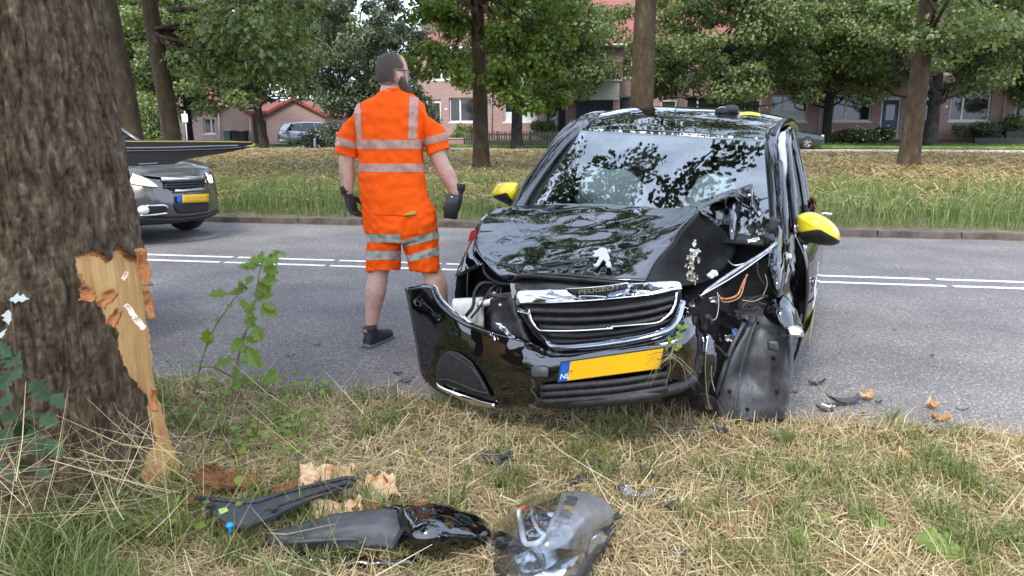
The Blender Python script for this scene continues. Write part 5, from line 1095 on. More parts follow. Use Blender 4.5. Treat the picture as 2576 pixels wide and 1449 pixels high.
# shirt
def folds(a, s): return lambda v: a*noise.noise(Vector((v.x*s, v.y*s, v.z*s*.45)))+a*.5*noise.noise(v*s*2.3)
tor = loft([ering(*r) for r in ((296, 398, 206, .066), (282, 412, 216, .072), (250, 436, 232, .085), (214, 466, 248, .105), (188, 490, 268, .12), (176, 498, 310, .137), (180, 494, 380, .142), (186, 487, 450, .142), (194, 489, 540, .142), (198, 500, 640, .146), (203, 522, 720, .152), (205, 545, 768, .158))])
slv = [loft([ [c+Vector((rx*math.cos(t)*ct, .86*rx*math.sin(t), rx*math.cos(t)*stt)) for t in np.linspace(0, 2*math.pi, 20, endpoint=False)] for c, rx, ct, stt in L]) for L in (
  [(W(205,290), .085, .6, .8), (W(172,340), .084, .9, .42), (W(148,410), .078, .96, -.1), (W(132,506), .070, .97, -.26)],
  [(W(475,282), .085, .6, -.8), (W(508,335), .086, .9, -.42), (W(533,400), .080, .95, .2), (W(557,488), .075, .95, .3)])]
SV, SF, SN = remeshed([tor]+slv, .005, sm=3, disp=folds(.017, 9))
shirt = obj('shirt', (SV, SF), hivis, worker)
X_, Y_ = wpix(SV); back = SV[:, 1] < WY+.3
torso_m = (X_ > 183+(Y_-450)*.06) & (X_ < 487)
m1 = (Y_ > 430-.00*X_) & (Y_ < 478) & torso_m; m2 = (Y_ > 541) & (Y_ < 583) & (X_ > 175) & (X_ < 505)
m3 = (Y_ > 250) & (Y_ < 430) & (np.abs(X_-(180+(Y_-262)*.075)) < 17); m4 = (Y_ > 236) & (Y_ < 430) & (np.abs(X_-(443-(Y_-250)*.045)) < 22)
m5 = (X_ < 184) & (Y_ > 420+(X_-100)*.28) & (Y_ < 462+(X_-100)*.18) & (Y_ > 400); m6 = (X_ > 486) & (Y_ > 425-(X_-486)*.28) & (Y_ < 462-(X_-486)*.24)
for nm, mk in (('reflective_band', m1), ('reflective_band', m2), ('shoulder_band', m3), ('shoulder_band', m4), ('sleeve_band', m5), ('sleeve_band', m6)):
    obj(nm, patch(SV, SF, SN, mk, .0025), silver, shirt)
obj('collar', tube([Vector(p) for p in ering(300, 394, 205, .064)]+[ering(300, 394, 205, .064)[0]], .012, 8, False), hivis, shirt)
# shorts
hips = loft([ering(*r) for r in ((208, 542, 752, .150), (214, 545, 800, .158), (222, 548, 850, .155), (240, 540, 890, .13))])
lg = [loft([ering(*r) for r in ((228, 384, 840, .115), (230, 383, 900, .112), (234, 378, 960, .105), (240, 371, 1026, .098))]), loft([ering(*r) for r in ((376, 550, 840, .118), (394, 553, 900, .114), (408, 556, 960, .106), (427, 560, 1032, .10))])]
PV, PF, PN = remeshed([hips]+lg, .005, sm=3, disp=folds(.019, 11))
shorts = obj('shorts', (PV, PF), hivis, worker)
X_, Y_ = wpix(PV)
lgm = X_ < 384
for mk in (lgm & (Y_ > 865) & (Y_ < 906), lgm & (Y_ > 942) & (Y_ < 985), ~lgm & (Y_ > 893-(X_-395)*.28) & (Y_ < 930-(X_-395)*.26), ~lgm & (X_ > 412) & (Y_ > 962-(X_-420)*.29) & (Y_ < 998-(X_-420)*.24)):
    obj('reflective_band', patch(PV, PF, PN, mk, .0025), silver_s, shorts)
lgo = [W(400+i*14, 778-i*1.5, -.165) for i in range(5)]
obj('pocket_emblem', join(tube([lgo[0], lgo[2], lgo[4]], [.004, .008, .004], 6), tube([lgo[1]+UPV*.008, lgo[3]+UPV*.01, lgo[4]+UPV*.012], [.003, .006, .002], 6)), mat('emblem yellow grey', (.35,.33,.12), .6, var=[(.5,.42,.05),(.25,.27,.25)], scale=60), shorts)
# hands in black gloves
def hand(wrist, d, pn, side, curls, name='glove', spread=.0, thumb=.9):
    d, pn = Vector(d).normalized(), Vector(pn).normalized(); x = d.cross(pn).normalized()*side; pn = x.cross(d).normalized()*side
    P = lambda a, b, c: wrist+d*a+x*b+pn*c
    parts = [loft([[P(a, w_*math.cos(t), h*math.sin(t)) for t in np.linspace(0, 2*math.pi, 14, endpoint=False)] for a, w_, h in ((-.055,.036,.034),(-.02,.037,.032),(.0,.034,.026),(.035,.044,.024),(.07,.047,.021),(.092,.043,.017))])]
    for i, (b, L) in enumerate(((-.033,.072),(-.011,.082),(.011,.078),(.033,.062))):
        p = P(.085, b, 0); ang = curls[i]*.55; pts = [p]; a = 0
        for s_, q in enumerate((.45, .32, .23)):
            a += curls[i]*(.6, .8, .5)[s_]; p = p+(d*math.cos(a)+pn*math.sin(a)+x*spread*(i-1.5)*.15)*L*q; pts.append(p)
        parts.append(tube(pts, [.0115, .0108, .0098, .0085], 10, True, 2))
        parts.append(ell(pts[-1], (.0085,)*3, 8, 6))
    t0 = P(.02, -.036, .008); t1 = t0+(d*.7-x*.75*thumb+pn*.35)*.04; t2 = t1+(d*.85-x*.2+pn*.45)*.035; t3 = t2+(d*.85+x*.15+pn*.5)*.028
    parts.append(tube([t0, t1, t2, t3], [.017, .014, .0125, .010], 10, True, 2)); parts.append(ell(t3, (.010,)*3, 8, 6))
    V, F, N = remeshed(parts, .0036, sm=2)
    o = obj(name, (V, F), glove_m, worker)
    obj('cuff', tube([P(-.062, 0, 0), P(-.02, 0, 0)], [.040, .038], 16), glove_m, o)
    return P
hand(W(142, 690), (.28, -.1, -.95), (.75, -.35, .2), 1, (.55, .6, .65, .75))
PR = hand(W(648, 682), (-.12, -.12, -.97), (-.8, -.5, .0), -1, (.85, .9, .95, 1.0))
ph_ = tag(obj('handheld_terminal', box(W(618, 740, -.07), (.085, .024, .152), rz=.15, ry=.14, bev=.009), mat('terminal black', (.012,.010,.011), .35, coat=.3, var=[(.02,.012,.014),(.012,.01,.01)], scale=10), None), 'small black handheld device gripped in the person\'s gloved right hand', 'device')
ORG[ph_.name] = Vector(ph_.location)
obj('top_cap', box(W(622, 697, -.068), (.087, .026, .028), rz=.15, ry=.14, bev=.008), mat('terminal grey', (.06,.06,.065), .4), ph_)
obj('lens_ring', tube([W(618, 696, -.083), W(618, 696, -.086)], [.006, .005], 12), white_p, ph_)
# shoes
def shoe(heel, d):
    d = Vector((d[0], d[1], 0)).normalized(); x = Vector((d.y, -d.x, 0)); P = lambda a, b, c: heel+d*a+x*b+UPV*c
    def prof(lst, lo): return loft([[P(a+(.0), w_*math.copysign(abs(math.cos(t))**.7, math.cos(t)), lo+max(h*math.sin(t), 0) if math.sin(t) > 0 else lo) for t in np.linspace(0, 2*math.pi, 18, endpoint=False)] for a, w_, h in lst])
    V, F, N = remeshed([prof([(-.005,.028,.05),(.02,.038,.085),(.06,.040,.10),(.10,.041,.085),(.15,.045,.065),(.21,.048,.05),(.26,.04,.038),(.285,.02,.02)], .022), tube([P(.05,0,.06), P(.045,0,.13)], [.044,.046], 16)], .006, sm=2)
    o = obj('shoe', (V, F), shoe_m, worker)
    obj('sole', prof([(-.012,.026,.028),(.01,.042,.03),(.06,.044,.028),(.12,.040,.026),(.2,.052,.026),(.26,.044,.028),(.295,.018,.03)], 0.0), sole_m, o)
    obj('heel_tab', tube([P(-.006,-.012,.10), P(-.012,0,.12), P(-.006,.012,.10)], .006, 6, True, 3), silver, o)
shoe(Vector((W(248,1390).x-.01, WY-.10, 0)), (.38, .92)); shoe(Vector((W(588,1390).x, WY-.09, 0)), (.45, .9))
# ================================================================== OTHER VEHICLES
class Frame:
    def __init__(s, o, fwd):
        s.o = Vector(o); s.f = Vector((fwd[0], fwd[1], 0)).normalized(); s.l = Vector((-s.f.y, s.f.x, 0))
    def P(s, x, y, z): return s.o - s.f*x + s.l*y + UPV*z            # x metres behind the nose, y to the left
    def Q(s, px, py, x):                                             # sight line meets the plane x behind the nose
        d = ray(px, py); t = (s.o.dot(s.f)-x)/(d.x*s.f.x+d.y*s.f.y); return Vector((d.x*t, d.y*t, EYE+d.z*t))
def wheel_on(fr, x, y, r, parent, w_=.2):
    a = fr.l*(1 if y > 0 else -1); c = fr.P(x, y, r); a1, a2 = UPV, fr.f
    prof = [(.62*r,-.5*w_),(.9*r,-.5*w_),(.98*r,-.38*w_),(r,0),(.98*r,.38*w_),(.9*r,.5*w_),(.62*r,.5*w_)]
    t_ = obj('wheel', loft([[c+a*h+(a1*math.cos(t)+a2*math.sin(t))*q for t in np.linspace(0, 2*math.pi, 24, endpoint=False)] for q, h in prof], False), rubber, parent)
    sp = [prism([(-.03,.03),(.03,.03),(.02,.6*r),(-.02,.6*r)], c+a*.3*w_, a.cross(a1*math.cos(k*1.2566)+a2*math.sin(k*1.2566)), a1*math.cos(k*1.2566)+a2*math.sin(k*1.2566), .02) for k in range(5)]
    obj('rim', join(loft([[c+a*h+(a1*math.cos(t)+a2*math.sin(t))*q for t in np.linspace(0, 2*math.pi, 20, endpoint=False)] for q, h in ((.62*r,-.3*w_),(.64*r,.45*w_),(.56*r,.35*w_))], False), *sp), steel, t_, False)
def body_loft(fr, secs, n=9):                            # secs: x, half width, z low, z top, crown
    rings = []
    for x, w_, z0, z1, cz in secs:
        h = z1-z0
        pts = [(-w_*.86,z0),(-w_*.97,z0+h*.18),(-w_,z0+h*.5),(-w_*.96,z0+h*.82),(-w_*.86,z1),(-w_*.45,z1+cz*.8),(0,z1+cz),(w_*.45,z1+cz*.8),(w_*.86,z1),(w_*.96,z0+h*.82),(w_,z0+h*.5),(w_*.97,z0+h*.18),(w_*.86,z0)]
        rings.append([fr.P(x, y, z) for y, z in pts])
    A = np.array([[tuple(p) for p in r] for r in rings]); A = np.array([cr(A[:, j], 3) for j in range(A.shape[1])]).transpose(1, 0, 2)
    return loft(list(A))
def cabin(fr, secs, parent, gm, pm):                     # secs: x, bottom half width, top half width, z bottom, z top
    g_, r_ = [], []
    for x, wb, wt, zb, zt in secs:
        g_.append([fr.P(x, y, z) for y, z in ((-wb,zb),(-wt,zt),(wt,zt),(wb,zb))])
        r_.append([fr.P(x, y, z) for y, z in ((-wt-.012,zt-.04),(-wt*.9,zt+.02),(0,zt+.045),(wt*.9,zt+.02),(wt+.012,zt-.04))])
    o = obj('window_band', loft(g_), gm, parent, False)
    k = [i for i, q in enumerate(secs) if q[4] > secs[0][4]+.2]
    rf = sheet([r_[i] for i in k], 4, 3, .02); obj('roof', rf, pm, parent)
    for y in (-1, 1):
        for a, b in ((0, k[0]), (k[-1], len(secs)-1)):
            obj('pillar', tube([fr.P(secs[a][0], y*secs[a][1], secs[a][3]), fr.P(secs[b][0], y*secs[b][2], secs[b][4])] if secs[a][4] < secs[b][4] else [fr.P(secs[a][0], y*secs[a][2], secs[a][4]), fr.P(secs[b][0], y*secs[b][1], secs[b][3])], .035, 8), pm, parent)
        for i in k[1:-1]: obj('pillar', tube([fr.P(secs[i][0], y*secs[i][1], secs[i][3]), fr.P(secs[i][0], y*secs[i][2], secs[i][4])], .03, 8), pm, parent)
    return o
dglass = mat('dark car glass', (.01,.012,.014), .04, spec=.9)
# ---- grey car driving past
taupe = mat('metallic grey paint', (.105,.095,.088), .35, metal=.55, coat=.8, coatr=.03)
lampon = mat('lit headlamp', (.9,.85,.75), .2, emis=(1, .80, .50), estr=6)
lamp_c = mat('headlamp glass', (.6,.6,.58), .1, coat=1)
f2 = Frame((-4.02, 9.25, 0), (.94, -.342))
pc_ = thing('passing_car', f2.P(2, 0, 0), 'grey car with lit headlamps driving past behind the scarred trunk', 'car')
obj('body', body_loft(f2, [(.22,.74,.24,.84,.03),(.4,.84,.22,.93,.03),(1.0,.87,.22,1.02,.03),(1.3,.875,.22,1.05,0),(2.4,.88,.22,1.06,0),(3.6,.87,.22,1.06,0),(4.05,.80,.28,1.0,0),(4.16,.7,.35,.9,0)]), taupe, pc_)
cabin(f2, [(1.15,.76,.6,1.0,1.03),(1.85,.78,.60,1.04,1.48),(2.5,.79,.61,1.05,1.54),(3.3,.78,.6,1.05,1.50),(3.95,.72,.56,1.02,1.34),(4.08,.70,.54,1.0,1.05)], pc_, dglass, taupe)
for x in (.82, 3.4):
    for y in (-.76, .76): wheel_on(f2, x, y, .32, pc_)
def Z2(x, y, d): return f2.Q((480+x/3.15)/1.565, (500+y/3.15)/1.565, d)
hd2 = sheet([[Z2(*p) for p in r] for r in ([(-120,470,1.0),(200,450,1.05),(560,425,1.1),(800,435,1.1),(960,480,1.0)],[(-80,520,.6),(250,520,.6),(560,515,.62),(830,520,.6),(1010,520,.62)],[(-30,570,.32),(300,610,.2),(520,628,.12),(800,618,.12),(1035,575,.3)])], 5, 5, .01)
obj('bonnet', hd2, taupe, pc_)
ff = sheet([[Z2(*p) for p in r] for r in (
 [(-60,580,.40),(150,600,.25),(300,635,.1),(470,655,.0),(760,640,-.03),(1000,625,.02),(1060,590,.2),(1095,600,.36)],
 [(-60,720,.34),(150,745,.18),(300,770,.06),(480,785,-.02),(760,775,-.06),(1020,765,-.02),(1110,735,.14),(1145,720,.34)],
 [(-40,880,.32),(170,900,.14),(320,910,.04),(500,920,-.05),(780,910,-.09),(1040,890,-.05),(1140,865,.12),(1168,840,.32)],
 [(0,1060,.34),(200,1070,.16),(360,1080,.04),(560,1080,-.05),(800,1080,-.09),(1060,1050,-.04),(1160,1015,.12),(1182,995,.32)],
 [(20,1190,.40),(220,1200,.22),(400,1195,.1),(600,1185,.0),(820,1155,-.03),(1040,1115,.02),(1150,1075,.16),(1176,1045,.36)])], 5, 5, .01)
fb = obj('front_bumper', ff, taupe, pc_); fbv = bvh_of(ff, hd2)
def z2(x, y): return ((480+x/3.15)/1.565, (500+y/3.15)/1.565)
def on2(pts, off=.012): return on(fbv, [z2(*p) for p in pts], off)
def hit2(px, py, off, d=.0): return hit(px, py, fbv, off) or f2.Q(px, py, d)
def quad2(name, m, rows, off=.014, th=.006, parent=None): return obj(name, sheet([[hit2(*z2(*p), off) for p in r] for r in rows], 3, 4, th), m, parent or pc_)
hl_ = quad2('headlamp', lamp_c, [[(60,560),(150,585),(260,625),(370,680),(440,738)],[(80,640),(160,655),(260,680),(360,715),(440,742)],[(120,715),(180,725),(270,738),(370,748),(445,748)]])
quad2('lamp_core', lampon, [[(100,585),(160,605),(240,640)],[(120,690),(170,700),(240,705)]], .024, .006, hl_)
quad2('lamp_core', mat('amber glow', (.9,.6,.35), .3, emis=(1,.62,.3), estr=1.5), [[(300,670),(370,705)],[(310,725),(390,742)]], .024, .006, hl_)
hr_ = quad2('headlamp', lamp_c, [[(1035,560),(1060,570),(1085,600)],[(1045,640),(1075,650),(1105,650)],[(1065,705),(1090,710),(1112,700)]])
quad2('lamp_core', lampon, [[(1040,575),(1080,610)],[(1070,690),(1100,690)]], .024, .006, hr_)
g2_ = quad2('grille', plastic_m, [[(480,660),(700,650),(1010,635)],[(530,720),(700,715),(1010,700)],[(600,785),(720,780),(1000,765)]], .01)
for a, b, c in ((690,680,668),(722,712,700),(752,744,732)): obj('grille_slat', tube(on2([(520,a),(760,b),(1005,c)], .026), .014, 6, True, 4), plastic, g2_)
for a, b, c, d_ in ((655,645,630,.028),(800,792,768,.02)): obj('chrome_bar', tube(on2([(480 if a < 700 else 640,a),(760,b),(1015,c)], .026), d_, 6, True, 4), chrome, g2_)
quad2('lower_grille', plastic_m, [[(640,950),(800,945),(1045,925)],[(650,1010),(800,1005),(1060,985)],[(690,1070),(800,1068),(1050,1040)]], .012)
quad2('chin_spoiler', plastic, [[(200,1100),(420,1110),(600,1120),(800,1110),(1040,1075),(1170,1010)],[(205,1190),(420,1185),(600,1175),(800,1150),(1040,1110),(1172,1050)]], .016, .02)
pl2 = quad2('number_plate', yel_plate, [[(722,850),(880,842),(1045,832)],[(724,945),(880,938),(1046,928)]], .03)
quad2('blue_band', blu, [[(662,855),(718,851)],[(664,950),(720,946)]], .03, .006, pl2)
fgl = quad2('fog_lamp_recess', plastic_m, [[(230,985),(400,985),(540,985)],[(235,1060),(400,1070),(560,1050)]], .012)
obj('fog_lamp', ell(hit2(*z2(272, 1022), .02), (.07,.05,.055), 12, 8), lamp_c, fgl)
obj('chrome_trim', tube(on2([(230,1085),(380,1080),(550,1060)], .02), .014, 6, True, 4), chrome, fgl)
obj('chrome_trim', tube(on2([(300,975),(430,970),(520,970),(560,1000)], .02), .010, 6, True, 4), chrome, fgl)
# ---- black car behind the big trunk with its tailgate raised
tw = thing('black_parked_car', U(320, 500, 5.0)+Vector((-1.5, -.7, 0)), 'black car hidden behind the big trunk with raised yellow-edged tailgate', 'car'); tw.location.z = 0; ORG[tw.name] = Vector(tw.location)
c0 = U(300, 420, 4.75); c0.z = 0
f3 = Frame(c0+Vector((-.89, -.46, 0))*3.55+Vector((-.21,.41,0)), (-.89, -.46))
obj('body', body_loft(f3, [(.0,.6,.3,.6,.02),(.2,.72,.24,.72,.03),(.9,.78,.22,.86,.02),(1.6,.79,.22,.88,0),(2.6,.79,.22,.88,0),(3.3,.72,.24,.86,0),(3.45,.55,.32,.78,0)]), paint, tw)
cabin(f3, [(.95,.68,.5,.85,.88),(1.6,.69,.54,.88,1.22),(2.2,.69,.55,.88,1.27),(2.9,.66,.53,.88,1.24),(3.1,.62,.5,.86,1.2),(3.3,.58,.46,.86,.9)], tw, dglass, paint)
for x in (.7, 2.9):
    for y in (-.68, .68): wheel_on(f3, x, y, .28, tw, .17)
prof = [(300,357),(634,358),(640,363),(637,370),(560,386),(470,400),(438,413),(340,418),(300,416)]
back = Vector((-.46, .89, 0))*1.0
near = [U(a, b, 4.35) for a, b in prof]
gate = obj('tailgate', loft([near, [p+back*.02-UPV*.0 for p in near], [p+back*.5 for p in near], [p+back for p in near]]), mat('dark maroon shell', (.012,.007,.008), .35, spec=.4), tw, False)
def gtube(pts, r, m, nm, dz=-.006): obj(nm, tube([U(a, b, 4.35)+Vector((0, dz, 0)) for a, b in pts], r, 8, True, 3), m, gate)
gtube([(318,356),(480,356),(634,357.5)], .0025, yel_s, 'yellow_edge'); gtube([(622,369),(638,366),(640,361)], .006, yel_s, 'yellow_tip')
gtube([(318,372),(420,371),(520,368),(600,366)], .0045, mat('grey highlight and edge', (.25,.25,.26), .4), 'highlight_line'); gtube([(318,380),(450,378),(560,374),(630,369)], .005, paint, 'fold_line', -.01)  # upper grey line is a highlight painted along the tailgate's near side
gtube([(350,413),(400,410)], .004, mat('grey highlight and edge', (.25,.25,.26), .4), 'handle_edge', -.008)
# ---- parked cars by the houses
silv = mat('silver paint', (.42,.45,.50), .3, metal=.5, coat=.7)
def far_car(name, label, o, fwd, pm, estate):
    fr = Frame(o, fwd); t = thing(name, fr.P(2.2, 0, 0), label, 'car', 'cars parked along the back street')
    obj('body', body_loft(fr, [(0,.62,.3,.58,.03),(.2,.76,.22,.70,.04),(1.1,.85,.2,.86,.03),(1.5,.86,.2,.9,0),(3.0,.86,.2,.92,0),(4.2,.84,.22,.93,0),(4.45,.76,.3,.86,0)]), pm, t)
    cabin(fr, [(1.2,.74,.56,.88,.92),(1.9,.76,.6,.9,1.36),(2.7,.77,.61,.92,1.42),(3.5,.76,.6,.92,1.40),(4.1,.73,.57,.92,1.34),(4.38,.7,.55,.9,.95)] if estate else [(1.2,.74,.56,.88,.92),(1.9,.76,.6,.9,1.34),(2.6,.77,.61,.92,1.40),(3.2,.76,.6,.92,1.36),(3.95,.7,.52,.92,.95)], t, dglass, pm)
    for x in (.85, 3.5):
        for y in (-.76, .76): wheel_on(fr, x, y, .31, t)
    obj('number_plate', box(fr.P(4.47, 0, .62), (.02, .5, .11), rz=math.atan2(fr.f.y, fr.f.x)), yel_plate, t, False)
    for y in (-.66, .66):
        obj('rear_lamp', ell(fr.P(4.36, y, .74), (.1,.1,.09), 10, 8, .7), red_l, t); obj('headlamp', ell(fr.P(.14, y*.92, .62), (.1,.1,.07), 10, 8, .8), lamp_c, t)
    obj('bumper', body_loft(fr, [(4.36,.80,.24,.42,0),(4.53,.7,.26,.42,0)]), pm, t)
    return t
oc = U(699, 366, 45.2); oc.z = .42
far_car('silver_estate_car', 'silver estate car parked nose-in by the pink garage gable', oc+Vector((.8, .6, 0))*4.45+Vector((.45,-.6,0)), (.8, .6), silv, True)
od = U(2066, 370, 37.3); od.z = gz(9, 38)+.06
far_car('dark_saloon_car', 'dark green saloon nose showing behind the wreck\'s mirror', od, (.985, -.17), mat('dark green paint', (.012,.022,.025), .3, coat=1), False)
# ---- wheelie bins
for i, (x, cb, cl_, lb) in enumerate(((-27.15, (.10,.17,.11), (.12,.2,.13), 'green wheelie bin at the pink gable wall'), (-26.6, (.02,.02,.022), (.03,.03,.03), 'black wheelie bin between the green and orange-lidded bins'), (-26.12, (.02,.02,.022), (.45,.10,.03), 'black wheelie bin with an orange lid by the dark garage door'))):
    b = thing('wheelie_bin', S(x, 46.0, LB), lb, 'bin', 'wheelie bins by the garage')
    mb = mat('bin %d' % i, cb, .6); ml = mat('bin lid %d' % i, cl_, .6)
    c = S(x, 46.0, LB); fr = [[c+RU*(sx*w_)+RN*(sy*d_)+UPV*z for sx, sy in ((-1,-1),(1,-1),(1,1),(-1,1))] for w_, d_, z in ((.2,.24,.06),(.21,.25,.5),(.24,.29,.95))]
    obj('bin_body', loft(fr), mb, b, False); obj('lid', sheet([[c+RU*x_+RN*y_+UPV*z for x_ in (-.26,0,.26)] for y_, z in ((-.33,.96),(0,1.03),(.3,1.0))], 3, 3, .03), ml, b)
    for sx in (-1, 1): obj('wheel', tube([c+RU*sx*.17+RN*.27+UPV*.09, c+RU*sx*.22+RN*.27+UPV*.09], .09, 12), rubber, b)
# ---- picket fence
pf = thing('picket_fence', S(-7, 40.4, .5), 'weathered wooden picket fence in front of the terrace', 'fence')
m_pale = mat('weathered paling', (.16,.14,.115), .9, var=[(.22,.2,.17),(.12,.105,.085)], scale=9)
g = random.Random(8); pk = None; zb = gz(-7, 40.4)
for k in range(40):
    p = S(-9.7+k*.135, 40.4, zb+.08)
    if pk is None: pk = obj('paling', prism([(-.038,0),(.038,0),(.038,.72),(0,.78),(-.038,.72)], ORG[pf.name], RU, UPV, .02), m_pale, pf, False); o = pk
    else: o = pk.copy(); COL.objects.link(o); o.parent = pf
    o.location = p-ORG[pf.name]; o.rotation_euler = (0, g.uniform(-.03, .03), 0); o.scale = (1, 1, g.uniform(.95, 1.04))
for z in (.22, .58): obj('rail', box(S(-7.05, 40.44, zb+.08+z), (5.6, .035, .07), rz=-RA), m_pale, pf, False)
for k in range(4): obj('post', box(S(-9.75+k*1.8, 40.48, zb+.4), (.09, .09, .9), rz=-RA, bev=.01), m_pale, pf, False)
lw = thing('low_brick_wall', S(-11.4, 40.4, zb), 'low brick garden wall beside the picket fence', 'wall'); hbox(lw, 'brick_core', -13.2, -9.8, 40.3, 40.52, zb-.1, zb+.42, m_brick); hbox(lw, 'coping', -13.23, -9.78, 40.26, 40.56, zb+.425, zb+.49, m_brick2)
# ---- shrubs, roses and planters
def shrub(name, label, pts, rad, per, leaf, lm, seed, group=None, flowers=None, stems=True):
    pts = [Vector(p) for p in pts]; b = sum(pts, Vector())/len(pts); zb = min(p.z for p in pts)-rad*.8; t = thing(name, (b.x, b.y, zb), label, 'shrub', group)
    obj('foliage', clump_leaves([tuple(p) for p in pts], [rad]*len(pts), per, leaf, .2, .8, seed), lm, t, False)
    if stems: obj('stem', join(*[tube([(b.x+.3*(p.x-b.x), b.y+.3*(p.y-b.y), zb-.2), (p.x, p.y, p.z)], [.025, .008], 5) for p in pts[:12]]), m_bark, t)
    if flowers:
        g = np.random.default_rng(seed); n = flowers[0]; P = np.array([tuple(pts[g.integers(len(pts))]) for _ in range(n)])+g.normal(size=(n, 3))*rad*.6+np.array([0, -rad*.5, rad*.3])
        obj('flowers', join(*[ell(p, (.055,.055,.045), 6, 4) for p in P]), flowers[1], t)['kind'] = 'stuff'
    return t
def spots(px0, px1, py0, py1, Y, n, seed, dy=.6):
    g = random.Random(seed); return [U(g.uniform(px0, px1), g.uniform(py0, py1), Y+g.uniform(-dy, dy)) for _ in range(n)]
petal = mat('white petals', (.75,.75,.70), .7); pinkp = mat('pink petals', (.65,.42,.42), .7)
shrub('rose_bush', 'rose bed full of white flowers beneath the wide house window', spots(2105, 2250, 332, 352, 42, 26, 1), .42, 260, .13, LG, 61, None, (60, petal))
shrub('garden_shrub', 'grey-green shrub growing over the dark timber planters', spots(2410, 2560, 318, 334, 41.6, 20, 2), .45, 240, .13, LD, 62)
shrub('garden_shrub', 'round yellow-green shrub at the low brick wall', spots(1145, 1195, 325, 362, 43, 14, 3), .5, 260, .13, LB_, 63)
shrub('garden_shrub', 'leafy shrub above the picket fence by the dark lime', spots(1345, 1390, 315, 345, 43.5, 10, 4), .45, 240, .14, LG, 64)
shrub('flowering_shrub', 'pale-flowered shrub overlapping the silver car\'s nose', spots(765, 812, 335, 362, 40.5, 14, 5), .4, 220, .12, LD, 65, None, (45, pinkp))
shrub('garden_shrub', 'dark shrubbery behind the lichen-spotted trunk', spots(330, 425, 255, 352, 38, 34, 6, 1.5), .8, 260, .16, LG, 66)
shrub('garden_shrub', 'low shrub right of the planters by the last window', spots(2535, 2576, 300, 330, 42, 8, 7), .5, 240, .13, LG, 67)
m_timb = mat('dark timber', (.035,.032,.03), .9, var=[(.055,.05,.047),(.03,.027,.025)], scale=6)
for i, (a, b, z, t_, lb) in enumerate(((16.9, 22.5, .62, 42.9, 'long low dark timber planter edge before the terrace'), (18.7, 24, .95, 43.7, 'taller dark timber planter behind the low one'))):
    p = thing('timber_planter', S((a+b)/2, t_, .5), lb, 'planter')
    for k in range(2): hbox(p, 'sleeper', a, b, t_-.1, t_+.1+.003*k, z-.12+k*.245, z+.12+k*.245, m_timb)
    for x in (a+.1, b-.1): hbox(p, 'corner_post', x-.06, x+.06, t_+.104, t_+.24, z-.3, z+.38, m_timb)
# ---- small street furniture
sg = thing('street_sign', U(463, 380, 33), 'small white sign plate on a thin post by the brown trunk', 'sign'); sg.location.z = .3; ORG[sg.name] = Vector(sg.location)
q = U(466, 297, 33); obj('post', tube([(q.x, q.y, .2), (q.x, q.y, q.z+.3)], .03, 8), m_lead, sg); obj('plate', box((q.x, q.y-.05, q.z), (.26, .02, .36), bev=.005), m_white, sg)
bo = U(793, 378, 38.5); bz = gz(*st(bo)); bl = tag(obj('bollard', join(tube([(bo.x, bo.y, bz-.05), (bo.x, bo.y, bz+.55), (bo.x, bo.y, bz+.6)], [.07, .065, .03], 12), tube([(bo.x, bo.y, bz+.42), (bo.x, bo.y, bz+.5)], .072, 12)), mat('grey post', (.25,.26,.27), .7)), 'short grey bollard in the grass by the drooping tree', 'bollard')
# ---- person standing by the fence
pb = U(1401, 371, 45.2); pb.z = gz(*st(pb)); pb += Vector((0, 0, .05))
bp_ = thing('person', pb, 'person in pale top and lilac trousers standing at the picket fence', 'person')
Bp = lambda x, y, z: pb+Vector((x, y, z))
bparts = [tube([Bp(-.1,0,.0), Bp(-.1,0,.45), Bp(-.08,0,.85)], [.05,.06,.085], 10, True, 3), tube([Bp(.1,0,.0), Bp(.1,0,.45), Bp(.08,0,.85)], [.05,.06,.085], 10, True, 3), tube([Bp(0,0,.8), Bp(0,0,1.1), Bp(0,0,1.38), Bp(0,0,1.46)], [.15,.14,.17,.08], 14, True, 3), tube([Bp(-.2,0,1.36), Bp(-.26,0,1.1), Bp(-.2,-.12,.92)], [.05,.045,.035], 8, True, 3), tube([Bp(.2,0,1.36), Bp(.26,0,1.1), Bp(.2,-.12,.92)], [.05,.045,.035], 8, True, 3), tube([Bp(0,0,1.42), Bp(0,0,1.55)], .05, 8), ell(Bp(0,0,1.63), (.078,.095,.115), 14, 10), ell(Bp(-.1,-.06,.03), (.05,.13,.04), 10, 6), ell(Bp(.1,-.06,.03), (.05,.13,.04), 10, 6), ell(Bp(0,-.1,1.62), (.015,.02,.02), 8, 6)]
v, f, n_ = remeshed(bparts, .018, sm=2)
bb_ = obj('body', (v, f), skin, bp_)
zr = v[:, 2]-pb.z
obj('trousers', patch(v, f, n_, (zr > .06) & (zr < .88), .008), mat('lilac cloth', (.42,.38,.46), .85), bb_); obj('top', patch(v, f, n_, (zr > .86) & (zr < 1.45) & (np.abs(v[:, 1]-pb.y) < .3), .010), mat('pale cloth', (.5,.48,.45), .85), bb_)
obj('hair', patch(v, f, n_, (zr > 1.58) & (v[:, 1] > pb.y-.03), .012), hair_m, bb_)
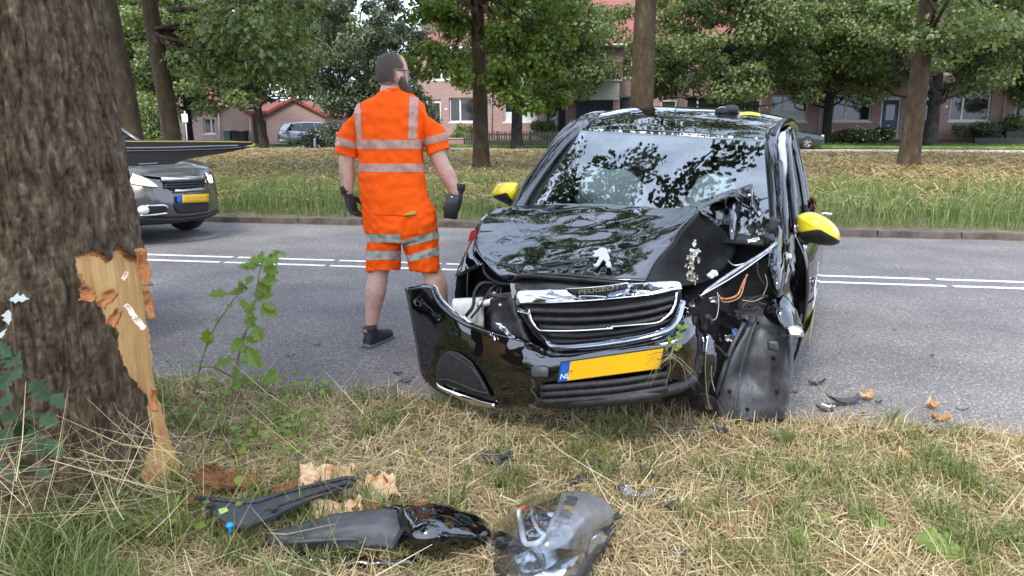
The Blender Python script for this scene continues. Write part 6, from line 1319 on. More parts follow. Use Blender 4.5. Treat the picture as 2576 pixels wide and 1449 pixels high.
# ================================================================== GRASS, PLANTS AND DEBRIS
def near_z(p):
    s, t = st(p); z = ground_z(t)
    if -4 < t < 3.3 and abs(s) < 20: z += .03*noise.noise(Vector((s*1.3, t*1.3, 0)))*min(1, (3.3-t)/.6)
    return z
def blades(P, h, w, lean, bend, seed):                   # tapering bent blades: base, height, width, lean vector (n,2), bend
    n = len(P); g = np.random.default_rng(seed); a = g.random(n)*6.283; B = np.stack([np.cos(a), np.sin(a), np.zeros(n)], 1)*w[:, None]*.5
    D = np.concatenate([lean, np.zeros((n, 1))], 1); z = np.array([0, 0, 1.])
    m = P + z*(h*.55)[:, None] + D*(h*.35)[:, None]; t = P + z*(h*(1-.35*bend))[:, None] + D*(h*(.8+.6*bend))[:, None]
    V = np.empty((n, 5, 3)); V[:, 0] = P-B; V[:, 1] = P+B; V[:, 2] = m-B*.75; V[:, 3] = m+B*.75; V[:, 4] = t
    k = np.arange(n)[:, None]*5
    F = np.concatenate([k+np.array([[0,1,3]]), k+np.array([[0,3,2]]), k+np.array([[2,3,4]])], 0)
    return V.reshape(-1, 3), F
def straws(P, d, L, w, sag, seed):                       # lying stalks: thin ridged strips
    n = len(P); g = np.random.default_rng(seed); N = unit(np.stack([g.normal(size=n)*.4, g.normal(size=n)*.4, np.ones(n)], 1)); B = unit(np.cross(d, N))*w[:, None]*.5
    V = np.empty((n, 6, 3)); e = d*(L*.5)[:, None]; dz = np.array([0, 0, 1.])*(sag*L)[:, None]
    V[:, 0] = P-e-B; V[:, 1] = P-e+B; V[:, 2] = P-B+dz; V[:, 3] = P+B+dz; V[:, 4] = P+e-B*.4; V[:, 5] = P+e+B*.4
    k = np.arange(n)[:, None]*6
    return V.reshape(-1, 3), np.concatenate([k+np.array([[0,1,3,2]]), k+np.array([[2,3,5,4]])], 0)
def verge_points(n, seed, tmin=.6, tmax=3.5, clear=0.0):
    g = np.random.default_rng(seed); out = []
    while sum(len(o) for o in out) < n:
        Y = 1.25+2.75*g.random(n); X = (g.random(n)*2-1)*(.98*Y+.45); s = X*RU.x+Y*RU.y; t = X*RN.x+Y*RN.y
        e = 3.50+.05*np.sin(s*2.1)+.05*np.sin(s*5.3+1)+.03*np.sin(s*13)
        k = (t < np.minimum(e, tmax+.2)+g.normal(size=n)*.035) & (t > tmin) & (((X-XA)**2+(Y-YA)**2) > .14) & ~((((X+1.2)/.30)**2+((Y-2.22)/.32)**2 < 1) & (g.random(n) < clear))
        k &= g.random(n) < np.clip(1.25-.22*Y, .3, 1)
        out.append(np.stack([X[k], Y[k], np.zeros(k.sum())], 1))
    P = np.concatenate(out)[:n]
    P[:, 2] = [near_z(Vector(p)) for p in P]
    return P
def fld(P, s, k): return np.array([noise.noise(Vector((p[0]*s+k, p[1]*s, k))) for p in P])
STRAW = [(.18,.12,.055),(.33,.24,.11),(.46,.36,.18),(.56,.46,.26),(.66,.57,.37)]
GREEN = [(.06,.095,.02),(.11,.155,.035),(.18,.225,.07),(.32,.33,.15)]
m_straw = leafmat('dry straw', STRAW, .7, .15); m_green = leafmat('green blades', GREEN, .5, .3)
m_greent = leafmat('verge green', [(.06,.105,.024),(.095,.155,.036),(.145,.205,.06),(.25,.28,.13)], .55, .3)
m_hay = leafmat('brown hay', [(.14,.09,.035),(.22,.15,.06),(.31,.22,.10),(.40,.31,.16),(.2,.22,.06)], .75, .15)
g = np.random.default_rng(12)
# lying straw, everywhere under the grass
P = verge_points(54000, 1); n = len(P); a = g.random(n)*6.283; d = unit(np.stack([np.cos(a), np.sin(a), g.normal(size=n)*.22], 1)); P[:, 2] += .004+.03*g.random(n)**2
tag(obj('straw_litter', straws(P, d, .05+.17*g.random(n)**1.5, .0018+.0022*g.random(n), g.normal(size=n)*.05, 1), m_straw, None, False, (0,0,0)), 'dry cut straw lying over the near verge', 'straw', kind='stuff')
P = verge_points(48000, 2, clear=.6); f = fld(P, 2.2, 4); dry = f+.25*g.normal(size=len(P)) < .42; Pd = P[dry]; n = len(Pd)
h = (.025+.07*g.random(n)**1.6)*(1+.7*np.exp(-((Pd@np.array([RN.x, RN.y, 0])-3.38)/.12)**2))
tag(obj('dry_grass', blades(Pd, h, .0025+.0025*g.random(n), g.normal(size=(n, 2))*.55, g.random(n), 2), m_straw, None, False, (0,0,0)), 'short dry yellow grass across the near verge', 'grass', kind='stuff')
# green tufts, thicker at the left and along the road edge
C_ = verge_points(1150, 3, clear=.8); w_ = fld(C_, 1.6, 9)+np.where(C_[:, 0] < -.5, .28, 0)+np.where(C_[:, 0] > 1.2, .12, 0); C_ = C_[w_ > .02]; per = 34
P = np.repeat(C_, per, axis=0); P[:, :2] += g.normal(size=(len(P), 2))*.03; n = len(P); hh = np.repeat(.05+.10*g.random(len(C_))**1.5+np.where(C_[:, 0] < -.6, .04, 0), per)*(.5+.7*g.random(n))
P[:, 2] = [near_z(Vector(p)) for p in P]
tag(obj('green_grass', blades(P, hh, .003+.003*g.random(n), g.normal(size=(n, 2))*.45, g.random(n), 3), m_green, None, False, (0,0,0)), 'tufts of fresh green grass in the near verge', 'grass', kind='stuff')
# long bleached stalks near the trunk and in front
P = verge_points(900, 5); k = (P[:, 0] < -.2) | (g.random(len(P)) < .25); P = P[k]; n = len(P); a = g.random(n)*6.283; d = unit(np.stack([np.cos(a), np.sin(a)*.6, .15+.5*g.random(n)], 1)); L = .18+.35*g.random(n); P[:, 2] += L*d[:, 2]*.5
tag(obj('long_stalks', straws(P, d, L, .0022+.002*g.random(n), -.06*g.random(n), 5), m_straw, None, False, (0,0,0)), 'long bleached grass stalks leaning round the scarred trunk', 'grass', kind='stuff')
# tangle round the foot of the scarred trunk
gg = np.random.default_rng(44); n = 170
P = np.array([tuple(U(a, b, y)) for a, b, y in zip(gg.uniform(-60, 430, n), gg.uniform(1080, 1330, n), gg.uniform(1.75, 2.2, n))]); P[:, 2] = np.maximum(P[:, 2], .03)
a = gg.normal(.9, .9, n); d = unit(np.stack([np.cos(a), gg.normal(size=n)*.25, np.sin(a)*.55], 1)); L = gg.uniform(.15, .42, n)
tag(obj('tangled_stalks', straws(P, d, L, gg.uniform(.0012, .0026, n), -.12*gg.random(n), 44), m_straw, None, False, (0,0,0)), 'tangled bleached stalks heaped against the scarred trunk foot', 'grass', kind='stuff')
n = 3600; X = gg.uniform(-1.8, -1.05, n); Y = gg.uniform(1.55, 2.3, n); P = np.stack([X, Y, np.zeros(n)], 1); P = P[(P[:, 0]-XA)**2+(P[:, 1]-YA)**2 > .15]; P = P[fld(P, 4, 3) > -.05]; n = len(P)
tag(obj('rank_grass', blades(P, gg.uniform(.10, .30, n)*(.6+.8*gg.random(n)), gg.uniform(.003, .006, n), gg.normal(size=(n, 2))*.55, gg.random(n), 45), m_green, None, False, (0,0,0)), 'rank green grass before the scarred trunk', 'grass', kind='stuff')
# far verge: tall green grass behind the kerb, brown hay beyond
def far_points(n, t0, t1, seed, s0=-12, s1=16):
    g = np.random.default_rng(seed); s = s0*1.6+(s1*1.6-s0*1.6)*g.random(n); t = t0+(t1-t0)*g.random(n)**1.1; P = np.stack([s*RU.x+t*RN.x, s*RU.y+t*RN.y, np.zeros(n)], 1)
    P[:, 2] = np.interp(t, [-60, 0, 3.3, 3.45, 10.15, 10.3, 12, 20, 30, 37.4, 43], [.02, .02, .02, -.006, -.006, .1, .13, .2, .32, .4, .55]); return P[np.abs(P[:, 0]) < .74*P[:, 1]+.6]
P = far_points(95000, 10.36, 17.5, 21); t_ = P@np.array([RN.x, RN.y, 0]); f = fld(P, .5, 2)
k = (np.random.default_rng(1).random(len(P)) < np.clip(1.25-(t_-11.5)/4.6+f*.9, .03, 1)); P = P[k]; t_ = t_[k]; n = len(P); f2_ = fld(P, .9, 7)
hh = np.clip((.16+.28*g.random(n))*(1+.7*f2_), .08, .6)*np.clip((t_-10.25)/.5, .45, 1)
tag(obj('tall_grass', blades(P, hh, .007+.007*g.random(n), g.normal(size=(n, 2))*.28, g.random(n), 21), m_greent, None, False, (0,0,0)), 'tall green grass on the verge across the road', 'grass', kind='stuff')
P = far_points(70000, 11.5, 35.0, 22); n = len(P); a = g.random(n)*6.283; d = unit(np.stack([np.cos(a), np.sin(a), g.normal(size=n)*.25], 1)); L = .25+.45*g.random(n); P[:, 2] += .04+.08*g.random(n)
tag(obj('mown_hay', straws(P, d, L, .012+.018*g.random(n), g.normal(size=n)*.1, 22), m_hay, None, False, (0,0,0)), 'brown mown hay lying on the far verge', 'hay', kind='stuff')
P = far_points(26000, 13, 34.5, 23); n = len(P)
tag(obj('stubble', blades(P, .08+.16*g.random(n)**2, .012+.012*g.random(n), g.normal(size=(n, 2))*.4, g.random(n), 23), m_hay, None, False, (0,0,0)), 'brown and green stubble on the far verge', 'grass', kind='stuff')
lp_ = far_points(30000, 39.85, 43.5, 24, -20, 18); n = len(lp_); lp_[:, 2] = [gz(*st(Vector(p)))+.08 for p in lp_]
tag(obj('lawn_grass', blades(lp_, .08+.06*g.random(n), .03+.02*g.random(n), g.normal(size=(n, 2))*.4, g.random(n), 24), m_greent, None, False, (0,0,0)), 'bright lawn grass in front of the houses', 'grass', kind='stuff')
# ------------------------------------------------------------------ leafy plants
def lobed(n_l=5, deep=.45, seed=0, fold=.18):           # lobed leaf lying along +x, length 1, folded on its midrib
    g = random.Random(seed); half = []
    N = 11
    for i in range(N+1):
        q = i/N; env = math.sin(min(1, q*1.05)*math.pi)**.6*.46*(1.25-.5*q); l = 1-deep*abs(math.sin(q*math.pi*(n_l/2+.5)))
        half.append((q, env*(l if 0 < i < N else 0)))
    V = [(q, 0, -.12*q*q) for q, _ in half]; F = []; k = len(V)
    for s_ in (1, -1):
        b = len(V); V += [(q+.10*y*(1 if y > 0 else 0), s_*y, fold*y-.12*q*q+.02*g.uniform(-1, 1)) for q, y in half]
        for i in range(N): F.append((i, i+1, b+i+1, b+i) if s_ > 0 else (i+1, i, b+i, b+i+1))
    return np.array(V), F
lf_b = leafmat('sapling leaf', [(.11,.19,.02),(.16,.25,.03),(.22,.30,.06)], .45, .4); lf_d = leafmat('dark vine leaf', [(.02,.045,.02),(.03,.065,.028),(.045,.085,.035)], .75, .2)
stem_m = mat('pale stem', (.16,.15,.07), .8, var=[(.22,.2,.10),(.12,.1,.06)], scale=20); stem_r = mat('brown stem', (.09,.06,.035), .85)
LEAF = {}
def leaf_at(parent, p, d, nrm, L, m, kind=0, name='leaf'):
    key = (m.name, kind)
    if key not in LEAF:
        V, F = lobed(5 if kind % 2 == 0 else 7, .62 if kind < 2 else .5, kind, .3); LEAF[key] = mesh_from('leaf', V, F, False); LEAF[key].materials.append(m)
    d = Vector(d).normalized(); nrm = Vector(nrm); y = nrm.cross(d).normalized(); z = d.cross(y)
    o = bpy.data.objects.new(name, LEAF[key]); COL.objects.link(o)
    M = Matrix((d, y, z)).transposed().to_4x4(); M.translation = Vector(p)-(ORG[parent.name] if parent else Vector()); M = M @ Matrix.Diagonal((L, L, L, 1))
    if parent: o.parent = parent
    o.matrix_local = M
    return o
g = random.Random(77)
def z8(x, y): return ((700+x/2.4145)/1.565, (950+y/2.4145)/1.565)
def plant(name, label, cat, stems, leaves, Y, m_leaf, m_stem, seed, L0=.085):
    g = random.Random(seed); b = U(*stems[0][0], Y); b.z = near_z(b); t = thing(name, b, label, cat)
    for s_ in stems:
        pts = [U(*p, Y+.03*i) for i, p in enumerate(s_)]; pts[0].z = near_z(pts[0])-.01 if s_ is stems[0] else pts[0].z
        obj('stem', tube(pts, [.006, .0025], 7, True, 3), m_stem, t)
    allp = [U(*p, Y) for s_ in stems for p in s_]
    for i, (x, y, sc) in enumerate(leaves):
        p = U(x, y, Y+g.uniform(-.07, .05)); q = min(allp, key=lambda c: (c-p).length); d = (p-q); d.y += g.uniform(-.03, .02)
        if d.length < .01: d = Vector((g.uniform(-1, 1), -.3, .3))
        d = d.normalized(); d.z -= .15; nrm = Vector((g.uniform(-.4, .4), -.75, .65+g.uniform(-.3, .3)))
        leaf_at(t, p-d*L0*sc*.5, d, nrm, L0*sc, m_leaf, i % 3)
        st0 = p-d*L0*sc*.5
        if (st0-q).length > .012: obj('leaf_stalk', tube([q, (q+st0)/2+Vector((0,0,.006)), st0], .0013, 5, True, 2), m_stem, t)
    return t
A_ = [z8(*p) for p in ((150,1449),(215,1180),(260,1030),(350,820),(470,640),(560,520),(650,470))]
B_ = [z8(*p) for p in ((480,1380),(560,1180),(620,940),(690,740),(740,560),(760,400),(790,240),(860,150),(910,90))]
C8 = [z8(*p) for p in ((235,1190),(350,1200),(480,1270),(640,1330),(800,1390),(870,1440))]
lv = [(*z8(x, y), s_) for x, y, s_ in ((380,505,1.3),(520,500,.9),(620,425,1.3),(500,610,.7),(370,750,.4),(280,915,1.2),(850,195,1.1),(735,180,1.2),(690,240,1.1),(800,160,1.0),(935,120,.9),(890,270,1.2),(870,375,1.3),(680,365,1.0),(850,405,1.1),(820,520,1.3),(640,430,1.2),(870,660,1.4),(680,655,1.1),(690,770,1.2),(700,610,.7),(770,890,1.4),(555,1000,1.3),(720,1120,1.6),(455,1145,1.4),(620,1330,1.4),(880,1310,1.5),(610,870,.5),(310,970,.7),(930,180,.8),(560,960,.9),(740,820,.8),(640,1130,.7),(560,1240,.9),(700,1330,.8))]
plant('leafy_sapling', 'slender sapling with lobed bright green leaves beside the scarred trunk', 'plant', [B_, A_, C8], lv+[(x+g.uniform(-22, 22), y+g.uniform(-18, 18), s_*.7) for x, y, s_ in lv[6:]], 3.42, lf_b, stem_m, 3, .072)
vl = [(120,1060,1.3),(140,1130,1.2),(60,1180,1.4),(110,1190,1.2),(5,1180,1.5),(150,1010,1.0),(30,905,1.4),(105,985,1.5),(18,1005,1.2),(62,1085,1.8),(95,1120,1.6),(25,1050,1.3),(45,940,1.1),(12,960,1.2),(8,1110,1.4),(40,1160,1.3),(10,880,1.2),(80,1045,.8),(28,1200,1.2)]
plant('vine', 'dark-leaved vine climbing in front of the scarred trunk', 'plant', [[(45,1300),(48,1180),(45,1050),(40,930),(35,840),(28,760),(20,725)]], vl, 2.1, lf_d, stem_r, 4, .062)
pw_ = plant('withered_shoot', 'shoot with pale withered leaves by the scarred bark', 'plant', [[(2,900),(8,830),(14,760),(18,720)]], [(48,752,.9),(10,728,.8),(8,770,.9),(20,800,.8),(4,840,.9)], 2.25, leafmat('pale leaf underside', [(.45,.47,.45),(.55,.57,.55),(.3,.36,.28)], .7, .2), stem_r, 5, .06)
# ground cover between trunk and road
g = random.Random(21); gp, gn, gt, gl_ = [], [], [], []
parts = []
for i in range(520):
    px, py = g.uniform(390, 830), g.uniform(950, 1200)
    if g.random() < .35: px, py = g.uniform(60, 620), g.uniform(1150, 1420)
    if 330 < px < 520 and 1120 < py < 1320: continue
    p = G(px, py, 0); p.z = near_z(p)+g.uniform(.02, .13); V, F = lobed(5, .4, i % 5); L = g.uniform(.02, .045); a = g.uniform(0, 6.28)
    M = Matrix.Translation(p) @ Matrix.Rotation(a, 4, 'Z') @ Matrix.Rotation(g.uniform(-.7, .5), 4, 'Y') @ Matrix.Rotation(g.uniform(-.5, .5), 4, 'X')
    parts.append((np.array([tuple(M @ Vector(v*L)) for v in V]), F))
tag(obj('ground_cover', join(*parts), lf_b, None, False, (0,0,0)), 'low leafy ground cover between the scarred trunk and the road', 'weeds', kind='stuff')
# weed torn up and caught at the number plate
wd_ = thing('uprooted_weed', K(1690, 905, -.15), 'uprooted weed caught in the bumper beside the number plate', 'plant')
Kw = lambda x, y: K(x, y, -.17)
obj('stem', tube([Kw(1685,905), Kw(1695,870), Kw(1705,840), Kw(1715,822)], [.004,.002], 6, True, 4), stem_m, wd_)
for i, (x, y, s_) in enumerate(((1700,850,.9),(1712,842,.8),(1690,860,.9),(1705,828,.7),(1718,818,.8),(1722,826,.6),(1708,815,.6),(1680,870,.8),(1716,870,.7),(1695,880,.8),(1678,884,.7))): leaf_at(wd_, Kw(x, y), Vector((g.uniform(-1, 1), -.3, g.uniform(-.2, .8))), (g.uniform(-.3, .3), -1, .5), .035*s_, lf_b, i % 3)
for i in range(16):
    x, y = 1690+g.uniform(-70, 90), 905+g.uniform(-10, 95); obj('root_strand', tube([Kw(1688+g.uniform(-8, 8), 895+g.uniform(-8, 8)), Kw((x+1690)/2+g.uniform(-12, 12), (y+890)/2-6), K(x, y, -.16)], [.0016, .0008], 5, True, 4), stem_m if i % 3 else stem_r, wd_)
# ------------------------------------------------------------------ crash debris
blk = mat('broken black plastic', (.016,.017,.019), .45, var=[(.03,.031,.034),(.05,.052,.056)], scale=14, bump=.25, bscale=110)
gry = mat('charcoal plastic', (.035,.037,.041), .5, var=[(.05,.052,.057),(.075,.078,.085)], scale=9, bump=.2, bscale=90)
bark_in = mat('bark inner face', (.36,.16,.06), .85, var=[(.55,.36,.2),(.64,.46,.28),(.45,.24,.1)], scale=14, bump=.5, bscale=60); bark_out = mat('bark outer face', (.10,.06,.03), .95, var=[(.22,.09,.03),(.05,.035,.02)], scale=25, bump=.8)
def z6(x, y): return ((700+x/1.288)/1.565, (1700+y/1.288)/1.565)
def z7(x, y): return ((2600+x/1.799)/1.565, (1500+y/1.799)/1.565)
def Gz(px, py, z): return G(px, py, z)
def flat_piece(name, label, cat, outline, z, th, m, tilt=(0, 0), bev=.004, conv=z6):  # outline traced on the ground plane at height z
    P = [Gz(*conv(*p), z) for p in outline]; o = sum(P, Vector())/len(P)
    ux = Vector((1, 0, tilt[0])).normalized(); uy = Vector((0, 1, tilt[1])).normalized()
    poly = [((p-o).x, (p-o).y) for p in P]
    t = thing(name, (o.x, o.y, 0), label, cat); b = obj('panel', prism(poly, o, ux, uy, th, bev), m, t, False)
    return t, o
# pillar trim with rim, ribs, clips, sticker and cap
tr_out = [(85,335),(300,355),(400,355),(560,305),(860,235),(895,248),(890,280),(700,345),(480,440),(370,485),(260,490),(200,440)]
t1, o1_ = flat_piece('pillar_trim', 'long charcoal trim panel with green sticker at the foot of the scarred tree', 'car part', tr_out, .11, .012, gry)
def rimtube(t, pts, z, r, m, nm, conv=z6, sm=2): obj(nm, tube([Gz(*conv(*p), z) for p in pts], r, 7, True, sm), m, t)
rimtube(t1, [(85,333),(300,353),(400,353),(560,303),(860,233),(897,247)], .127, .007, blk, 'raised_rim')
rimtube(t1, [(370,470),(480,425),(700,330),(880,272)], .127, .004, blk, 'inner_rib'); rimtube(t1, [(440,395),(600,345),(760,290),(860,262)], .126, .003, blk, 'inner_rib')
for x, y in ((845,262),(752,290),(490,388),(170,375)): obj('clip', join(tube([Gz(*z6(x, y), .12), Gz(*z6(x, y), .147)], [.009, .005], 8), tube([Gz(*z6(x, y), .133), Gz(*z6(x, y), .137)], .013, 8)), blk, t1)
obj('clip_ring', tube([Gz(*z6(170+22*math.cos(a), 375+12*math.sin(a)), .129) for a in np.linspace(.8, 5.6, 12)], .004, 6), blk, t1)
so = [Gz(*z6(*p), .1235) for p in ((205,395),(245,383),(258,402),(215,420))]; obj('green_sticker', prism([((p-so[0]).x, (p-so[0]).y) for p in so], so[0], (1,0,0), (0,1,0), .001), mat('lime sticker', (.42,.62,.16), .6), t1, False)
cp_ = Gz(*z6(263, 475), .135); obj('blue_cap', join(ell(cp_, (.012,.012,.010), 12, 8), tube([cp_-Vector((0,0,.03)), cp_], .005, 6)), mat('blue cap', (.01,.28,.55), .3), t1)
# mud guard plate
mg = [(440,530),(560,485),(830,425),(1080,402),(1165,410),(1185,438),(1110,540),(1075,596),(900,600),(640,598),(470,572)]
P4 = lambda x, y, z: Gz(*z6(x, y), z)
t2_ = thing('undertray_panel', P4(800, 500, 0), 'flat charcoal undertray panel lying before the torn glossy wing pieces', 'car part'); t2_.location.z = 0; ORG[t2_.name] = Vector(t2_.location)
obj('panel', sheet([[P4(440,525,.05),P4(600,480,.09),P4(830,425,.11),P4(1060,402,.12),P4(1165,412,.115)],[P4(455,540,.06),P4(620,515,.10),P4(840,475,.12),P4(1050,450,.125),P4(1180,440,.11)],[P4(470,560,.055),P4(640,556,.085),P4(860,530,.095),P4(1010,500,.11),P4(1130,515,.10)],[P4(490,578,.035),P4(650,596,.05),P4(880,596,.06),P4(1000,580,.07),P4(1080,592,.06)]], 6, 6, .008, dents(.004, 12)), gry, t2_)
rimtube(t2_, [(1060,402),(1165,408),(1190,440),(1130,520),(1080,594)], .125, .006, blk, 'folded_edge', sm=4); rimtube(t2_, [(560,560),(760,548),(900,545),(930,570)], .105, .007, gry, 'pressed_rib', sm=4)
# torn glossy wing pieces
def crump(name, label, rows, m, amp, fr_, cat='car part'):
    R_ = [[P4(*p) for p in r] for r in rows]; c = sum((p for r in R_ for p in r), Vector())/(len(R_)*len(R_[0])); o = tag(obj(name, sheet(R_, 6, 6, .004, dents(amp, fr_)), m), label, cat); return o
crump('torn_wing_piece', 'crumpled glossy black wing sheet between undertray and headlamp', [[(1050,380,.10),(1160,372,.15),(1290,372,.15),(1440,405,.10),(1560,470,.06)],[(1080,440,.10),(1190,450,.16),(1310,440,.17),(1430,460,.13),(1580,510,.07)],[(1110,540,.08),(1200,530,.14),(1320,520,.15),(1450,520,.12),(1590,550,.05)],[(1130,600,.03),(1230,610,.08),(1340,600,.09),(1480,570,.07),(1600,590,.03)]], paint, .018, 11)
crump('torn_wing_piece', 'flat glossy black shard tucked under the undertray panel', [[(560,596,.03),(760,602,.04),(960,610,.045),(1200,640,.04)],[(560,640,.05),(760,650,.05),(960,660,.06),(1240,665,.04)],[(600,672,.02),(780,690,.02),(980,690,.03),(1220,690,.02)]], paint, .012, 14)
# headlamp unit
HD = lambda x, y, z: Gz(*z6(x, y), z)
hu_ = thing('headlamp_unit', HD(1900, 560, 0), 'torn-off clear headlamp unit lying in the dry grass', 'car part'); hu_.location.z = 0; ORG[hu_.name] = Vector(hu_.location)
lens_rows = [[(1640,430,.05),(1790,335,.14),(1950,306,.19),(2100,318,.18),(2195,380,.12),(2215,430,.09)],
 [(1610,480,.07),(1760,400,.20),(1930,370,.25),(2080,385,.23),(2170,440,.15),(2190,470,.10)],
 [(1595,550,.07),(1730,500,.22),(1880,480,.27),(2020,490,.25),(2090,520,.17),(2110,540,.10)],
 [(1600,630,.06),(1720,600,.19),(1850,590,.24),(1980,600,.22),(2060,620,.14),(2085,640,.08)],
 [(1630,720,.04),(1720,710,.13),(1830,705,.17),(1950,710,.15),(2040,720,.10),(2070,735,.05)],
 [(1680,790,.02),(1750,790,.06),(1830,790,.08),(1930,790,.07),(2010,790,.05),(2050,790,.03)]]
HL = [[HD(*p) for p in r] for r in lens_rows]
obj('housing', sheet([[p*1.0-Vector((0,0,.012+.55*(p.z-.03))) for p in r] for r in HL], 5, 5, .01, dents(.004, 20)), blk, hu_)
obj('reflector_bowl', sheet([[p-Vector((0,0,.035+.25*p.z)) for p in r[0:5]] for r in HL[0:5]], 6, 6, .004, dents(.02, 16)), mat('lamp silver', (.62,.66,.72), .16, metal=.9, var=[(.5,.54,.6),(.8,.82,.85)], scale=14), hu_)
obj('lens', sheet(HL, 6, 6, .0025, dents(.0015, 25)), glass_c, hu_)
obj('scuffed_lens_patch', sheet([[HL[i][j]+Vector((0,-.002,.004)) for j in (2, 3, 4, 5)] for i in (0, 1, 2, 3)], 5, 5, .002), mat('hazed grey lens', (.20,.20,.21), .35, var=[(.27,.27,.28),(.14,.14,.15)], scale=7, alpha=.72, coat=.6), hu_)
obj('light_guide', tube([HD(1730,400,.17), HD(1740,470,.20), HD(1750,530,.21), HD(1770,570,.20), HD(1830,560,.22), HD(1870,520,.24)], .009, 8, True, 5), mat('frosted guide', (.72,.76,.8), .25, coat=.5), hu_)
obj('light_guide', tube([HD(1790,370,.18), HD(1800,440,.22), HD(1830,500,.235), HD(1880,540,.235)], .006, 8, True, 5), mat('frosted guide', (.72,.76,.8), .25, coat=.5), hu_)
obj('amber_bulb', ell(HD(1770, 392, .17), (.03,.012,.012), 10, 8), mat('red bulb', (.45,.06,.03), .2, coat=.6), hu_)
bc = HD(1890, 470, .185); obj('lamp_bowl', loft([[bc+Vector((r*math.cos(a), r*.8*math.sin(a), z)) for a in np.linspace(0, 2*math.pi, 20, endpoint=False)] for r, z in ((.012,-.05),(.04,-.03),(.058,.0),(.062,.012))], False), chrome, hu_)
obj('mounting_tab', box(HD(2215, 432, .08), (.05,.025,.012), rz=.5, bev=.003), blk, hu_); obj('mounting_tab', box(HD(1600, 590, .05), (.045,.05,.006), rz=.2, rx=.6, bev=.002), glass_c, hu_)
# bark slabs thrown off the trunk
def bark_slab(px, py, L, W, a, z, label, seed, curl=.18, inner=True, tilt=.25):
    c = G(px, py, z); g = random.Random(seed); d = Vector((math.cos(a), math.sin(a), g.uniform(-.15, .15))).normalized(); n = Vector((g.uniform(-.2, .2), -tilt, 1)).normalized(); y = n.cross(d)
    t = thing('bark_slab', (c.x, c.y, 0), label, 'bark', 'bark slabs torn off the trunk')
    shard(c, d, y, n, L, W, curl, bark_in if inner else bark_out, t, 'wood_face', seed, .006, .3, sub=1, nr=14, nc=8)
    shard(c-n*.012, d, y, n, L*.97, W*.97, curl, bark_out, t, 'bark_face', seed, .012, .3, sub=1, nr=14, nc=8)
    return t
bark_slab(824, 1212, .20, .13, .2, .07, 'pale bark slab standing behind the trim panel', 1, .2, True, .6)
bark_slab(930, 1240, .19, .12, .35, .06, 'pale bark slab beyond the tip of the trim panel', 2, .15, True, .5)
bark_slab(850, 1288, .17, .10, .3, .06, 'pale bark slab between trim panel and undertray', 3, .2, True, .45)
bark_slab(985, 1278, .26, .05, .12, .05, 'long reddish bark strip reaching toward the glossy wing sheet', 4, .1, False)
bark_slab(790, 1240, .10, .06, .9, .07, 'ragged orange bark chunk on the trim panel\'s far edge', 5, .4, False)
bark_slab(705, 1230, .13, .045, .15, .07, 'orange bark splinter behind the middle of the trim panel', 6, .3, False)
bark_slab(616, 1215, .15, .10, .3, .07, 'mossy bark chunk with orange edges near the trunk foot', 7, .3, False)
bark_slab(540, 1205, .13, .12, 1.3, .09, 'brown bark chunk upright against the trunk foot', 8, .3, False, .9)
bark_slab(500, 1262, .10, .05, .4, .05, 'orange bark chip at the near end of the trim panel', 9, .3, False)
# scattered small pieces
def bit(px, py, L, W, a, m, name, label, cat, seed, z=.03, curl=.3, group=None, jag=.35, tilt=0.3, th=.004):
    c = G(px, py, z); g = random.Random(seed); d = Vector((math.cos(a), math.sin(a), g.uniform(-.2, .2))); n = Vector((g.uniform(-.3, .3), -tilt+g.uniform(-.2, .2), 1)).normalized(); y = n.cross(d)
    return shard(c, d, y, n, L, W, curl, m, None, name, seed, th, jag, label, cat, group)
SH = 'small black shards in the near grass'; SL = 'small broken black plastic shard lying in the dry grass'
bit(1245, 1158, .13, .06, 2.7, blk, 'plastic_bracket', 'crumpled black bracket in the grass beyond the headlamp unit', 'car part', 1, .05, .5)
bit(1275, 1185, .11, .05, 1.9, blk, 'plastic_bracket', 'twisted black bracket tail just nearer than the crumpled one', 'car part', 2, .04, .6)
bit(1530, 1172, .14, .055, -.05, gry, 'trim_cover', 'small rectangular charcoal cover with an orange chip on it', 'car part', 3, .04, .12, None, .1)
bit(1528, 1160, .05, .02, .1, m_inner, 'bark_chip', 'orange bark chip lying on the rectangular charcoal cover', 'bark', 4, .055)
bit(1598, 1252, .12, .07, -.5, glass_c, 'lens_shard', 'clear crumpled lens shard right of the headlamp unit', 'car part', 5, .04, .5)
SLAB = ['charcoal shard just beyond the headlamp unit\'s top', 'dark shard beside the twisted bracket tail', 'glossy black shard right of the clear lens shard', 'flat dark disc-like shard among straw under the arch liner', 'glossy shard touching the torn dark red leaf', 'thin dark splinter beside the glossy shard at the red leaf', 'grey fragment right of the rectangular charcoal cover', 'small black splinter between disc-like shard and dead red leaf', 'dark sleeve fragment against the silver bolt end', 'black fragment in the green weeds near the grey branch', 'tiny black fragment between bracket and rectangular cover', 'charcoal fragment between lens shard and silver bolt', 'tiny dark fragment under the rectangular charcoal cover', 'dark fragment just right of the rectangular charcoal cover']
for i, (x, y, L, W, a) in enumerate(((1455,1213,.08,.04,.4),(1250,1218,.07,.03,2.2),(1690,1275,.09,.05,1.3),(1790,1195,.07,.04,.0),(1866,1262,.08,.04,.8),(1845,1248,.09,.025,.7),(1640,1200,.05,.03,.2),(1870,1225,.06,.02,.6),(1700,1405,.07,.05,-.4),(1000,1070,.05,.02,.3),(1340,1140,.04,.02,.6),(1690,1335,.05,.03,1),(1560,1228,.04,.02,0),(1625,1185,.05,.03,.3))):
    bit(x, y, L, W, a, [blk, paint, gry][i % 3], 'plastic_shard', SLAB[i], 'shard', 30+i, .035, .35, SH)
bit(1814, 1090, .06, .045, 1.4, gry, 'bung', 'dark rubber bung standing in the grass below the arch liner', 'car part', 50, .04, .8)
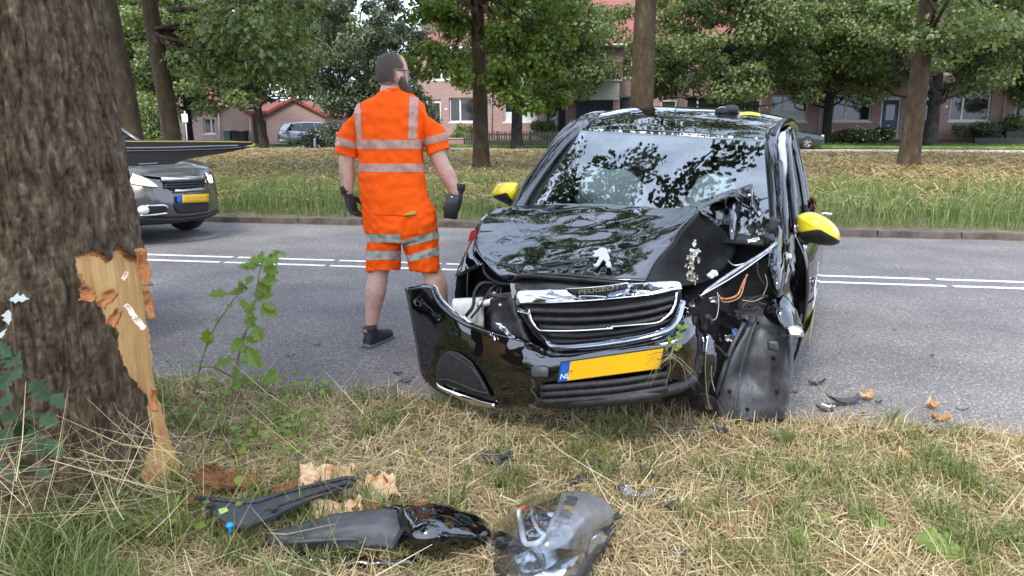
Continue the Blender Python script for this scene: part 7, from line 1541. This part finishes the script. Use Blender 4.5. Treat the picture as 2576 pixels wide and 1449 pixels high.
nb = G(1714, 1408, .03); tag(obj('bolt_nut', join(tube([nb, nb+Vector((.01,-.02,.012))], .010, 10), tube([nb+Vector((-.05,.05,.0)), nb], .016, 8)), steel), 'silver bolt end with black sleeve in the near grass', 'bolt')
# on the road
RL = 'small dark fragment lying on the asphalt beside the wreck'
RLAB = ['black curled fragment on the road beyond the curved strip', 'dark crumb on the road by the arch liner edge', 'black flake under the white clip on the road', 'dark crumb on the road beside the tan leaf pair', 'thin black sliver on the road past the lone tan leaf', 'dark fragment on the road below the folded wing', 'dark chip on the road left of the bumper end', 'thin dark sliver on the road beside the sapling', 'small dark sliver on the road between sapling and shoe', 'tiny dark chip on the open road past the wreck', 'tiny chip on the road under the yellow mirror', 'dark stick-like fragment on the road near the short twig', 'thin fragment across the short twig on the road', 'grey fragment at the grass edge left of the twig']
for i, (x, y, L, W, a) in enumerate(((2056,964,.09,.03,-.1),(2000,985,.04,.02,.4),(2075,1030,.10,.03,.1),(2210,1012,.04,.015,.3),(2420,1030,.06,.008,-.3),(1990,890,.05,.025,.2),(1000,940,.05,.02,.3),(730,895,.06,.012,.1),(800,868,.04,.012,.2),(2345,895,.03,.015,.3),(2250,830,.03,.012,.1),(975,975,.09,.012,.2),(1020,960,.07,.012,.4),(905,985,.05,.02,.1))):
    bit(x, y, L, W, a, [blk, paint, gry][i % 3], 'car_fragment', RLAB[i], 'shard', 70+i, .012, .4, 'fragments on the road', .35, .1)
bit(2125, 1008, .20, .05, .25, gry, 'curved_trim', 'curved charcoal trim strip on the asphalt beside dead leaves', 'car part', 90, .025, .35, None, .15, .2)
bit(2083, 1022, .07, .015, -.1, white_p, 'white_clip', 'white plastic clip next to the curved charcoal strip', 'car part', 91, .02, .2)
bit(1973, 996, .03, .025, .3, white_p, 'white_clip', 'white plastic crumb at the arch liner\'s edge', 'car part', 92, .02, .3)
dead = mat('dead leaf', (.28,.13,.045), .8, var=[(.38,.20,.08),(.20,.08,.03)], scale=25); dead2 = mat('tan dead leaf', (.42,.25,.12), .8, var=[(.5,.33,.17),(.3,.16,.07)], scale=20)
for i, (x, y, L, W, a, lb) in enumerate(((2182,1000,.09,.06,.3,'curled tan leaf touching the curved charcoal strip'),(2348,1022,.08,.07,1.2,'curled tan leaf alone on the asphalt'),(2362,1055,.11,.06,-.3,'crumpled brown leaf at the road edge under the tan leaf'),(2170,1040,.05,.03,.8,'small brown leaf curl near the road edge'),(2290,1150,.12,.04,-.7,'long curled brown leaf in the right-hand grass'),(2340,1195,.08,.04,-.9,'curled leaf end past the long curled leaf'),(1820,1338,.10,.07,.2,'reddish dead leaf nearest the headlamp unit'),(1850,1362,.08,.05,-.5,'folded reddish dead leaf beside the larger one'),(1925,1280,.13,.06,.1,'torn dark red leaf in the middle grass'),(1885,1375,.05,.04,.9,'small reddish leaf below the folded one'),(1645,1075,.04,.03,.4,'little brown leaf curl below the wreck\'s plate'),(1340,1085,.05,.03,.2,'little brown leaf below the bumper corner'),(2085,1310,.07,.03,.6,'tan leaf strip among the dry grass'))):
    bit(x, y, L*.75, W*.7, a, [dead2, dead][(i > 1) and i != 4], 'dead_leaf', lb, 'leaf', 110+i, .03 if y > 1060 else .015, .7, 'dead leaves', .4, .3, .0015)
for i, (x, y, L, a, lb) in enumerate(((1992,1372,.12,.6,'broad green leaf with pale midrib in the near grass'),(2045,1300,.07,-.6,'small green leaf above the broad one'),(2300,1358,.14,-.5,'long wilted green leaf at the right'),(2245,1330,.10,2.6,'pale green leaf beside the long wilted one'),(2345,1385,.12,-.4,'lowest wilted green leaf at the right'),(1050,1150,.07,1.2,'green leaf upright in the straw beyond the trim panel'))):
    p = G(x, y, .045); o = leaf_at(None, p, (math.cos(a), math.sin(a), .1), (0, -.5, 1), L, lf_b, i % 3, 'green_leaf'); tag(o, lb, 'leaf', 'green leaves on the verge')
m_twig = mat('twig', (.13,.10,.06), .9, var=[(.2,.16,.09),(.09,.07,.04)], scale=30, bump=.5); m_lich = mat('lichen twig', (.36,.34,.10), .9, var=[(.45,.42,.14),(.25,.22,.10)], scale=30, bump=.5)
for pts, r, m, lb in (([(2056,1110),(2056,1140),(2060,1165),(2075,1190)], .009, m_lich, 'yellow-lichened twig standing in the right-hand grass'), ([(590,1130),(680,1120),(760,1110),(830,1095)], .014, m_twig, 'grey branch lying beyond the bark slabs'), ([(985,975),(1010,955),(1045,948)], .006, m_twig, 'short twig on the road by the bumper corner'), ([(1540,1330),(1545,1380),(1550,1420)], .007, m_twig, 'straight dry stick right of the headlamp unit'), ([(400,955),(450,965),(500,950)], .006, m_twig, 'thin branch against the wound\'s lower edge'), ([(700,1430),(900,1420),(1010,1449)], .009, m_twig, 'reddish stem lying before the undertray panel')):
    tag(obj('twig', tube([G(*p, .035) for p in pts], [r, r*.6], 7, True, 3), m), lb, 'twig')
